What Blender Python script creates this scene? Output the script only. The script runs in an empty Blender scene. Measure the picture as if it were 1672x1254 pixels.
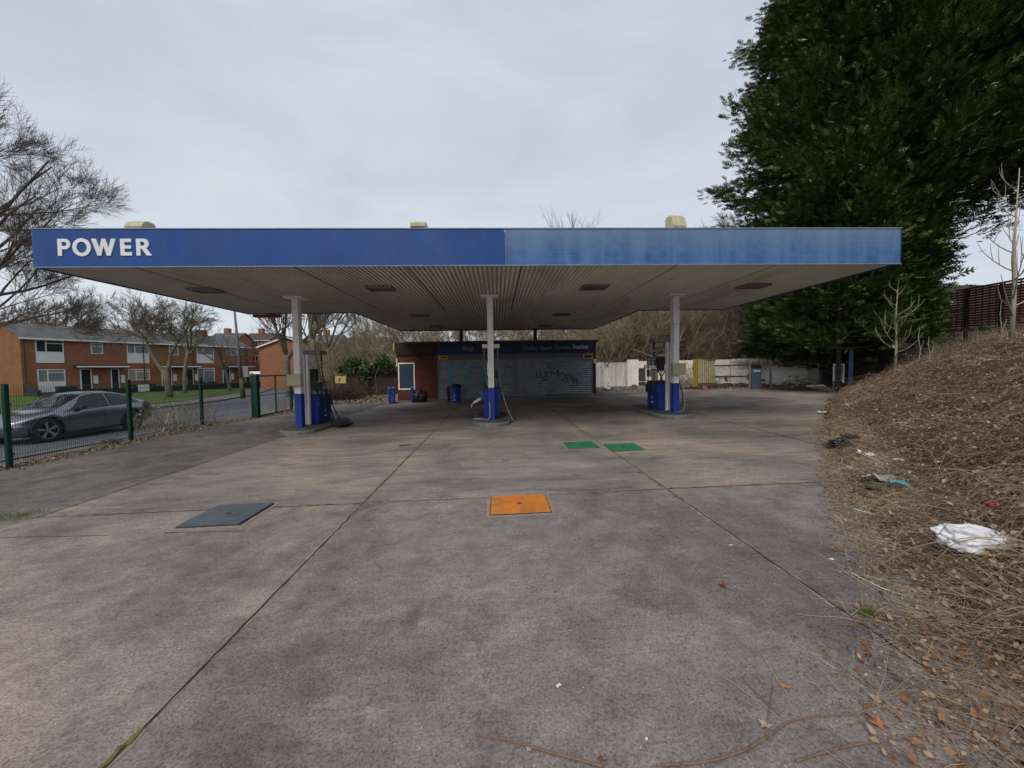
import bpy, bmesh, math, random
import numpy as np
from mathutils import Vector, Matrix, Euler
R0 = random.Random(7); NR = np.random.RandomState(11)
sc = bpy.context.scene; COL = sc.collection
PI = math.pi; rad = math.radians
# ------------------------------------------------------------------ camera
F = 640.0; HC = 1.7
_a = Vector((812-836, 627-602, -F)); _b = Vector((1, .014, 0))
YD = _a.normalized(); ZD = _b.cross(_a).normalized(); XD = YD.cross(ZD)
CR = Matrix((XD, YD, ZD))            # camera -> world
OC = Vector((0, 0, HC))
def ray(px, py): return CR @ Vector((px-836, 627-py, -F))
def at(px, py, Y): d = ray(px, py); return OC + d*(Y/d.y)
def atz(px, py, z): d = ray(px, py); return OC + d*((z-HC)/d.z)
def atg(px, py, sx=.022, sy=.005):
    d = ray(px, py); return OC + d*(-HC/(d.z-sx*d.x-sy*d.y))
cam = bpy.data.objects.new('camera', bpy.data.cameras.new('camera')); COL.objects.link(cam)
cam.matrix_world = Matrix.Translation(OC) @ CR.to_4x4()
cam.data.sensor_width = 36; cam.data.lens = 36*F/1672; cam.data.clip_end = 2000; cam.data.clip_start = .05
sc.camera = cam
# ------------------------------------------------------------------ materials
def nodes(name, rough=.8, metal=0, spec=.3):
    m = bpy.data.materials.new(name); m.use_nodes = True
    nt = m.node_tree; b = nt.nodes['Principled BSDF']
    b.inputs['Roughness'].default_value = rough; b.inputs['Metallic'].default_value = metal
    b.inputs['Specular IOR Level'].default_value = spec
    return m, nt, b
def N(nt, t, **kw):
    n = nt.nodes.new(t)
    for k, v in kw.items():
        if k in n.inputs.keys() if isinstance(k, str) else False: n.inputs[k].default_value = v
        else: setattr(n, k, v)
    return n
def L(nt, a, b): nt.links.new(a, b)
def mixc(nt, f, a, b, blend='MIX'):
    n = nt.nodes.new('ShaderNodeMix'); n.data_type = 'RGBA'; n.blend_type = blend
    for s, v in ((0, f), (6, a), (7, b)):
        if isinstance(v, (int, float)): n.inputs[s].default_value = v
        elif isinstance(v, tuple): n.inputs[s].default_value = (*v[:3], 1)
        else: L(nt, v, n.inputs[s])
    return n.outputs[2]
def ramp(nt, src, p0, p1, a=(0, 0, 0), b=(1, 1, 1)):
    r = nt.nodes.new('ShaderNodeValToRGB'); e = r.color_ramp.elements
    e[0].position = p0; e[1].position = p1; e[0].color = (*a, 1); e[1].color = (*b, 1)
    L(nt, src, r.inputs[0]); return r.outputs[0]
def coords(nt, kind='Object', scale=(1, 1, 1)):
    if kind == 'Position': s = nt.nodes.new('ShaderNodeNewGeometry').outputs['Position']
    else: s = nt.nodes.new('ShaderNodeTexCoord').outputs[kind]
    mp = nt.nodes.new('ShaderNodeMapping'); mp.inputs['Scale'].default_value = scale
    L(nt, s, mp.inputs['Vector']); return mp.outputs[0]
def noise(nt, vec, scale, detail=4, rough=.6, dist=0):
    n = nt.nodes.new('ShaderNodeTexNoise'); n.inputs['Scale'].default_value = scale
    n.inputs['Detail'].default_value = detail; n.inputs['Roughness'].default_value = rough
    n.inputs['Distortion'].default_value = dist
    L(nt, vec, n.inputs['Vector']); return n.outputs['Fac']
def bump(nt, b, h, strength=.3, dist=.02):
    n = nt.nodes.new('ShaderNodeBump'); n.inputs['Strength'].default_value = strength; n.inputs['Distance'].default_value = dist
    L(nt, h, n.inputs['Height']); L(nt, n.outputs[0], b.inputs['Normal'])
def mat(name, c1, c2=None, scale=6, rough=.7, metal=0, bmp=.15, spec=.3, stretch=(1, 1, 1), dirt=None, dirt_amt=.4, kind='Object'):
    """generic weathered surface: two tones of noise plus dirt patches"""
    m, nt, b = nodes(name, rough, metal, spec)
    if c2 is None: c2 = tuple(x*.72 for x in c1)
    v = coords(nt, kind, stretch); n = noise(nt, v, scale, 6, .65)
    c = mixc(nt, ramp(nt, n, .35, .68), c1, c2)
    if dirt:
        n2 = noise(nt, v, scale*.35, 8, .7, .6)
        f = ramp(nt, n2, .48, .75, (0, 0, 0), (dirt_amt,)*3)
        c = mixc(nt, f, c, dirt)
    L(nt, c, b.inputs['Base Color'])
    if bmp: bump(nt, b, n, bmp, .01)
    return m
def island_mat(name, cols, rough=.8, spec=.2, trans=0, nscale=.5, kind='Position'):
    """colour picked per leaf / stem"""
    m, nt, b = nodes(name, rough, 0, spec)
    g = nt.nodes.new('ShaderNodeNewGeometry'); r = nt.nodes.new('ShaderNodeValToRGB')
    r.color_ramp.interpolation = 'LINEAR'; e = r.color_ramp.elements
    for i, c in enumerate(cols):
        p = i/(len(cols)-1)
        el = e[0] if i == 0 else (e[1] if i == len(cols)-1 else e.new(p))
        el.position = p; el.color = (*c, 1)
    n = noise(nt, coords(nt, kind), nscale, 3)
    ad = nt.nodes.new('ShaderNodeMath'); ad.operation = 'MULTIPLY_ADD'; ad.inputs[1].default_value = .75
    L(nt, g.outputs['Random Per Island'], ad.inputs[0])
    s = nt.nodes.new('ShaderNodeMath'); s.operation = 'MULTIPLY_ADD'; s.inputs[1].default_value = 1.1; s.inputs[2].default_value = -.42
    L(nt, n, s.inputs[0]); L(nt, s.outputs[0], ad.inputs[2])
    L(nt, ad.outputs[0], r.inputs[0]); L(nt, r.outputs[0], b.inputs['Base Color'])
    return m
def brick_mat(name, c1, c2, mortar, bw=.225, bh=.075, kind='Object', dark=(.1, .04, .02)):
    m, nt, b = nodes(name, .9, 0, .15)
    tc = nt.nodes.new('ShaderNodeTexCoord').outputs['Object']
    sp = nt.nodes.new('ShaderNodeSeparateXYZ'); L(nt, tc, sp.inputs[0])
    ad = nt.nodes.new('ShaderNodeMath'); L(nt, sp.outputs[0], ad.inputs[0]); L(nt, sp.outputs[1], ad.inputs[1])
    cb = nt.nodes.new('ShaderNodeCombineXYZ'); L(nt, ad.outputs[0], cb.inputs[0]); L(nt, sp.outputs[2], cb.inputs[1])
    t = nt.nodes.new('ShaderNodeTexBrick'); L(nt, cb.outputs[0], t.inputs[0])
    t.inputs['Color1'].default_value = (*c1, 1); t.inputs['Color2'].default_value = (*c2, 1); t.inputs['Mortar'].default_value = (*mortar, 1)
    t.inputs['Scale'].default_value = 1; t.inputs['Brick Width'].default_value = bw; t.inputs['Row Height'].default_value = bh
    t.inputs['Mortar Size'].default_value = .008; t.inputs['Mortar Smooth'].default_value = .3; t.inputs['Bias'].default_value = .1
    n = noise(nt, tc, .9, 8, .7)
    c = mixc(nt, ramp(nt, n, .45, .75, (0, 0, 0), (.55,)*3), t.outputs[0], dark)
    L(nt, c, b.inputs['Base Color']); bump(nt, b, t.outputs['Fac'], -.4, .008)
    return m
# ------------------------------------------------------------------ mesh helpers
class MB:
    def __init__(s): s.v = []; s.f = []; s.mi = []; s.cur = 0
    def add(s, vs, fs, mi=None):
        o = len(s.v); s.v += [tuple(p) for p in vs]; s.f += [tuple(i+o for i in f) for f in fs]
        s.mi += [s.cur if mi is None else mi]*len(fs); return s
    def box(s, x0, x1, y0, y1, z0, z1, M=None, mi=None):
        vs = [(x, y, z) for z in (z0, z1) for y in (y0, y1) for x in (x0, x1)]
        if M is not None: vs = [M @ Vector(p) for p in vs]
        return s.add(vs, [(0, 2, 3, 1), (4, 5, 7, 6), (0, 1, 5, 4), (2, 6, 7, 3), (0, 4, 6, 2), (1, 3, 7, 5)], mi)
    def tube(s, pts, rs, n=8, cap=True, mi=None, closed=False):
        pts = [Vector(p) for p in pts]
        if isinstance(rs, (int, float)): rs = [rs]*len(pts)
        o = []; prev = None
        for i, p in enumerate(pts):
            a = pts[max(i-1, 0)]; b = pts[min(i+1, len(pts)-1)]; t = (b-a)
            t = t.normalized() if t.length > 1e-9 else Vector((0, 0, 1))
            if prev is None:
                prev = t.orthogonal().normalized()
            u = prev - t*prev.dot(t)
            u = u.normalized() if u.length > 1e-6 else t.orthogonal().normalized()
            prev = u; w = t.cross(u)
            for k in range(n):
                q = 2*PI*k/n; o.append(p + (u*math.cos(q)+w*math.sin(q))*rs[i])
        fs = []
        for i in range(len(pts)-1):
            for k in range(n):
                k2 = (k+1) % n; fs.append((i*n+k, i*n+k2, (i+1)*n+k2, (i+1)*n+k))
        if cap: fs += [tuple(range(n))[::-1], tuple((len(pts)-1)*n+k for k in range(n))]
        return s.add(o, fs, mi)
    def cyl(s, x, y, z0, z1, r, n=16, r2=None, mi=None): return s.tube([(x, y, z0), (x, y, z1)], [r, r if r2 is None else r2], n, True, mi)
    def prism(s, poly, z0, z1, mi=None, M=None):
        n = len(poly); vs = [(x, y, z0) for x, y in poly]+[(x, y, z1) for x, y in poly]
        if M is not None: vs = [M @ Vector(p) for p in vs]
        return s.add(vs, [tuple(range(n))[::-1], tuple(range(n, 2*n))]+[(i, (i+1) % n, n+(i+1) % n, n+i) for i in range(n)], mi)
    def build(s, name, mats, parent=None, bevel=0, smooth=False, loc=None):
        me = bpy.data.meshes.new(name); me.from_pydata(s.v, [], s.f)
        if not isinstance(mats, (list, tuple)): mats = [mats]
        for m in mats: me.materials.append(m)
        if len(mats) > 1: me.polygons.foreach_set('material_index', s.mi)
        if smooth: me.shade_smooth()
        me.update()
        o = bpy.data.objects.new(name, me); COL.objects.link(o)
        if parent is not None: o.parent = parent
        if loc is not None: o.location = loc
        if bevel:
            md = o.modifiers.new('bevel', 'BEVEL'); md.width = bevel; md.segments = 2; md.limit_method = 'ANGLE'; md.angle_limit = rad(40)
        return o
def tag(o, label=None, cat=None, group=None, kind=None):
    if label: o['label'] = label
    if cat: o['category'] = cat
    if group: o['group'] = group
    if kind: o['kind'] = kind
    return o
def thing(name, label, cat, loc=(0, 0, 0), rz=0, group=None):
    o = bpy.data.objects.new(name, None); COL.objects.link(o); o.location = loc; o.rotation_euler = (0, 0, rz); o.empty_display_size = .3
    return tag(o, label, cat, group)
def dup(root, loc=None, rz=None, label=None, scale=None):
    r = root.copy(); COL.objects.link(r)
    if loc is not None: r.location = loc
    if rz is not None: r.rotation_euler = (0, 0, rz)
    if label: r['label'] = label
    if scale: r.scale = (scale,)*3 if isinstance(scale, (int, float)) else scale
    for ch in list(root.children):
        c = ch.copy(); COL.objects.link(c); c.parent = r
        for g in list(ch.children):
            d = g.copy(); COL.objects.link(d); d.parent = c
    return r
def npmesh(name, V, Fc, m, parent=None, smooth=False):
    """V (n,3), Fc (k,3|4) -> object"""
    me = bpy.data.meshes.new(name); k, w = Fc.shape
    me.vertices.add(len(V)); me.vertices.foreach_set('co', V.astype(np.float32).ravel())
    me.loops.add(k*w); me.loops.foreach_set('vertex_index', Fc.astype(np.int32).ravel())
    me.polygons.add(k); me.polygons.foreach_set('loop_start', np.arange(0, k*w, w, dtype=np.int32))
    me.polygons.foreach_set('loop_total', np.full(k, w, dtype=np.int32))
    me.materials.append(m); me.update(calc_edges=True); me.validate()
    if smooth: me.shade_smooth()
    o = bpy.data.objects.new(name, me); COL.objects.link(o)
    if parent is not None: o.parent = parent
    return o
def inst(tv, tf, P, X, Y, Z, S):
    """copies of a template: P,X,Y,Z (n,3) position and axes, S (n,) or (n,3) size"""
    tv = np.array(tv, float); tf = np.array(tf); n = len(P)
    if np.ndim(S) == 1: S = np.repeat(np.asarray(S)[:, None], 3, 1)
    V = (P[:, None, :] + tv[None, :, 0:1]*(X*S[:, 0:1])[:, None, :] + tv[None, :, 1:2]*(Y*S[:, 1:2])[:, None, :] + tv[None, :, 2:3]*(Z*S[:, 2:3])[:, None, :])
    Fc = tf[None]+(np.arange(n)*len(tv))[:, None, None]
    return V.reshape(-1, 3), Fc.reshape(-1, tf.shape[1])
def frames(X, up=None, jit=0):
    X = X/np.linalg.norm(X, axis=1)[:, None]
    U = np.tile([0, 0, 1.], (len(X), 1)) if up is None else up
    if jit: U = U+NR.normal(0, jit, U.shape)
    Y = np.cross(U, X); Y /= np.linalg.norm(Y, axis=1)[:, None]+1e-9
    return X, Y, np.cross(X, Y)
def sstep(x, a, b):
    t = np.clip((x-a)/(b-a), 0, 1); return t*t*(3-2*t)
# ------------------------------------------------------------------ ground heights
TOE = np.array([(2.2, -6), (2.35, 0), (2.75, 1.9), (3.4, 3.1), (4.85, 5.16), (8.1, 9.4), (12.2, 14), (16.2, 18), (17.6, 19.5), (19, 21)])
def toe_x(y): return np.interp(y, TOE[:, 1], TOE[:, 0])
def gbase(x, y): return .022*np.clip(x, -12, 14)+.005*np.clip(y, -5, 30)
def bank_d(x, y):
    d = (x-toe_x(y)); s = np.interp(y, [0, 2, 5, 30], [.97, .85, .72, .70]); return d*s
def bank_h(x, y):
    d = np.clip(bank_d(x, y), 0, 30)
    far = 1-sstep(y, 19.5, 22)*.35*(1-sstep(x, 19, 23))
    return 2.95*(1-np.exp(-(d/3.9)**1.3))*far
ROADZ = -.47
def road_far(y): return np.interp(y, [-40, 30, 38, 45, 60, 90], [-20.4, -20.8, -23.0, -26.0, -33, -48])
def road_near(y): return np.interp(y, [-40, 24, 30, 38, 45, 60, 90], [-12.1, -12.2, -12.8, -14.6, -17.5, -25, -40])
def gz(x, y):
    x = np.asarray(x, float); y = np.asarray(y, float)
    z = gbase(x, y)
    left = sstep(-x, 10.7, 11.9) if True else 0
    lz = np.where(x > road_far(y)-.05, ROADZ-.05, -.40+.012*np.clip(road_far(y)-x, 0, 12))
    z = z*(1-left)+lz*left
    # behind: scrub hill to the right of the houses
    hill = 5.2*sstep(y, 30, 50)*sstep(x, -14, -4)+3.0*sstep(y, 28.3, 33)*sstep(x, 9, 14)
    z = z+hill
    z = z + np.where(x > toe_x(y)-1, bank_h(x, y), 0)
    return z
def gzf(x, y): return float(gz(x, y))
# ------------------------------------------------------------------ world and light
w = bpy.data.worlds.new('World'); sc.world = w; w.use_nodes = True; nt = w.node_tree
bg = nt.nodes['Background']; bg.inputs[1].default_value = .1
sky = nt.nodes.new('ShaderNodeTexSky'); sky.sky_type = 'NISHITA'; sky.sun_disc = False
sky.sun_elevation = rad(38); sky.sun_rotation = rad(205); sky.dust_density = 3; sky.air_density = 1.2
tcw = nt.nodes.new('ShaderNodeTexCoord').outputs['Generated']
mpw = nt.nodes.new('ShaderNodeMapping'); mpw.inputs['Scale'].default_value = (1, 1, 2.6); L(nt, tcw, mpw.inputs[0])
cn = noise(nt, mpw.outputs[0], 1.9, 7, .55, .5)
cloud = ramp(nt, cn, .32, .66, (4.35, 4.78, 5.5), (5.5, 5.85, 6.4))
spw = nt.nodes.new('ShaderNodeSeparateXYZ'); L(nt, tcw, spw.inputs[0])
hz = ramp(nt, spw.outputs[2], .0, .75, (1.1, 1.09, 1.06), (.86, .88, .9))
cl2 = mixc(nt, 1.0, cloud, hz, 'MULTIPLY')
L(nt, mixc(nt, .93, sky.outputs[0], cl2), bg.inputs[0])
sun = bpy.data.objects.new('sun', bpy.data.lights.new('sun', 'SUN')); COL.objects.link(sun)
sun.data.energy = 1.5; sun.data.angle = rad(28); sun.data.color = (1, .93, .84)
# direction towards the sun: behind the camera, a little to the right
sd = Vector((-.38, -.88, .95)).normalized(); sun.rotation_euler = sd.to_track_quat('Z', 'Y').to_euler()
sky.sun_elevation = math.asin(sd.z); sky.sun_rotation = math.atan2(sd.x, sd.y)
sc.view_settings.view_transform = 'Standard'; sc.view_settings.look = 'None'; sc.view_settings.exposure = .42; sc.view_settings.gamma = 1
# ------------------------------------------------------------------ palette
white = mat('white_paint', (.88, .87, .84), (.72, .70, .66), 9, .5, bmp=.05, dirt=(.3, .26, .2), dirt_amt=.4)
upvc = mat('white_plastic', (.72, .72, .72), (.62, .62, .62), 3, .4, bmp=0)
cream = mat('cream_plastic', (.52, .47, .3), (.38, .34, .22), 8, .55, bmp=.05, dirt=(.2, .17, .1), dirt_amt=.5)
blue = mat('blue_paint', (.02, .055, .33), (.016, .04, .25), 7, .45, bmp=.04, dirt=(.04, .05, .09), dirt_amt=.5)
navy = mat('navy_paint', (.008, .014, .05), (.006, .01, .035), 7, .5, bmp=.04)
black = mat('black_rubber', (.012, .012, .013), (.02, .02, .02), 12, .5, bmp=.1)
dark = mat('dark_metal', (.03, .03, .032), (.05, .05, .05), 12, .5, bmp=.08)
greyp = mat('grey_plastic', (.22, .22, .22), (.16, .16, .16), 8, .5, bmp=.05)
concrete_kerb = mat('kerb_concrete', (.20, .20, .21), (.12, .12, .12), 10, .9, bmp=.4, dirt=(.05, .05, .045), dirt_amt=.7)
green_metal = mat('green_powder_coat', (.004, .035, .024), (.006, .045, .03), 8, .45, bmp=.03)
yellow = mat('yellow_paint', (.62, .40, .03), (.5, .3, .03), 8, .5, bmp=.05, dirt=(.25, .2, .12), dirt_amt=.5)
redp = mat('red_paint', (.28, .02, .02), None, 6, .5)
glass = mat('window_glass', (.02, .025, .03), (.035, .04, .045), 1.5, .08, bmp=0, spec=.8)
curtain = mat('net_curtain', (.24, .26, .28), (.1, .12, .14), 14, .6, bmp=0, stretch=(1, 1, .08))
blind = mat('cream_blind', (.4, .36, .26), (.22, .2, .15), 14, .6, bmp=0, stretch=(1, 1, .05))
rust = mat('rusty_metal', (.2, .08, .03), (.1, .04, .02), 9, .8, bmp=.2)
twine = mat('bare_bark', (.17, .145, .11), (.085, .07, .05), 5, .95, bmp=.4, kind='Object', dirt=(.07, .085, .04), dirt_amt=.7)
twig_dark = mat('dark_bark', (.05, .04, .032), (.025, .02, .016), 5, .95, bmp=.3, dirt=(.05, .055, .03), dirt_amt=.5)
twig_pale = mat('pale_bark', (.36, .33, .25), (.24, .22, .16), 6, .9, bmp=.2)
# ------------------------------------------------------------------ terrain
def grid_mesh(name, xs, ys, zf, m, kind='structure', jig=None):
    X, Y = np.meshgrid(xs, ys); Z = zf(X, Y)
    V = np.stack([X, Y, Z], -1).reshape(-1, 3); nx, ny = len(xs), len(ys)
    i = np.arange(nx-1)[None]+np.arange(ny-1)[:, None]*nx
    Fc = np.stack([i, i+1, i+1+nx, i+nx], -1).reshape(-1, 4)
    o = npmesh(name, V, Fc, m, smooth=True); tag(o, kind=kind); return o
soil = mat('rough_ground', (.045, .036, .022), (.018, .016, .01), 1.6, .95, bmp=.6, dirt=(.03, .045, .015), dirt_amt=.7, kind='Position')
xs = np.unique(np.concatenate([np.linspace(-260, -60, 12), np.linspace(-60, -22, 30), np.linspace(-22, -10, 49), np.linspace(-10, 30, 60), np.linspace(30, 260, 14)]))
ys = np.unique(np.concatenate([np.linspace(-30, 0, 8), np.linspace(0, 60, 100), np.linspace(60, 400, 18)]))
def terrain_z(x, y):
    z = gz(x, y); fc = (x > -10.9) & (x < toe_x(y)+.6) & (y < 29.5)
    return np.where(fc, z-.12, z-.03)-np.where((x > toe_x(y)+.6) & (y < 24), .25, 0)
grid_mesh('ground', xs, ys, terrain_z, soil)
# forecourt
m, nt, b = nodes('forecourt_concrete', .92, 0, .15)
pos = nt.nodes.new('ShaderNodeNewGeometry').outputs['Position']
sp = nt.nodes.new('ShaderNodeSeparateXYZ'); L(nt, pos, sp.inputs[0])
big = noise(nt, pos, .55, 6, .62, .5); mid = noise(nt, pos, 3.2, 8, .72, .25); fine = noise(nt, pos, 70, 4, .8); spk = noise(nt, pos, 130, 2, .6)
strv = coords(nt, 'Position', (.5, 2.2, 1)); streak = noise(nt, strv, 1.5, 7, .68, 1.2)
def fstep(src, a, bb, wob=.06):
    """soft 0..1 step in a coordinate"""
    ad = nt.nodes.new('ShaderNodeMath'); ad.operation = 'MULTIPLY_ADD'; ad.inputs[1].default_value = wob*2; L(nt, mid, ad.inputs[0]); L(nt, src, ad.inputs[2])
    mr = nt.nodes.new('ShaderNodeMapRange'); mr.interpolation_type = 'SMOOTHSTEP'; mr.inputs[1].default_value = a+wob; mr.inputs[2].default_value = bb+wob; L(nt, ad.outputs[0], mr.inputs[0]); return mr.outputs[0]
X_, Y_ = sp.outputs[0], sp.outputs[1]
base = mixc(nt, ramp(nt, mid, .3, .72), (.175, .148, .142), (.345, .298, .282))
left_slab = mixc(nt, ramp(nt, mid, .3, .7), (.21, .176, .158), (.40, .335, .29))
c = mixc(nt, fstep(X_, -1.76, -1.72, .0), left_slab, base)
far_slab = mixc(nt, ramp(nt, streak, .3, .68), (.18, .156, .144), (.37, .318, .275))
c = mixc(nt, fstep(Y_, 5.05, 5.09, .0), c, far_slab)
# sandy worn patches and dark oily ones
c = mixc(nt, ramp(nt, big, .55, .72, (0, 0, 0), (.5,)*3), c, (.36, .295, .23))
c = mixc(nt, ramp(nt, big, .28, .46, (.55,)*3, (0, 0, 0)), c, (.115, .107, .102))
# old tarmac beyond the slabs on the left
tar = mixc(nt, ramp(nt, mid, .35, .7), (.12, .111, .104), (.235, .21, .19))
tar = mixc(nt, ramp(nt, streak, .6, .72, (0, 0, 0), (.8,)*3), tar, (.31, .25, .19))
inv = nt.nodes.new('ShaderNodeMath'); inv.operation = 'SUBTRACT'; inv.inputs[0].default_value = 1; L(nt, fstep(X_, -5.95, -5.80, .05), inv.inputs[1])
yfac = fstep(Y_, 4.7, 5.1, .2)
mul = nt.nodes.new('ShaderNodeMath'); mul.operation = 'MULTIPLY'; L(nt, inv.outputs[0], mul.inputs[0]); L(nt, yfac, mul.inputs[1])
c = mixc(nt, mul.outputs[0], c, tar)
ea = nt.nodes.new('ShaderNodeAttribute'); ea.attribute_name = 'edge'; e2_ = nt.nodes.new('ShaderNodeMath'); e2_.operation = 'MULTIPLY_ADD'; e2_.inputs[1].default_value = 2.2; L(nt, noise(nt, pos, 2.2, 9, .8, .8), e2_.inputs[0]); L(nt, ea.outputs['Fac'], e2_.inputs[2]); e3_ = nt.nodes.new('ShaderNodeMapRange'); e3_.interpolation_type = 'SMOOTHSTEP'; e3_.inputs[1].default_value = .9; e3_.inputs[2].default_value = 1.2; L(nt, e2_.outputs[0], e3_.inputs[0]); edge_f = e3_.outputs[0]
# soil washed over the right hand edge: distance to the toe line x - (1.6 + .68 y)
ed = nt.nodes.new('ShaderNodeMath'); ed.operation = 'MULTIPLY_ADD'; ed.inputs[1].default_value = -.86; L(nt, Y_, ed.inputs[0]); L(nt, X_, ed.inputs[2])
c = mixc(nt, edge_f, c, mixc(nt, ramp(nt, mid, .38, .6), (.085, .065, .042), (.33, .27, .19)))
# faint tyre arc
sub = nt.nodes.new('ShaderNodeVectorMath'); sub.operation = 'DISTANCE'; L(nt, pos, sub.inputs[0]); sub.inputs[1].default_value = (-.2, 3.2, 0)
ar = nt.nodes.new('ShaderNodeMath'); ar.operation = 'SUBTRACT'; L(nt, sub.outputs['Value'], ar.inputs[0]); ar.inputs[1].default_value = 3.35
ab = nt.nodes.new('ShaderNodeMath'); ab.operation = 'ABSOLUTE'; L(nt, ar.outputs[0], ab.inputs[0])
arc = nt.nodes.new('ShaderNodeMapRange'); arc.inputs[1].default_value = .05; arc.inputs[2].default_value = .16; arc.inputs[3].default_value = .3; arc.inputs[4].default_value = 0; L(nt, ab.outputs[0], arc.inputs[0])
am = nt.nodes.new('ShaderNodeMath'); am.operation = 'MULTIPLY'; L(nt, arc.outputs[0], am.inputs[0]); L(nt, fstep(X_, 2.2, 3.0, 0), am.inputs[1])
c = mixc(nt, am.outputs[0], c, (.27, .25, .23))
huge = noise(nt, pos, .42, 4, .55, .6)
c = mixc(nt, ramp(nt, huge, .36, .5, (.75,)*3, (0, 0, 0)), c, mixc(nt, 1.0, c, (.56, .545, .55), 'MULTIPLY'))
c = mixc(nt, ramp(nt, huge, .52, .66, (0, 0, 0), (.7,)*3), c, mixc(nt, 1.0, c, (1.45, 1.36, 1.25), 'MULTIPLY'))
bv = coords(nt, 'Position', (1.2, 9, 1)); brush = noise(nt, bv, 3, 6, .7, .6)
c = mixc(nt, ramp(nt, brush, .35, .5, (.4,)*3, (0, 0, 0)), c, mixc(nt, 1.0, c, (.55, .55, .56), 'MULTIPLY'))
c = mixc(nt, ramp(nt, brush, .58, .72, (0, 0, 0), (.5,)*3), c, mixc(nt, 1.0, c, (1.55, 1.5, 1.42), 'MULTIPLY'))
oil = noise(nt, pos, 1.15, 5, .6, .8); c = mixc(nt, ramp(nt, oil, .60, .72, (0, 0, 0), (.6,)*3), c, (.095, .086, .08))
# grain and bright aggregate
c = mixc(nt, ramp(nt, fine, .36, .56, (1,)*3, (0, 0, 0)), c, mixc(nt, 1.0, c, (.42, .42, .43), 'MULTIPLY'))
fine2 = noise(nt, pos, 16, 5, .75, .3); c = mixc(nt, ramp(nt, fine2, .52, .72, (0, 0, 0), (.3,)*3), c, mixc(nt, 1.0, c, (1.7, 1.65, 1.6), 'MULTIPLY'))
c = mixc(nt, ramp(nt, fine2, .3, .44, (.3,)*3, (0, 0, 0)), c, mixc(nt, 1.0, c, (.5, .5, .51), 'MULTIPLY'))
c = mixc(nt, ramp(nt, spk, .66, .76, (0, 0, 0), (.75,)*3), c, (.4, .38, .37))
vo = nt.nodes.new('ShaderNodeTexVoronoi'); vo.inputs['Scale'].default_value = 34; L(nt, pos, vo.inputs['Vector'])
c = mixc(nt, ramp(nt, vo.outputs['Distance'], .07, .16, (.85,)*3, (0, 0, 0)), c, mixc(nt, ramp(nt, mid, .45, .6), (.10, .09, .085), (.55, .52, .49)))
L(nt, c, b.inputs['Base Color'])
hsum = nt.nodes.new('ShaderNodeMath'); hsum.operation = 'MULTIPLY_ADD'; hsum.inputs[1].default_value = .5; L(nt, fine, hsum.inputs[0]); L(nt, mid, hsum.inputs[2])
bump(nt, b, hsum.outputs[0], .5, .012)
forecourt_m = m
fx = np.linspace(-10.85, 22, 165); fy = np.concatenate([np.linspace(-4, 8, 80), np.linspace(8.2, 29, 70)])
X, Y = np.meshgrid(fx, fy)
keep = X < toe_x(Y)+1.6
fcourt = grid_mesh('forecourt', fx, fy, lambda x, y: gbase(x, y)+0*x, forecourt_m)
bmf = bmesh.new(); bmf.from_mesh(fcourt.data)
bmesh.ops.delete(bmf, geom=[v for v in bmf.verts if v.co.x > toe_x(v.co.y)+1.6], context='VERTS'); bmf.to_mesh(fcourt.data); bmf.free()
at_ = fcourt.data.attributes.new('edge', 'FLOAT', 'POINT'); at_.data.foreach_set('value', [float(bank_d(v.co.x, v.co.y)*np.interp(v.co.y, [0, 2, 4, 10], [.55, .6, 1.0, 1.4])) for v in fcourt.data.vertices])
# slab joints: slightly ragged sunken strips
dust_m = mat('joint_dust', (.30, .245, .185), (.2, .16, .125), 18, .95, bmp=.4, kind='Position')
joint_m = mat('joint_dirt', (.022, .02, .018), (.045, .038, .028), 14, .95, bmp=.5, kind='Position')
moss_m = mat('moss', (.085, .10, .02), (.19, .16, .06), 20, .95, bmp=.6, kind='Position')
mb = MB()
def strip(pts, wd, m_i=0, zo=.004, rag=.35):
    vs = []; n = len(pts)
    for i, (x, y) in enumerate(pts):
        a = Vector(pts[max(i-1, 0)]); q = Vector(pts[min(i+1, n-1)]); t = (q-a).normalized(); s = Vector((-t.y, t.x))
        for k in (-1, 1):
            r = wd*(1+R0.uniform(-rag, rag)*1.2); px_, py_ = x+s.x*k*r/2, y+s.y*k*r/2
            vs.append((px_, py_, float(gbase(px_, py_))+zo))
    mb.add(vs, [(2*i, 2*i+1, 2*i+3, 2*i+2) for i in range(n-1)], m_i)
def line(a, b, step=.12, wob=.0018):
    n = max(2, int(math.dist(a, b)/step)); return [(a[0]+(b[0]-a[0])*i/n+R0.gauss(0, wob), a[1]+(b[1]-a[1])*i/n+R0.gauss(0, wob)) for i in range(n+1)]
strip(line((-1.75, .3), (-1.78, 21)), .015); strip(line((2.28, 1.5), (2.08, 13)), .014); strip(line((6.05, 6.9), (6.6, 21)), .022)
strip(line((2.08, 13), (2.0, 21)), .02)
strip(line((-5.8, 5.12), (-1.77, 5.06)), .016); strip(line((-1.74, 5.06), (2.2, 5.06)), .014); strip(line((2.24, 5.06), (4.7, 5.03)), .016)
strip(line((-5.85, 5.1), (-5.9, 21)), .018)
strip(line((-3.7, 4.4), (-2.8, 4.34)), .008); strip(line((-6.2, 4.55), (-4.3, 4.4)), .007)
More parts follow.
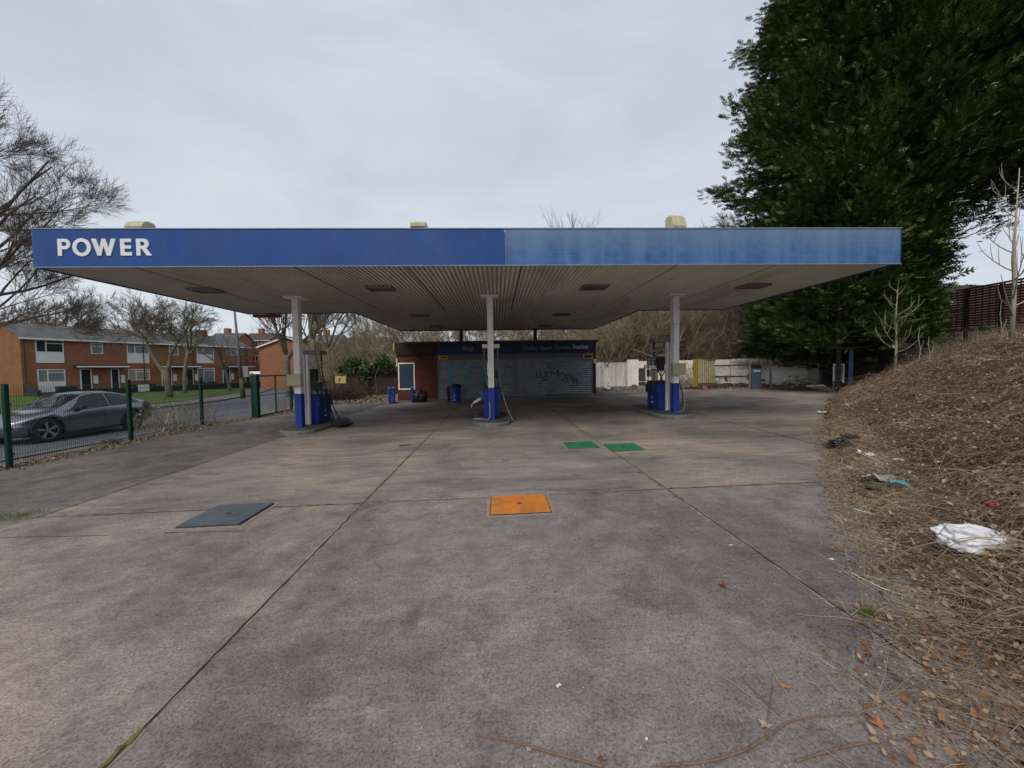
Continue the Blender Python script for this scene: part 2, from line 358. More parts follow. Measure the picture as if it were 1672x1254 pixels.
for a, bb in [((-5.6, 5.11), (-4.3, 5.1)), ((-2.9, 5.085), (-1.8, 5.065)), ((2.3, 5.07), (4.4, 5.04)), ((-1.76, 1.0), (-1.76, 1.9)), ((2.1, 9.5), (2.06, 12)), ((2.23, 4.4), (2.16, 6.2)), ((-1.76, 5.2), (-1.78, 8))]:
    q = line(a, bb, .05, .012); i = 0
    while i < len(q)-3:
        k = R0.randint(2, 7); strip(q[i:i+k+1], R0.uniform(.010, .036), 1, .007, .95); i += k+R0.randint(0, 5)
for a, bb, w_ in [((-5.8, 5.12), (-1.77, 5.06), .05), ((-1.74, 5.06), (2.2, 5.06), .035), ((2.24, 5.06), (4.6, 5.03), .05), ((-1.75, .6), (-1.78, 12), .03), ((2.26, 2.2), (2.1, 11), .035), ((6.05, 6.9), (6.5, 16), .03)]:
    q = line(a, bb, .05, .006); i = 0
    while i < len(q)-3:
        k = R0.randint(3, 14); strip([(x+R0.uniform(-.004, .004), y+R0.uniform(-.004, .004)) for x, y in q[i:i+k+1]], w_*R0.uniform(.5, 1.4), 2, .0022, .8); i += k+R0.randint(0, 4)
jo = mb.build('slab_joints', [joint_m, moss_m, dust_m]); tag(jo, kind='structure')
# ------------------------------------------------------------------ earth bank
bank_m = mat('bank_soil', (.10, .06, .038), (.04, .026, .018), 7, .95, bmp=.8, dirt=(.11, .06, .03), dirt_amt=.7, kind='Position')
bx = np.concatenate([np.linspace(1.9, 12, 130), np.linspace(12.15, 34, 90)]); by = np.concatenate([np.linspace(-5, 8, 110), np.linspace(8.2, 27, 90)])
from mathutils import noise as mn
def bank_z(x, y):
    z = gbase(x, y)+bank_h(x, y); d = bank_d(x, y)
    nz = np.array([mn.fractal(Vector((a*1.3, bb*1.3, 0)), .7, 2.1, 4) for a, bb in zip(x.ravel(), y.ravel())]).reshape(x.shape)
    amp = .012+.26*sstep(d, .2, 2.2)
    return z+nz*amp+.012-.3*sstep(-d, 0.0, .5)
def bankz(x, y): return float(bank_z(np.array([[x]]), np.array([[y]]))[0, 0])
bank = grid_mesh('bank', bx, by, bank_z, bank_m)
# ------------------------------------------------------------------ road, kerbs, pavement, verge
asphalt = mat('asphalt', (.095, .1, .112), (.07, .074, .082), 3, .75, bmp=.2, kind='Position', spec=.4)
pave_m = mat('pavement_tarmac', (.17, .135, .125), (.12, .1, .09), 3, .9, bmp=.2, kind='Position')
kerb_m = mat('kerb_stone', (.2, .19, .18), (.13, .12, .11), 5, .9, bmp=.2, kind='Position')
def ribbon(name, fa, fb, za, zb, m, y0=-20, y1=88, n=90, kind='structure'):
    yy = np.linspace(y0, y1, n); V = []
    for y in yy: V += [(float(fa(y)), y, za), (float(fb(y)), y, zb)]
    Fc = np.array([(2*i, 2*i+1, 2*i+3, 2*i+2) for i in range(n-1)]); return tag(npmesh(name, np.array(V, float), Fc, m), kind=kind)
ribbon('road', road_far, road_near, ROADZ, ROADZ, asphalt)
def kerb(name, fa, side, zt, y0=-20, y1=80):
    yy = np.linspace(y0, y1, 120); mb = MB()
    for i in range(len(yy)-1):
        a, c_ = yy[i], yy[i+1]; xa, xb = float(fa(a)), float(fa(c_)); o = .13*side
        vs = [(xa, a, ROADZ-.05), (xa+o, a, ROADZ-.05), (xa, a, zt), (xa+o, a, zt), (xb, c_, ROADZ-.05), (xb+o, c_, ROADZ-.05), (xb, c_, zt), (xb+o, c_, zt)]
        mb.add(vs, [(0, 4, 6, 2), (1, 3, 7, 5), (2, 6, 7, 3)])
    return tag(mb.build(name, kerb_m), kind='structure')
kerb('kerb', lambda y: road_far(y)-.002, -1, -.36); kerb('kerb', lambda y: road_near(y)+.002, 1, -.36, y1=60)
ribbon('pavement', lambda y: road_far(y)-2.4, lambda y: road_far(y)-.132, -.362, -.362, pave_m)
ribbon('pavement', lambda y: road_near(y)+.134, lambda y: -10.95 if y < 26 else road_near(y)+1.8, -.364, -.364+.0, pave_m, y1=60)
# low concrete edging under the mesh fence
mb = MB(); mb.box(-10.98, -10.86, -3, 24, -.5, -.15); ed_ = mb.build('kerb_edging', concrete_kerb); tag(ed_, kind='structure')
# white lane dashes
# grass verge beyond the pavement
grass_base = mat('verge_grass', (.045, .10, .012), (.07, .115, .02), 4, .95, bmp=.5, dirt=(.09, .07, .03), dirt_amt=.5, kind='Position')
vy = np.linspace(6, 62, 60); V = []; nn = 9
for y in vy:
    for k in range(nn):
        x = float(road_far(y))-2.4-k*2.2; V.append((x, y, -.355+.012*(2.4+k*2.2)+.03*mn.noise(Vector((x*.5, y*.5, 0)))))
Fc = np.array([(i*nn+k, i*nn+k+1, (i+1)*nn+k+1, (i+1)*nn+k) for i in range(len(vy)-1) for k in range(nn-1)])
verge = tag(npmesh('verge', np.array(V), Fc[:, ::-1], grass_base, smooth=True), kind='structure')
# ------------------------------------------------------------------ canopy
S = 3.875; TOP = 4.60
fas_l = mat('deep_blue_fascia', (.010, .062, .245), (.010, .048, .19), 2.2, .35, bmp=0, dirt=(.05, .085, .17), dirt_amt=.5, stretch=(1, 1, .35))
m, nt, b = nodes('faded_blue_fascia', .5, 0, .3)
ob = coords(nt, 'Object'); sx = nt.nodes.new('ShaderNodeSeparateXYZ'); L(nt, ob, sx.inputs[0])
cmb = nt.nodes.new('ShaderNodeCombineXYZ'); L(nt, sx.outputs[0], cmb.inputs[0])
n1 = noise(nt, cmb.outputs[0], 1.9, 3, .55); n2 = noise(nt, ob, 5, 6, .7, .4)
v3 = nt.nodes.new('ShaderNodeMapping'); v3.inputs['Scale'].default_value = (.6, 1, 26); L(nt, ob, v3.inputs[0]); n3 = noise(nt, v3.outputs[0], 1.2, 5, .7)
c = mixc(nt, ramp(nt, n1, .46, .56), (.018, .078, .24), (.052, .13, .30))
c = mixc(nt, ramp(nt, n2, .35, .75, (0, 0, 0), (.55,)*3), c, (.11, .2, .35))
c = mixc(nt, ramp(nt, n3, .5, .75, (0, 0, 0), (.4,)*3), c, (.15, .22, .33))
gx = nt.nodes.new('ShaderNodeMapRange'); gx.inputs[1].default_value = .2; gx.inputs[2].default_value = 3.0; gx.inputs[3].default_value = .75; gx.inputs[4].default_value = 1; L(nt, sx.outputs[0], gx.inputs[0])
gz_ = nt.nodes.new('ShaderNodeMapRange'); gz_.inputs[1].default_value = 4.05; gz_.inputs[2].default_value = 4.6; gz_.inputs[3].default_value = 0; gz_.inputs[4].default_value = .45; L(nt, sx.outputs[2], gz_.inputs[0])
c = mixc(nt, gz_.outputs[0], c, (.19, .25, .30))
L(nt, c, b.inputs['Base Color']); fas_r = m
soff = mat('soffit_panel', (.92, .88, .81), (.78, .73, .65), .9, .7, bmp=0, dirt=(.2, .165, .13), dirt_amt=.7, kind='Position', stretch=(1.6, .5, 1))
trim_m = mat('edge_trim', (.18, .24, .32), (.12, .16, .22), 6, .5, bmp=0)
XL, XR, Y0, Y1, Y2, XA, XB = -9.2, 8.74, 8.3, 14.95, 22.05, -5.27, 5.47
can = thing('canopy', 'large flat filling station canopy with a faded blue fascia over the forecourt', 'canopy', (0, 8.3, 0))
inv_ = Matrix.Translation((0, -8.3, 0))
def cpart(mb, name, m, parent=can, **k):
    o = mb.build(name, m, parent, **k); o.matrix_parent_inverse = inv_ if parent is can else Matrix.Identity(4); return o
XS = .19
mb = MB()
for i in range(40): pass
mb.box(XL, XS-.003, Y0-.03, Y0, S-.03, TOP); fl = cpart(mb, 'fascia_panel', fas_l); fl['label'] = 'deep blue fascia panel carrying white letters'
mb = MB(); mb.box(XS+.003, XR, Y0-.031, Y0-.001, S-.03, TOP-.004); fr = cpart(mb, 'fascia_panel', fas_r); fr['label'] = 'faded pale blue fascia panel with patchy streaks'
mb = MB(); mb.tube([(XS, Y0-.035, TOP-.01), (XS+.02, Y0-.035, TOP-.12), (XS+.015, Y0-.035, S-.02)], .005, 5); cpart(mb, 'cover_strip', greyp)
mb = MB()
for x0, x1, y0, y1 in [(XL-.03, XL, Y0-.03, Y1), (XR, XR+.03, Y0-.03, Y1), (XL, XA, Y1, Y1+.03), (XB, XR, Y1, Y1+.03), (XA-.03, XA, Y1+.03, Y2), (XB, XB+.03, Y1+.03, Y2), (XA, XB, Y2, Y2+.03)]:
    mb.box(x0, x1, y0, y1, S-.03, TOP-.002)
cpart(mb, 'fascia_panel', mat('side_fascia', (.02, .09, .25), (.02, .05, .2), 3, .5, bmp=0))
mb = MB(); mb.box(XL-.04, XR+.04, Y0-.045, Y0+.05, TOP, TOP+.022); mb.box(XL-.03, XR+.03, Y0-.042, Y0-.036, S-.034, S-.012); cpart(mb, 'edge_trim', trim_m)
mb = MB(); mb.box(XL, XR, Y0, Y1, TOP-.1, TOP-.06); mb.box(XA, XB, Y1, Y2, TOP-.1, TOP-.061); cpart(mb, 'roof_deck', greyp)
# corrugated soffit: trapezoid ribs running front to back
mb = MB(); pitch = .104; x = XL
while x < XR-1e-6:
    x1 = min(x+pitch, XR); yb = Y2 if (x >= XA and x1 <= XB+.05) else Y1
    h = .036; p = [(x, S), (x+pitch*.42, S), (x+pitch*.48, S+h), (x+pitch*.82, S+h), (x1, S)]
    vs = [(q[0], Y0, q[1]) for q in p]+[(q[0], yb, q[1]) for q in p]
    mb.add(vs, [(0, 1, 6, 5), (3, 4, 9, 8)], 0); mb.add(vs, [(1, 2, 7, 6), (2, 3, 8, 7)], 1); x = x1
cpart(mb, 'soffit', [soff, mat('groove_shade', (.56, .50, .43), (.4, .35, .29), 1.5, .9, bmp=0, kind='Position')])  # recessed rib faces get a darker colour, painting in the shade between ribs
for xx in (-7.4, -5.9, -4.2, -1.9, .55, 3.9, 6.1): mb = MB(); mb.box(xx, xx+.018, Y0+.01, Y1-.02, S-.004, S-.0005); cpart(mb, 'soffit_joint', dark)
lens_m = mat('light_lens', (.16, .115, .06), (.08, .055, .03), 8, .4, bmp=0)
for (x, y, sc_) in [(-7.57, 10.65, 1), (-3.04, 10.56, 1), (2.64, 10.58, 1), (7.02, 10.55, 1), (-3.05, 15.8, 1), (2.6, 15.9, 1), (-3.0, 19.75, 1), (2.5, 19.95, 1)]:
    a, d_ = .34, .27; mb = MB()
    for q in [(x-a, x+a, y-d_, y-d_+.05), (x-a, x+a, y+d_-.05, y+d_), (x-a, x-a+.05, y-d_+.05, y+d_-.05), (x+a-.05, x+a, y-d_+.05, y+d_-.05)]: mb.box(*q, S-.05, S-.002)
    fr_ = cpart(mb, 'ceiling_light', greyp)
    mb = MB(); mb.box(x-a+.05, x+a-.05, y-d_+.05, y+d_-.05, S-.03, S-.001); ln = mb.build('lens', lens_m, fr_)
# letters: POWER, 0.33 m high, sub-parts of the blue fascia
def letter(loops, x, z, s, name='letter', parent=fl, yoff=Y0-.038, m=upvc, lab=None):
    cu = bpy.data.curves.new(name, 'CURVE'); cu.dimensions = '2D'; cu.fill_mode = 'BOTH'; cu.extrude = .009
    for lp in loops:
        sp_ = cu.splines.new('POLY'); sp_.points.add(len(lp)-1); sp_.use_cyclic_u = True
        for i, p in enumerate(lp): sp_.points[i].co = (p[0]*s, p[1]*s, 0, 1)
    tmp = bpy.data.objects.new('tmp', cu); COL.objects.link(tmp); dg = bpy.context.evaluated_depsgraph_get()
    me = bpy.data.meshes.new_from_object(tmp.evaluated_get(dg)); bpy.data.objects.remove(tmp); bpy.data.curves.remove(cu)
    me.materials.clear(); me.materials.append(m); me.transform(Matrix.Translation((x, yoff, z)) @ Matrix.Rotation(PI/2, 4, 'X')); me.name = name
    o = bpy.data.objects.new(name, me); COL.objects.link(o); o.parent = parent
    if lab: o['label'] = lab
    return o
def arc_(cx, cy, r, a0, a1, n=18, ry=None): return [(cx+r*math.cos(rad(a0+(a1-a0)*i/n)), cy+(ry or r)*math.sin(rad(a0+(a1-a0)*i/n))) for i in range(n+1)]
LP = [[(0, 0), (.24, 0), (.24, .38)]+arc_(.42, .69, .31, -90, 90)+[(0, 1)], [(.24, .57)]+arc_(.40, .69, .125, -90, 90, 10)+[(.24, .82)]]
LO = [arc_(.52, .5, .53, 0, 350, 35, .53), arc_(.52, .5, .30, 0, 350, 35, .33)]
LW = [[(0, 1), (.26, 1), (.44, .42), (.60, 1), (.80, 1), (.96, .42), (1.14, 1), (1.4, 1), (1.08, 0), (.86, 0), (.70, .56), (.54, 0), (.32, 0)]]
LE = [[(0, 0), (.66, 0), (.66, .2), (.24, .2), (.24, .41), (.62, .41), (.62, .6), (.24, .6), (.24, .8), (.65, .8), (.65, 1), (0, 1)]]
LR = [[(0, 0), (.24, 0), (.24, .4), (.32, .4), (.60, 0), (.90, 0), (.60, .42)]+arc_(.44, .70, .30, -50, 90)+[(0, 1)], [(.24, .58)]+arc_(.38, .70, .115, -90, 90, 10)+[(.24, .82)]]
sz = .335; zz = 4.075
def fpx(px, py=404): return at(px, py, Y0-.05).x
for lp, px, nm in ((LP, 93.5, 'P'), (LO, 118, 'O'), (LW, 149, 'W'), (LE, 196, 'E'), (LR, 222, 'R')):
    letter(lp, fpx(px), zz, sz, lab='white capital letter %s' % nm)
def text(txt, x, z, y, h, wid, m, parent, name='lettering', bold=.012):
    cu = bpy.data.curves.new(name, 'FONT'); cu.body = txt; cu.size = 1; cu.offset = bold; cu.extrude = .01; cu.resolution_u = 3
    tmp = bpy.data.objects.new('tmp', cu); COL.objects.link(tmp); dg = bpy.context.evaluated_depsgraph_get()
    me = bpy.data.meshes.new_from_object(tmp.evaluated_get(dg)); bpy.data.objects.remove(tmp); bpy.data.curves.remove(cu)
    co = np.array([v.co for v in me.vertices]); mn_, mx_ = co.min(0), co.max(0)
    sx_ = wid/(mx_[0]-mn_[0]); sz_ = h/.72
    me.transform(Matrix.Translation((x, y, z)) @ Matrix.Rotation(PI/2, 4, 'X') @ Matrix.Diagonal((sx_, sz_, 1, 1)) @ Matrix.Translation((-mn_[0], 0, 0)))
    me.materials.clear(); me.materials.append(m); me.name = name
    o = bpy.data.objects.new(name, me); COL.objects.link(o); o.parent = parent; return o
# roof floodlights
def floodlight(px, Y, w_, h_, turned, lab):
    p = at(px, 372, Y); t = thing('floodlight', lab, 'floodlight', (p.x, Y, TOP-.05), turned, 'old floodlights on top of the canopy')
    mb = MB(); mb.tube([(-w_*.35, 0, 0), (-w_*.35, 0, .06+h_*.35)], .015, 6); mb.tube([(w_*.35, 0, 0), (w_*.35, 0, .06+h_*.35)], .015, 6); mb.box(-w_*.4, w_*.4, -.03, .03, -.005, .015); mb.build('bracket', dark, t)
    mb = MB(); prof = [(-.17, .0), (.16, .03), (.18, .1), (.12, h_*.8), (.02, h_), (-.12, h_), (-.18, h_*.85)]
    Mx = Matrix(((0, 0, 1, -w_/2), (1, 0, 0, 0), (0, 1, 0, .085), (0, 0, 0, 1)))
    mb.prism(prof, 0, w_, M=Mx); mb.build('housing', cream, t, bevel=.02)
    mb = MB(); mb.box(-w_*.43, w_*.43, -.186, -.15, .1, .1+h_*.35); mb.build('lens', dark, t)
    return t
floodlight(229, 8.62, .36, .25, PI, 'low cream floodlight on the canopy roof above the white letters')
floodlight(685, 8.62, .33, .20, 0, 'cream rounded floodlight with dark front in the middle of the canopy roof')
floodlight(1103, 8.62, .31, .37, PI+.12, 'square cream floodlight standing tallest on the canopy roof at the right')
# red sign hanging under the canopy's left rear corner
mb = MB(); a = at(414, 511, 14.9); c_ = at(455, 518, 14.9)
hs = thing('hanging_sign', 'narrow red sign board hanging below the left rear edge of the canopy', 'sign', ((a.x+c_.x)/2, 14.98, c_.z))
mb.box(-(c_.x-a.x)/2, (c_.x-a.x)/2, -.03, .03, 0, S-.04-c_.z); mb.build('board', redp, hs)
for xx in (-.5, .46): mb = MB(); mb.box(xx, xx+.04, -.045, .045, .02, S-.034-c_.z); mb.build('bracket', dark, hs)
# ------------------------------------------------------------------ columns, islands
def column(x, y, zb, blue_top, lab, box=None, w_=.175, dy=.22):
    t = thing('support_column', lab, 'column', (x, y, zb), 0, 'square steel columns under the canopy')
    h = S-zb
    mb = MB(); mb.box(-w_/2, w_/2, -dy/2, dy/2, blue_top-zb, h-.07); mb.build('post', white, t, bevel=.006)
    mb = MB(); mb.box(-w_/2-.004, w_/2+.004, -dy/2-.004, dy/2+.004, 0, blue_top-zb); mb.build('painted_base', blue, t, bevel=.006)
    mb = MB(); mb.box(-.26, .26, -.24, .24, h-.07, h-.002); mb.build('cap_plate', white, t, bevel=.008)
    mb = MB(); mb.box(-w_/2-.002, w_/2+.002, -dy/2-.002, dy/2+.002, (2.95)-zb, 2.957-zb); mb.build('weld_seam', greyp, t)
    if box:
        zl, zh, xo = box; mb = MB(); mb.box(xo-.22, xo+.19, -dy/2-.14, -dy/2-.004, zl-zb, zh-zb); e = mb.build('junction_box', cream, t, bevel=.03)
        mb = MB(); mb.box(xo-.225, xo+.195, -dy/2-.05, -dy/2-.035, zl-zb-.005, zh-zb+.005); mb.build('lid_seam', greyp, e)
    return t
def island(x, y0, y1, zt, hw, lab):
    pts = arc_(0, hw, hw, 180, 360, 14)+arc_(0, (y1-y0)-hw, hw, 0, 180, 14)
    cy = 0; zg = float(gbase(x, y0)); h = zt-zg
    t = thing('pump_island', lab, 'kerbed island', (x, y0, zg-.04), 0, 'raised kerbed islands under the pumps')
    mb = MB(); mb.prism(pts, 0, h+.04-.012); o = mb.build('kerb_ring', concrete_kerb, t, bevel=.025)
    inner = [(px_*.86, hw+(py_-hw)*.93 if py_ < 1 else py_-.03) for px_, py_ in pts]
    mb = MB(); mb.prism(inner, h+.02, h+.045); mb.build('infill', mat('island_infill', (.09, .09, .09), (.05, .05, .05), 9, .9, bmp=.4), t); return t
ZI = [(-5.82, .02), (-.2, .185), (5.43, .30)]
PX_ = [-5.83, -.19, 5.40]
isl_lab = ['kerbed concrete island under the left hand pump near the mesh fence', 'kerbed concrete island under the middle pump in front of the shutters', 'kerbed concrete island under the right hand pump']
col_lab = ['white and blue column with a cream junction box beside the left hand pump', 'plain white and blue column in the middle, without a junction box', 'white and blue column with a cream junction box beside the right hand pump']
for k in range(3):
    x = PX_[k]; zg = float(gbase(x, 12)); zt = zg+.125
    island(x+(.0 if k == 1 else (.1 if k == 0 else -.15)), 11.0, 14.3 if k != 1 else 13.9, zt, .52 if k != 1 else .56, isl_lab[k])
    column(x, 11.75, zt-.0, [1.05, 1.14, 1.19][k], col_lab[k], None if k == 1 else ((1.28, 1.62, -.02) if k == 0 else (1.44, 1.78, .05)))
for xp, lb in ((-1.95, 'thin dark rear post carrying the canopy above the left part of the shop roof'), (2.12, 'thin dark rear post carrying the canopy above the right part of the shop roof')):
    t = thing('rear_post', lb, 'post', (xp, 21.7, 3.2)); mb = MB(); mb.box(-.09, .09, -.09, .09, 0, S-3.2-.03); mb.build('post', dark, t); mb = MB(); mb.box(-.16, .16, -.16, .16, S-3.2-.03, S-3.2-.001); mb.build('cap_plate', dark, t)
# ------------------------------------------------------------------ petrol pumps
def hose(t, pts, r=.018, m=black, name='hose'):
    # smooth the polyline
    P = [Vector(p) for p in pts]; out = []
    for i in range(len(P)-1):
        p0, p1, p2, p3 = P[max(i-1, 0)], P[i], P[i+1], P[min(i+2, len(P)-1)]
        for k in range(7):
            s = k/7; out.append(.5*((2*p1)+(p2-p0)*s+(2*p0-5*p1+4*p2-p3)*s*s+(3*p1-p0-3*p2+p3)*s**3))
    out.append(P[-1]); mb = MB(); mb.tube(out, r, 8); return mb.build(name, m, t, smooth=True)
boot = mat('nozzle_boot', (.02, .03, .028), (.05, .07, .06), 5, .35, bmp=0)
def pump(k, lab, side, head, cabinet_depth=1.0):
    """side: which way the head overhangs; origin on the island top, y=0 at the mast"""
    x = PX_[k]; zt = float(gbase(x, 12))+.125
    t = thing('fuel_pump', lab, 'fuel pump', (x, 12.22, zt), 0, 'derelict fuel pumps on the islands')
    # cabinet: lower box, flared upper hood
    y0, y1 = .12, .12+cabinet_depth
    mb = MB(); mb.box(-.24, .24, y0+.02, y1-.02, 0.02, .50); mb.build('cabinet', blue, t, bevel=.012)
    mb = MB(); pr = [(-.25, .50), (.25, .50), (.31, .56), (.29, .80), (.24, .90), (-.24, .90), (-.29, .80), (-.31, .56)]
    Mx = Matrix(((1, 0, 0, 0), (0, 0, 1, y0), (0, 1, 0, 0), (0, 0, 0, 1)))
    mb.prism([(a_, b_) for a_, b_ in pr][::-1], 0, y1-y0, M=Mx); hood = mb.build('hood', blue, t, bevel=.012)
    mb = MB(); mb.box(-.26, .26, y0-.01, y1+.01, .901, .925); mb.build('top_tray', dark, t, bevel=.005)
    mb = MB(); mb.box(-.27, .27, y0-.02, y1+.02, -.012, .02); mb.build('plinth', dark, t)
    for s in (-1, 1):
        for yy in (y0+.32, y0+.72):
            mb = MB(); pb = [(s*.27, .56), (s*.35, .56), (s*.36, .76), (s*.30, .90), (s*.22, .905)]
            if s < 0: pb = pb[::-1]
            mb.prism(pb[::-1], 0, .17, M=Matrix(((1, 0, 0, 0), (0, 0, 1, yy-.085), (0, 1, 0, 0), (0, 0, 0, 1)))); bt = mb.build('nozzle_boot', boot, t, bevel=.02)
        # badge: small pale swoosh with a word-like bar below
        mb = MB(); xb = s*.243
        yc = y0+.55
        vs = [(xb, yc-.04, .40), (xb, yc+.05, .45), (xb, yc+.06, .41), (xb, yc, .37), (xb, yc+.03, .30), (xb, yc-.03, .34)]
        mb.add(vs, [(0, 1, 2, 3), (0, 3, 4, 5)]); mb.box(xb-.002*1, xb+.002, yc-.11, yc+.1, .20, .235); mb.build('badge', upvc, t)
    # mast and head
    mm = white if head != 'grey' else greyp
    xm = -.015*side
    mb = MB(); mb.box(xm-.085, xm-.025, -.06, .06, .0, 2.16); mb.box(xm+.025, xm+.085, -.06, .06, .0, 2.16); mb.box(xm-.025, xm+.025, .02, .05, .0, 2.16); mb.build('mast', white, t, bevel=.006)
    hx = .20*side
    mb = MB(); mb.box(hx-.27, hx+.27, -.09, .38, 2.161, 2.28); mb.build('mast_head', greyp if side else white, t, bevel=.015)
    for s in (-1, 1):
        x_ = hx+s*.21
        mb = MB(); mb.cyl(x_, .12, 1.96, 2.161, .028, 10); mb.cyl(x_, .12, 1.80, 1.86, .03, 10, mi=0); mb.cyl(x_, .12, 1.86, 1.96, .014, 8); mb.cyl(x_, .12, 1.72, 1.77, .03, 10); mb.cyl(x_, .12, 1.62, 1.72, .018, 8); mb.build('hose_coupling', dark if side else greyp, t, smooth=True)
    return t, zt
dispm = mat('display_panel', (.62, .64, .64), (.46, .48, .5), 9, .3, bmp=0)
def upper_frame(t, y0, y1, zlo, zhi, panel=True):
    for xx in (-.24, .21):
        for yy in (y0, y1-.03): mb = MB(); mb.box(xx, xx+.03, yy, yy+.03, zlo, zhi-.275); mb.build('frame_upright', dark, t)
    mb = MB(); mb.box(-.26, .26, y0-.02, y1+.02, zhi-.27, zhi); h = mb.build('display_housing', dark, t, bevel=.008)
    mb = MB()
    for s in (-1, 1):
        for a_ in (y0+.05, y0+.42):
            if a_+.3 > y1+.02: continue
            for z_ in (zhi-.235, zhi-.12): mb = MB(); mb.box(s*.262-.003, s*.262+.003, a_, a_+.3, z_, z_+.09); mb.build('display', dispm, h)
    if panel:
        mb = MB(); mb.box(-.02, .02, y0+.03, y0+.48, zlo+.32, zhi-.34); mb.build('inner_panel', mat('yellowed_panel', (.42, .36, .2), (.25, .22, .13), 5, .6), t)
        mb = MB(); mb.box(-.2, .2, y0+.03, y1-.03, zlo+.29, zlo+.31); mb.box(-.22, -.19, y0+.55, y0+.57, zlo, zlo+.62); mb.build('shelf', upvc, t)
# left pump
t, zt = pump(0, 'left hand fuel pump with black hoses trailing to the ground near the mesh fence', 1, 'grey')
upper_frame(t, .45, .78, .93, 1.30, False)
mb = MB(); mb.box(-.02, .22, .12, .3, 1.32, 1.72); mb.build('valve_box', dark, t, bevel=.01)
mb = MB(); mb.box(-.17, -.085, -.07, .02, 1.22, 1.42); mb.build('switch_box', navy, t, bevel=.006)
hose(t, [(.41, .12, 1.66), (.45, .2, 1.2), (.62, .35, .55), (.80, .45, .05), (.95, .3, -.09), (1.1, .45, -.1), (.9, .6, -.1), (.75, .45, -.1)])
hose(t, [(-.01, .12, 1.66), (.1, .12, 1.2), (.38, .2, .75), (.58, .35, .3), (.72, .25, -.08), (.95, .1, -.1), (1.1, .2, -.1), (.85, .45, -.09)])
hose(t, [(.22, .5, .9), (.42, .5, .7), (.55, .45, .2), (.6, .2, -.02), (.5, 0, -.02)], .014)
t2 = thing('coiled_hose', 'heap of black hose lying on the concrete beside the left hand pump', 'hose', (-4.85, 12.4, zt-.11))
for q in range(5):
    pts = [(math.cos(a_*.7+q)*(.2+.05*math.sin(q*3+a_))+.05*q-.1, math.sin(a_*.7+q)*(.15+.03*q), .02+.022*q+.02*abs(math.sin(a_*1.7+q))) for a_ in range(10)]
    hose(t2, pts, .02, name='coil')
# middle pump
t, zt = pump(1, 'middle fuel pump with pale grey hoses behind the central column', 0, 'white')
grey_hose = mat('grey_hose', (.36, .37, .36), (.25, .26, .25), 8, .5, bmp=0)
hose(t, [(-.21, .12, 1.62), (-.17, .05, 1.2), (-.06, -.12, .85), (-.05, -.62, .5), (-.05, -.66, .12), (-.12, -.6, .02), (-.4, -.35, .015), (-.55, -.45, .015), (-.3, -.55, .02)], .012, grey_hose)
hose(t, [(.21, .12, 1.62), (.27, .1, 1.1), (.38, 0, .6), (.52, -.1, .2), (.66, -.2, -.1)], .012, grey_hose)
hose(t, [(.66, -.2, -.1), (.6, -.35, -.11), (.42, -.5, -.02), (.2, -.5, .02)], .014)
mb = MB(); mb.tube([(-.30, .2, .60), (-.38, .2, .56), (-.52, .2, .48), (-.62, .2, .42), (-.66, .2, .3)], [.012, .05, .045, .014, .010], 8); mb.build('loose_nozzle', upvc, t)
mb = MB(); mb.box(-.34, -.31, .14, .3, .58, .86); mb.build('side_plate', greyp, t)
upper_frame(t, .35, .95, .93, 1.5, False)
mb = MB(); mb.box(-.13, -.088, -.04, .03, 1.3, 1.7); mb.build('switch_box', white, t)
# right pump
t, zt = pump(2, 'right hand fuel pump with an open display frame and white meter panels', -1, 'grey')
upper_frame(t, .3, 1.08, .93, 1.72)
mb = MB(); mb.box(-.23, -.06, .1, .26, 1.28, 1.62); mb.build('valve_box', dark, t, bevel=.01)
hose(t, [(-.41, .12, 1.66), (-.36, .1, 1.45), (-.2, .1, 1.1), (-.05, .08, .8), (.0, .15, .95)])
hose(t, [(.01, .12, 1.66), (-.02, .05, 1.35), (-.15, .08, 1.1), (-.26, .12, .85), (-.2, .15, .92)])
hose(t, [(-.36, .25, 1.7), (-.6, .5, 1.85), (-.9, .9, 2.02)], .014, upvc, 'stay')
hose(t, [(.14, -.4, 1.15), (.2, -.42, .8), (.26, -.45, .45), (.2, -.5, .2), (.1, -.55, .16)], .016)
hose(t, [(.12, -.3, 1.3), (.24, -.4, .9), (.30, -.5, .3), (.22, -.55, .05), (-.05, -.66, .02)], .008, grey_hose)
# ------------------------------------------------------------------ tank covers
def cover(x0, x1, y0, y1, m, name, lab, cat='tank cover', th=.02, grip=True, text_=False, frame=True):
    cx, cy = (x0+x1)/2, (y0+y1)/2; hx, hy = (x1-x0)/2, (y1-y0)/2
    t = thing(name, lab, cat, (cx, cy, float(gbase(cx, cy)))); t.rotation_euler = (.005, -.022, 0)
    mb = MB(); e = .045
    for q in [(-hx-e, hx+e, -hy-e, -hy), (-hx-e, hx+e, hy, hy+e), (-hx-e, -hx, -hy, hy), (hx, hx+e, -hy, hy)]: mb.box(*q, -.01, .0045)
    mb.build('surround', bpy.data.materials['joint_dust'], t)
    mb = MB(); mb.box(-hx+.008, hx-.008, -hy+.008, hy-.008, .005, th); pl = mb.build('plate', m, t, bevel=.004)
    if frame:
        mb = MB()
        for q in [(-hx, hx, -hy, -hy+.007), (-hx, hx, hy-.007, hy), (-hx, -hx+.007, -hy+.007, hy-.007), (hx-.007, hx, -hy+.007, hy-.007)]: mb.box(*q, -.01, .013)
        mb.build('frame', dark, t)
    if grip:
        mb = MB(); mb.cyl(0, 0, th-.004, th+.004, .022, 12); mb.box(-.035, .035, -.004, .004, th, th+.006); mb.build('lifting_key', dark, pl)
    return t, pl
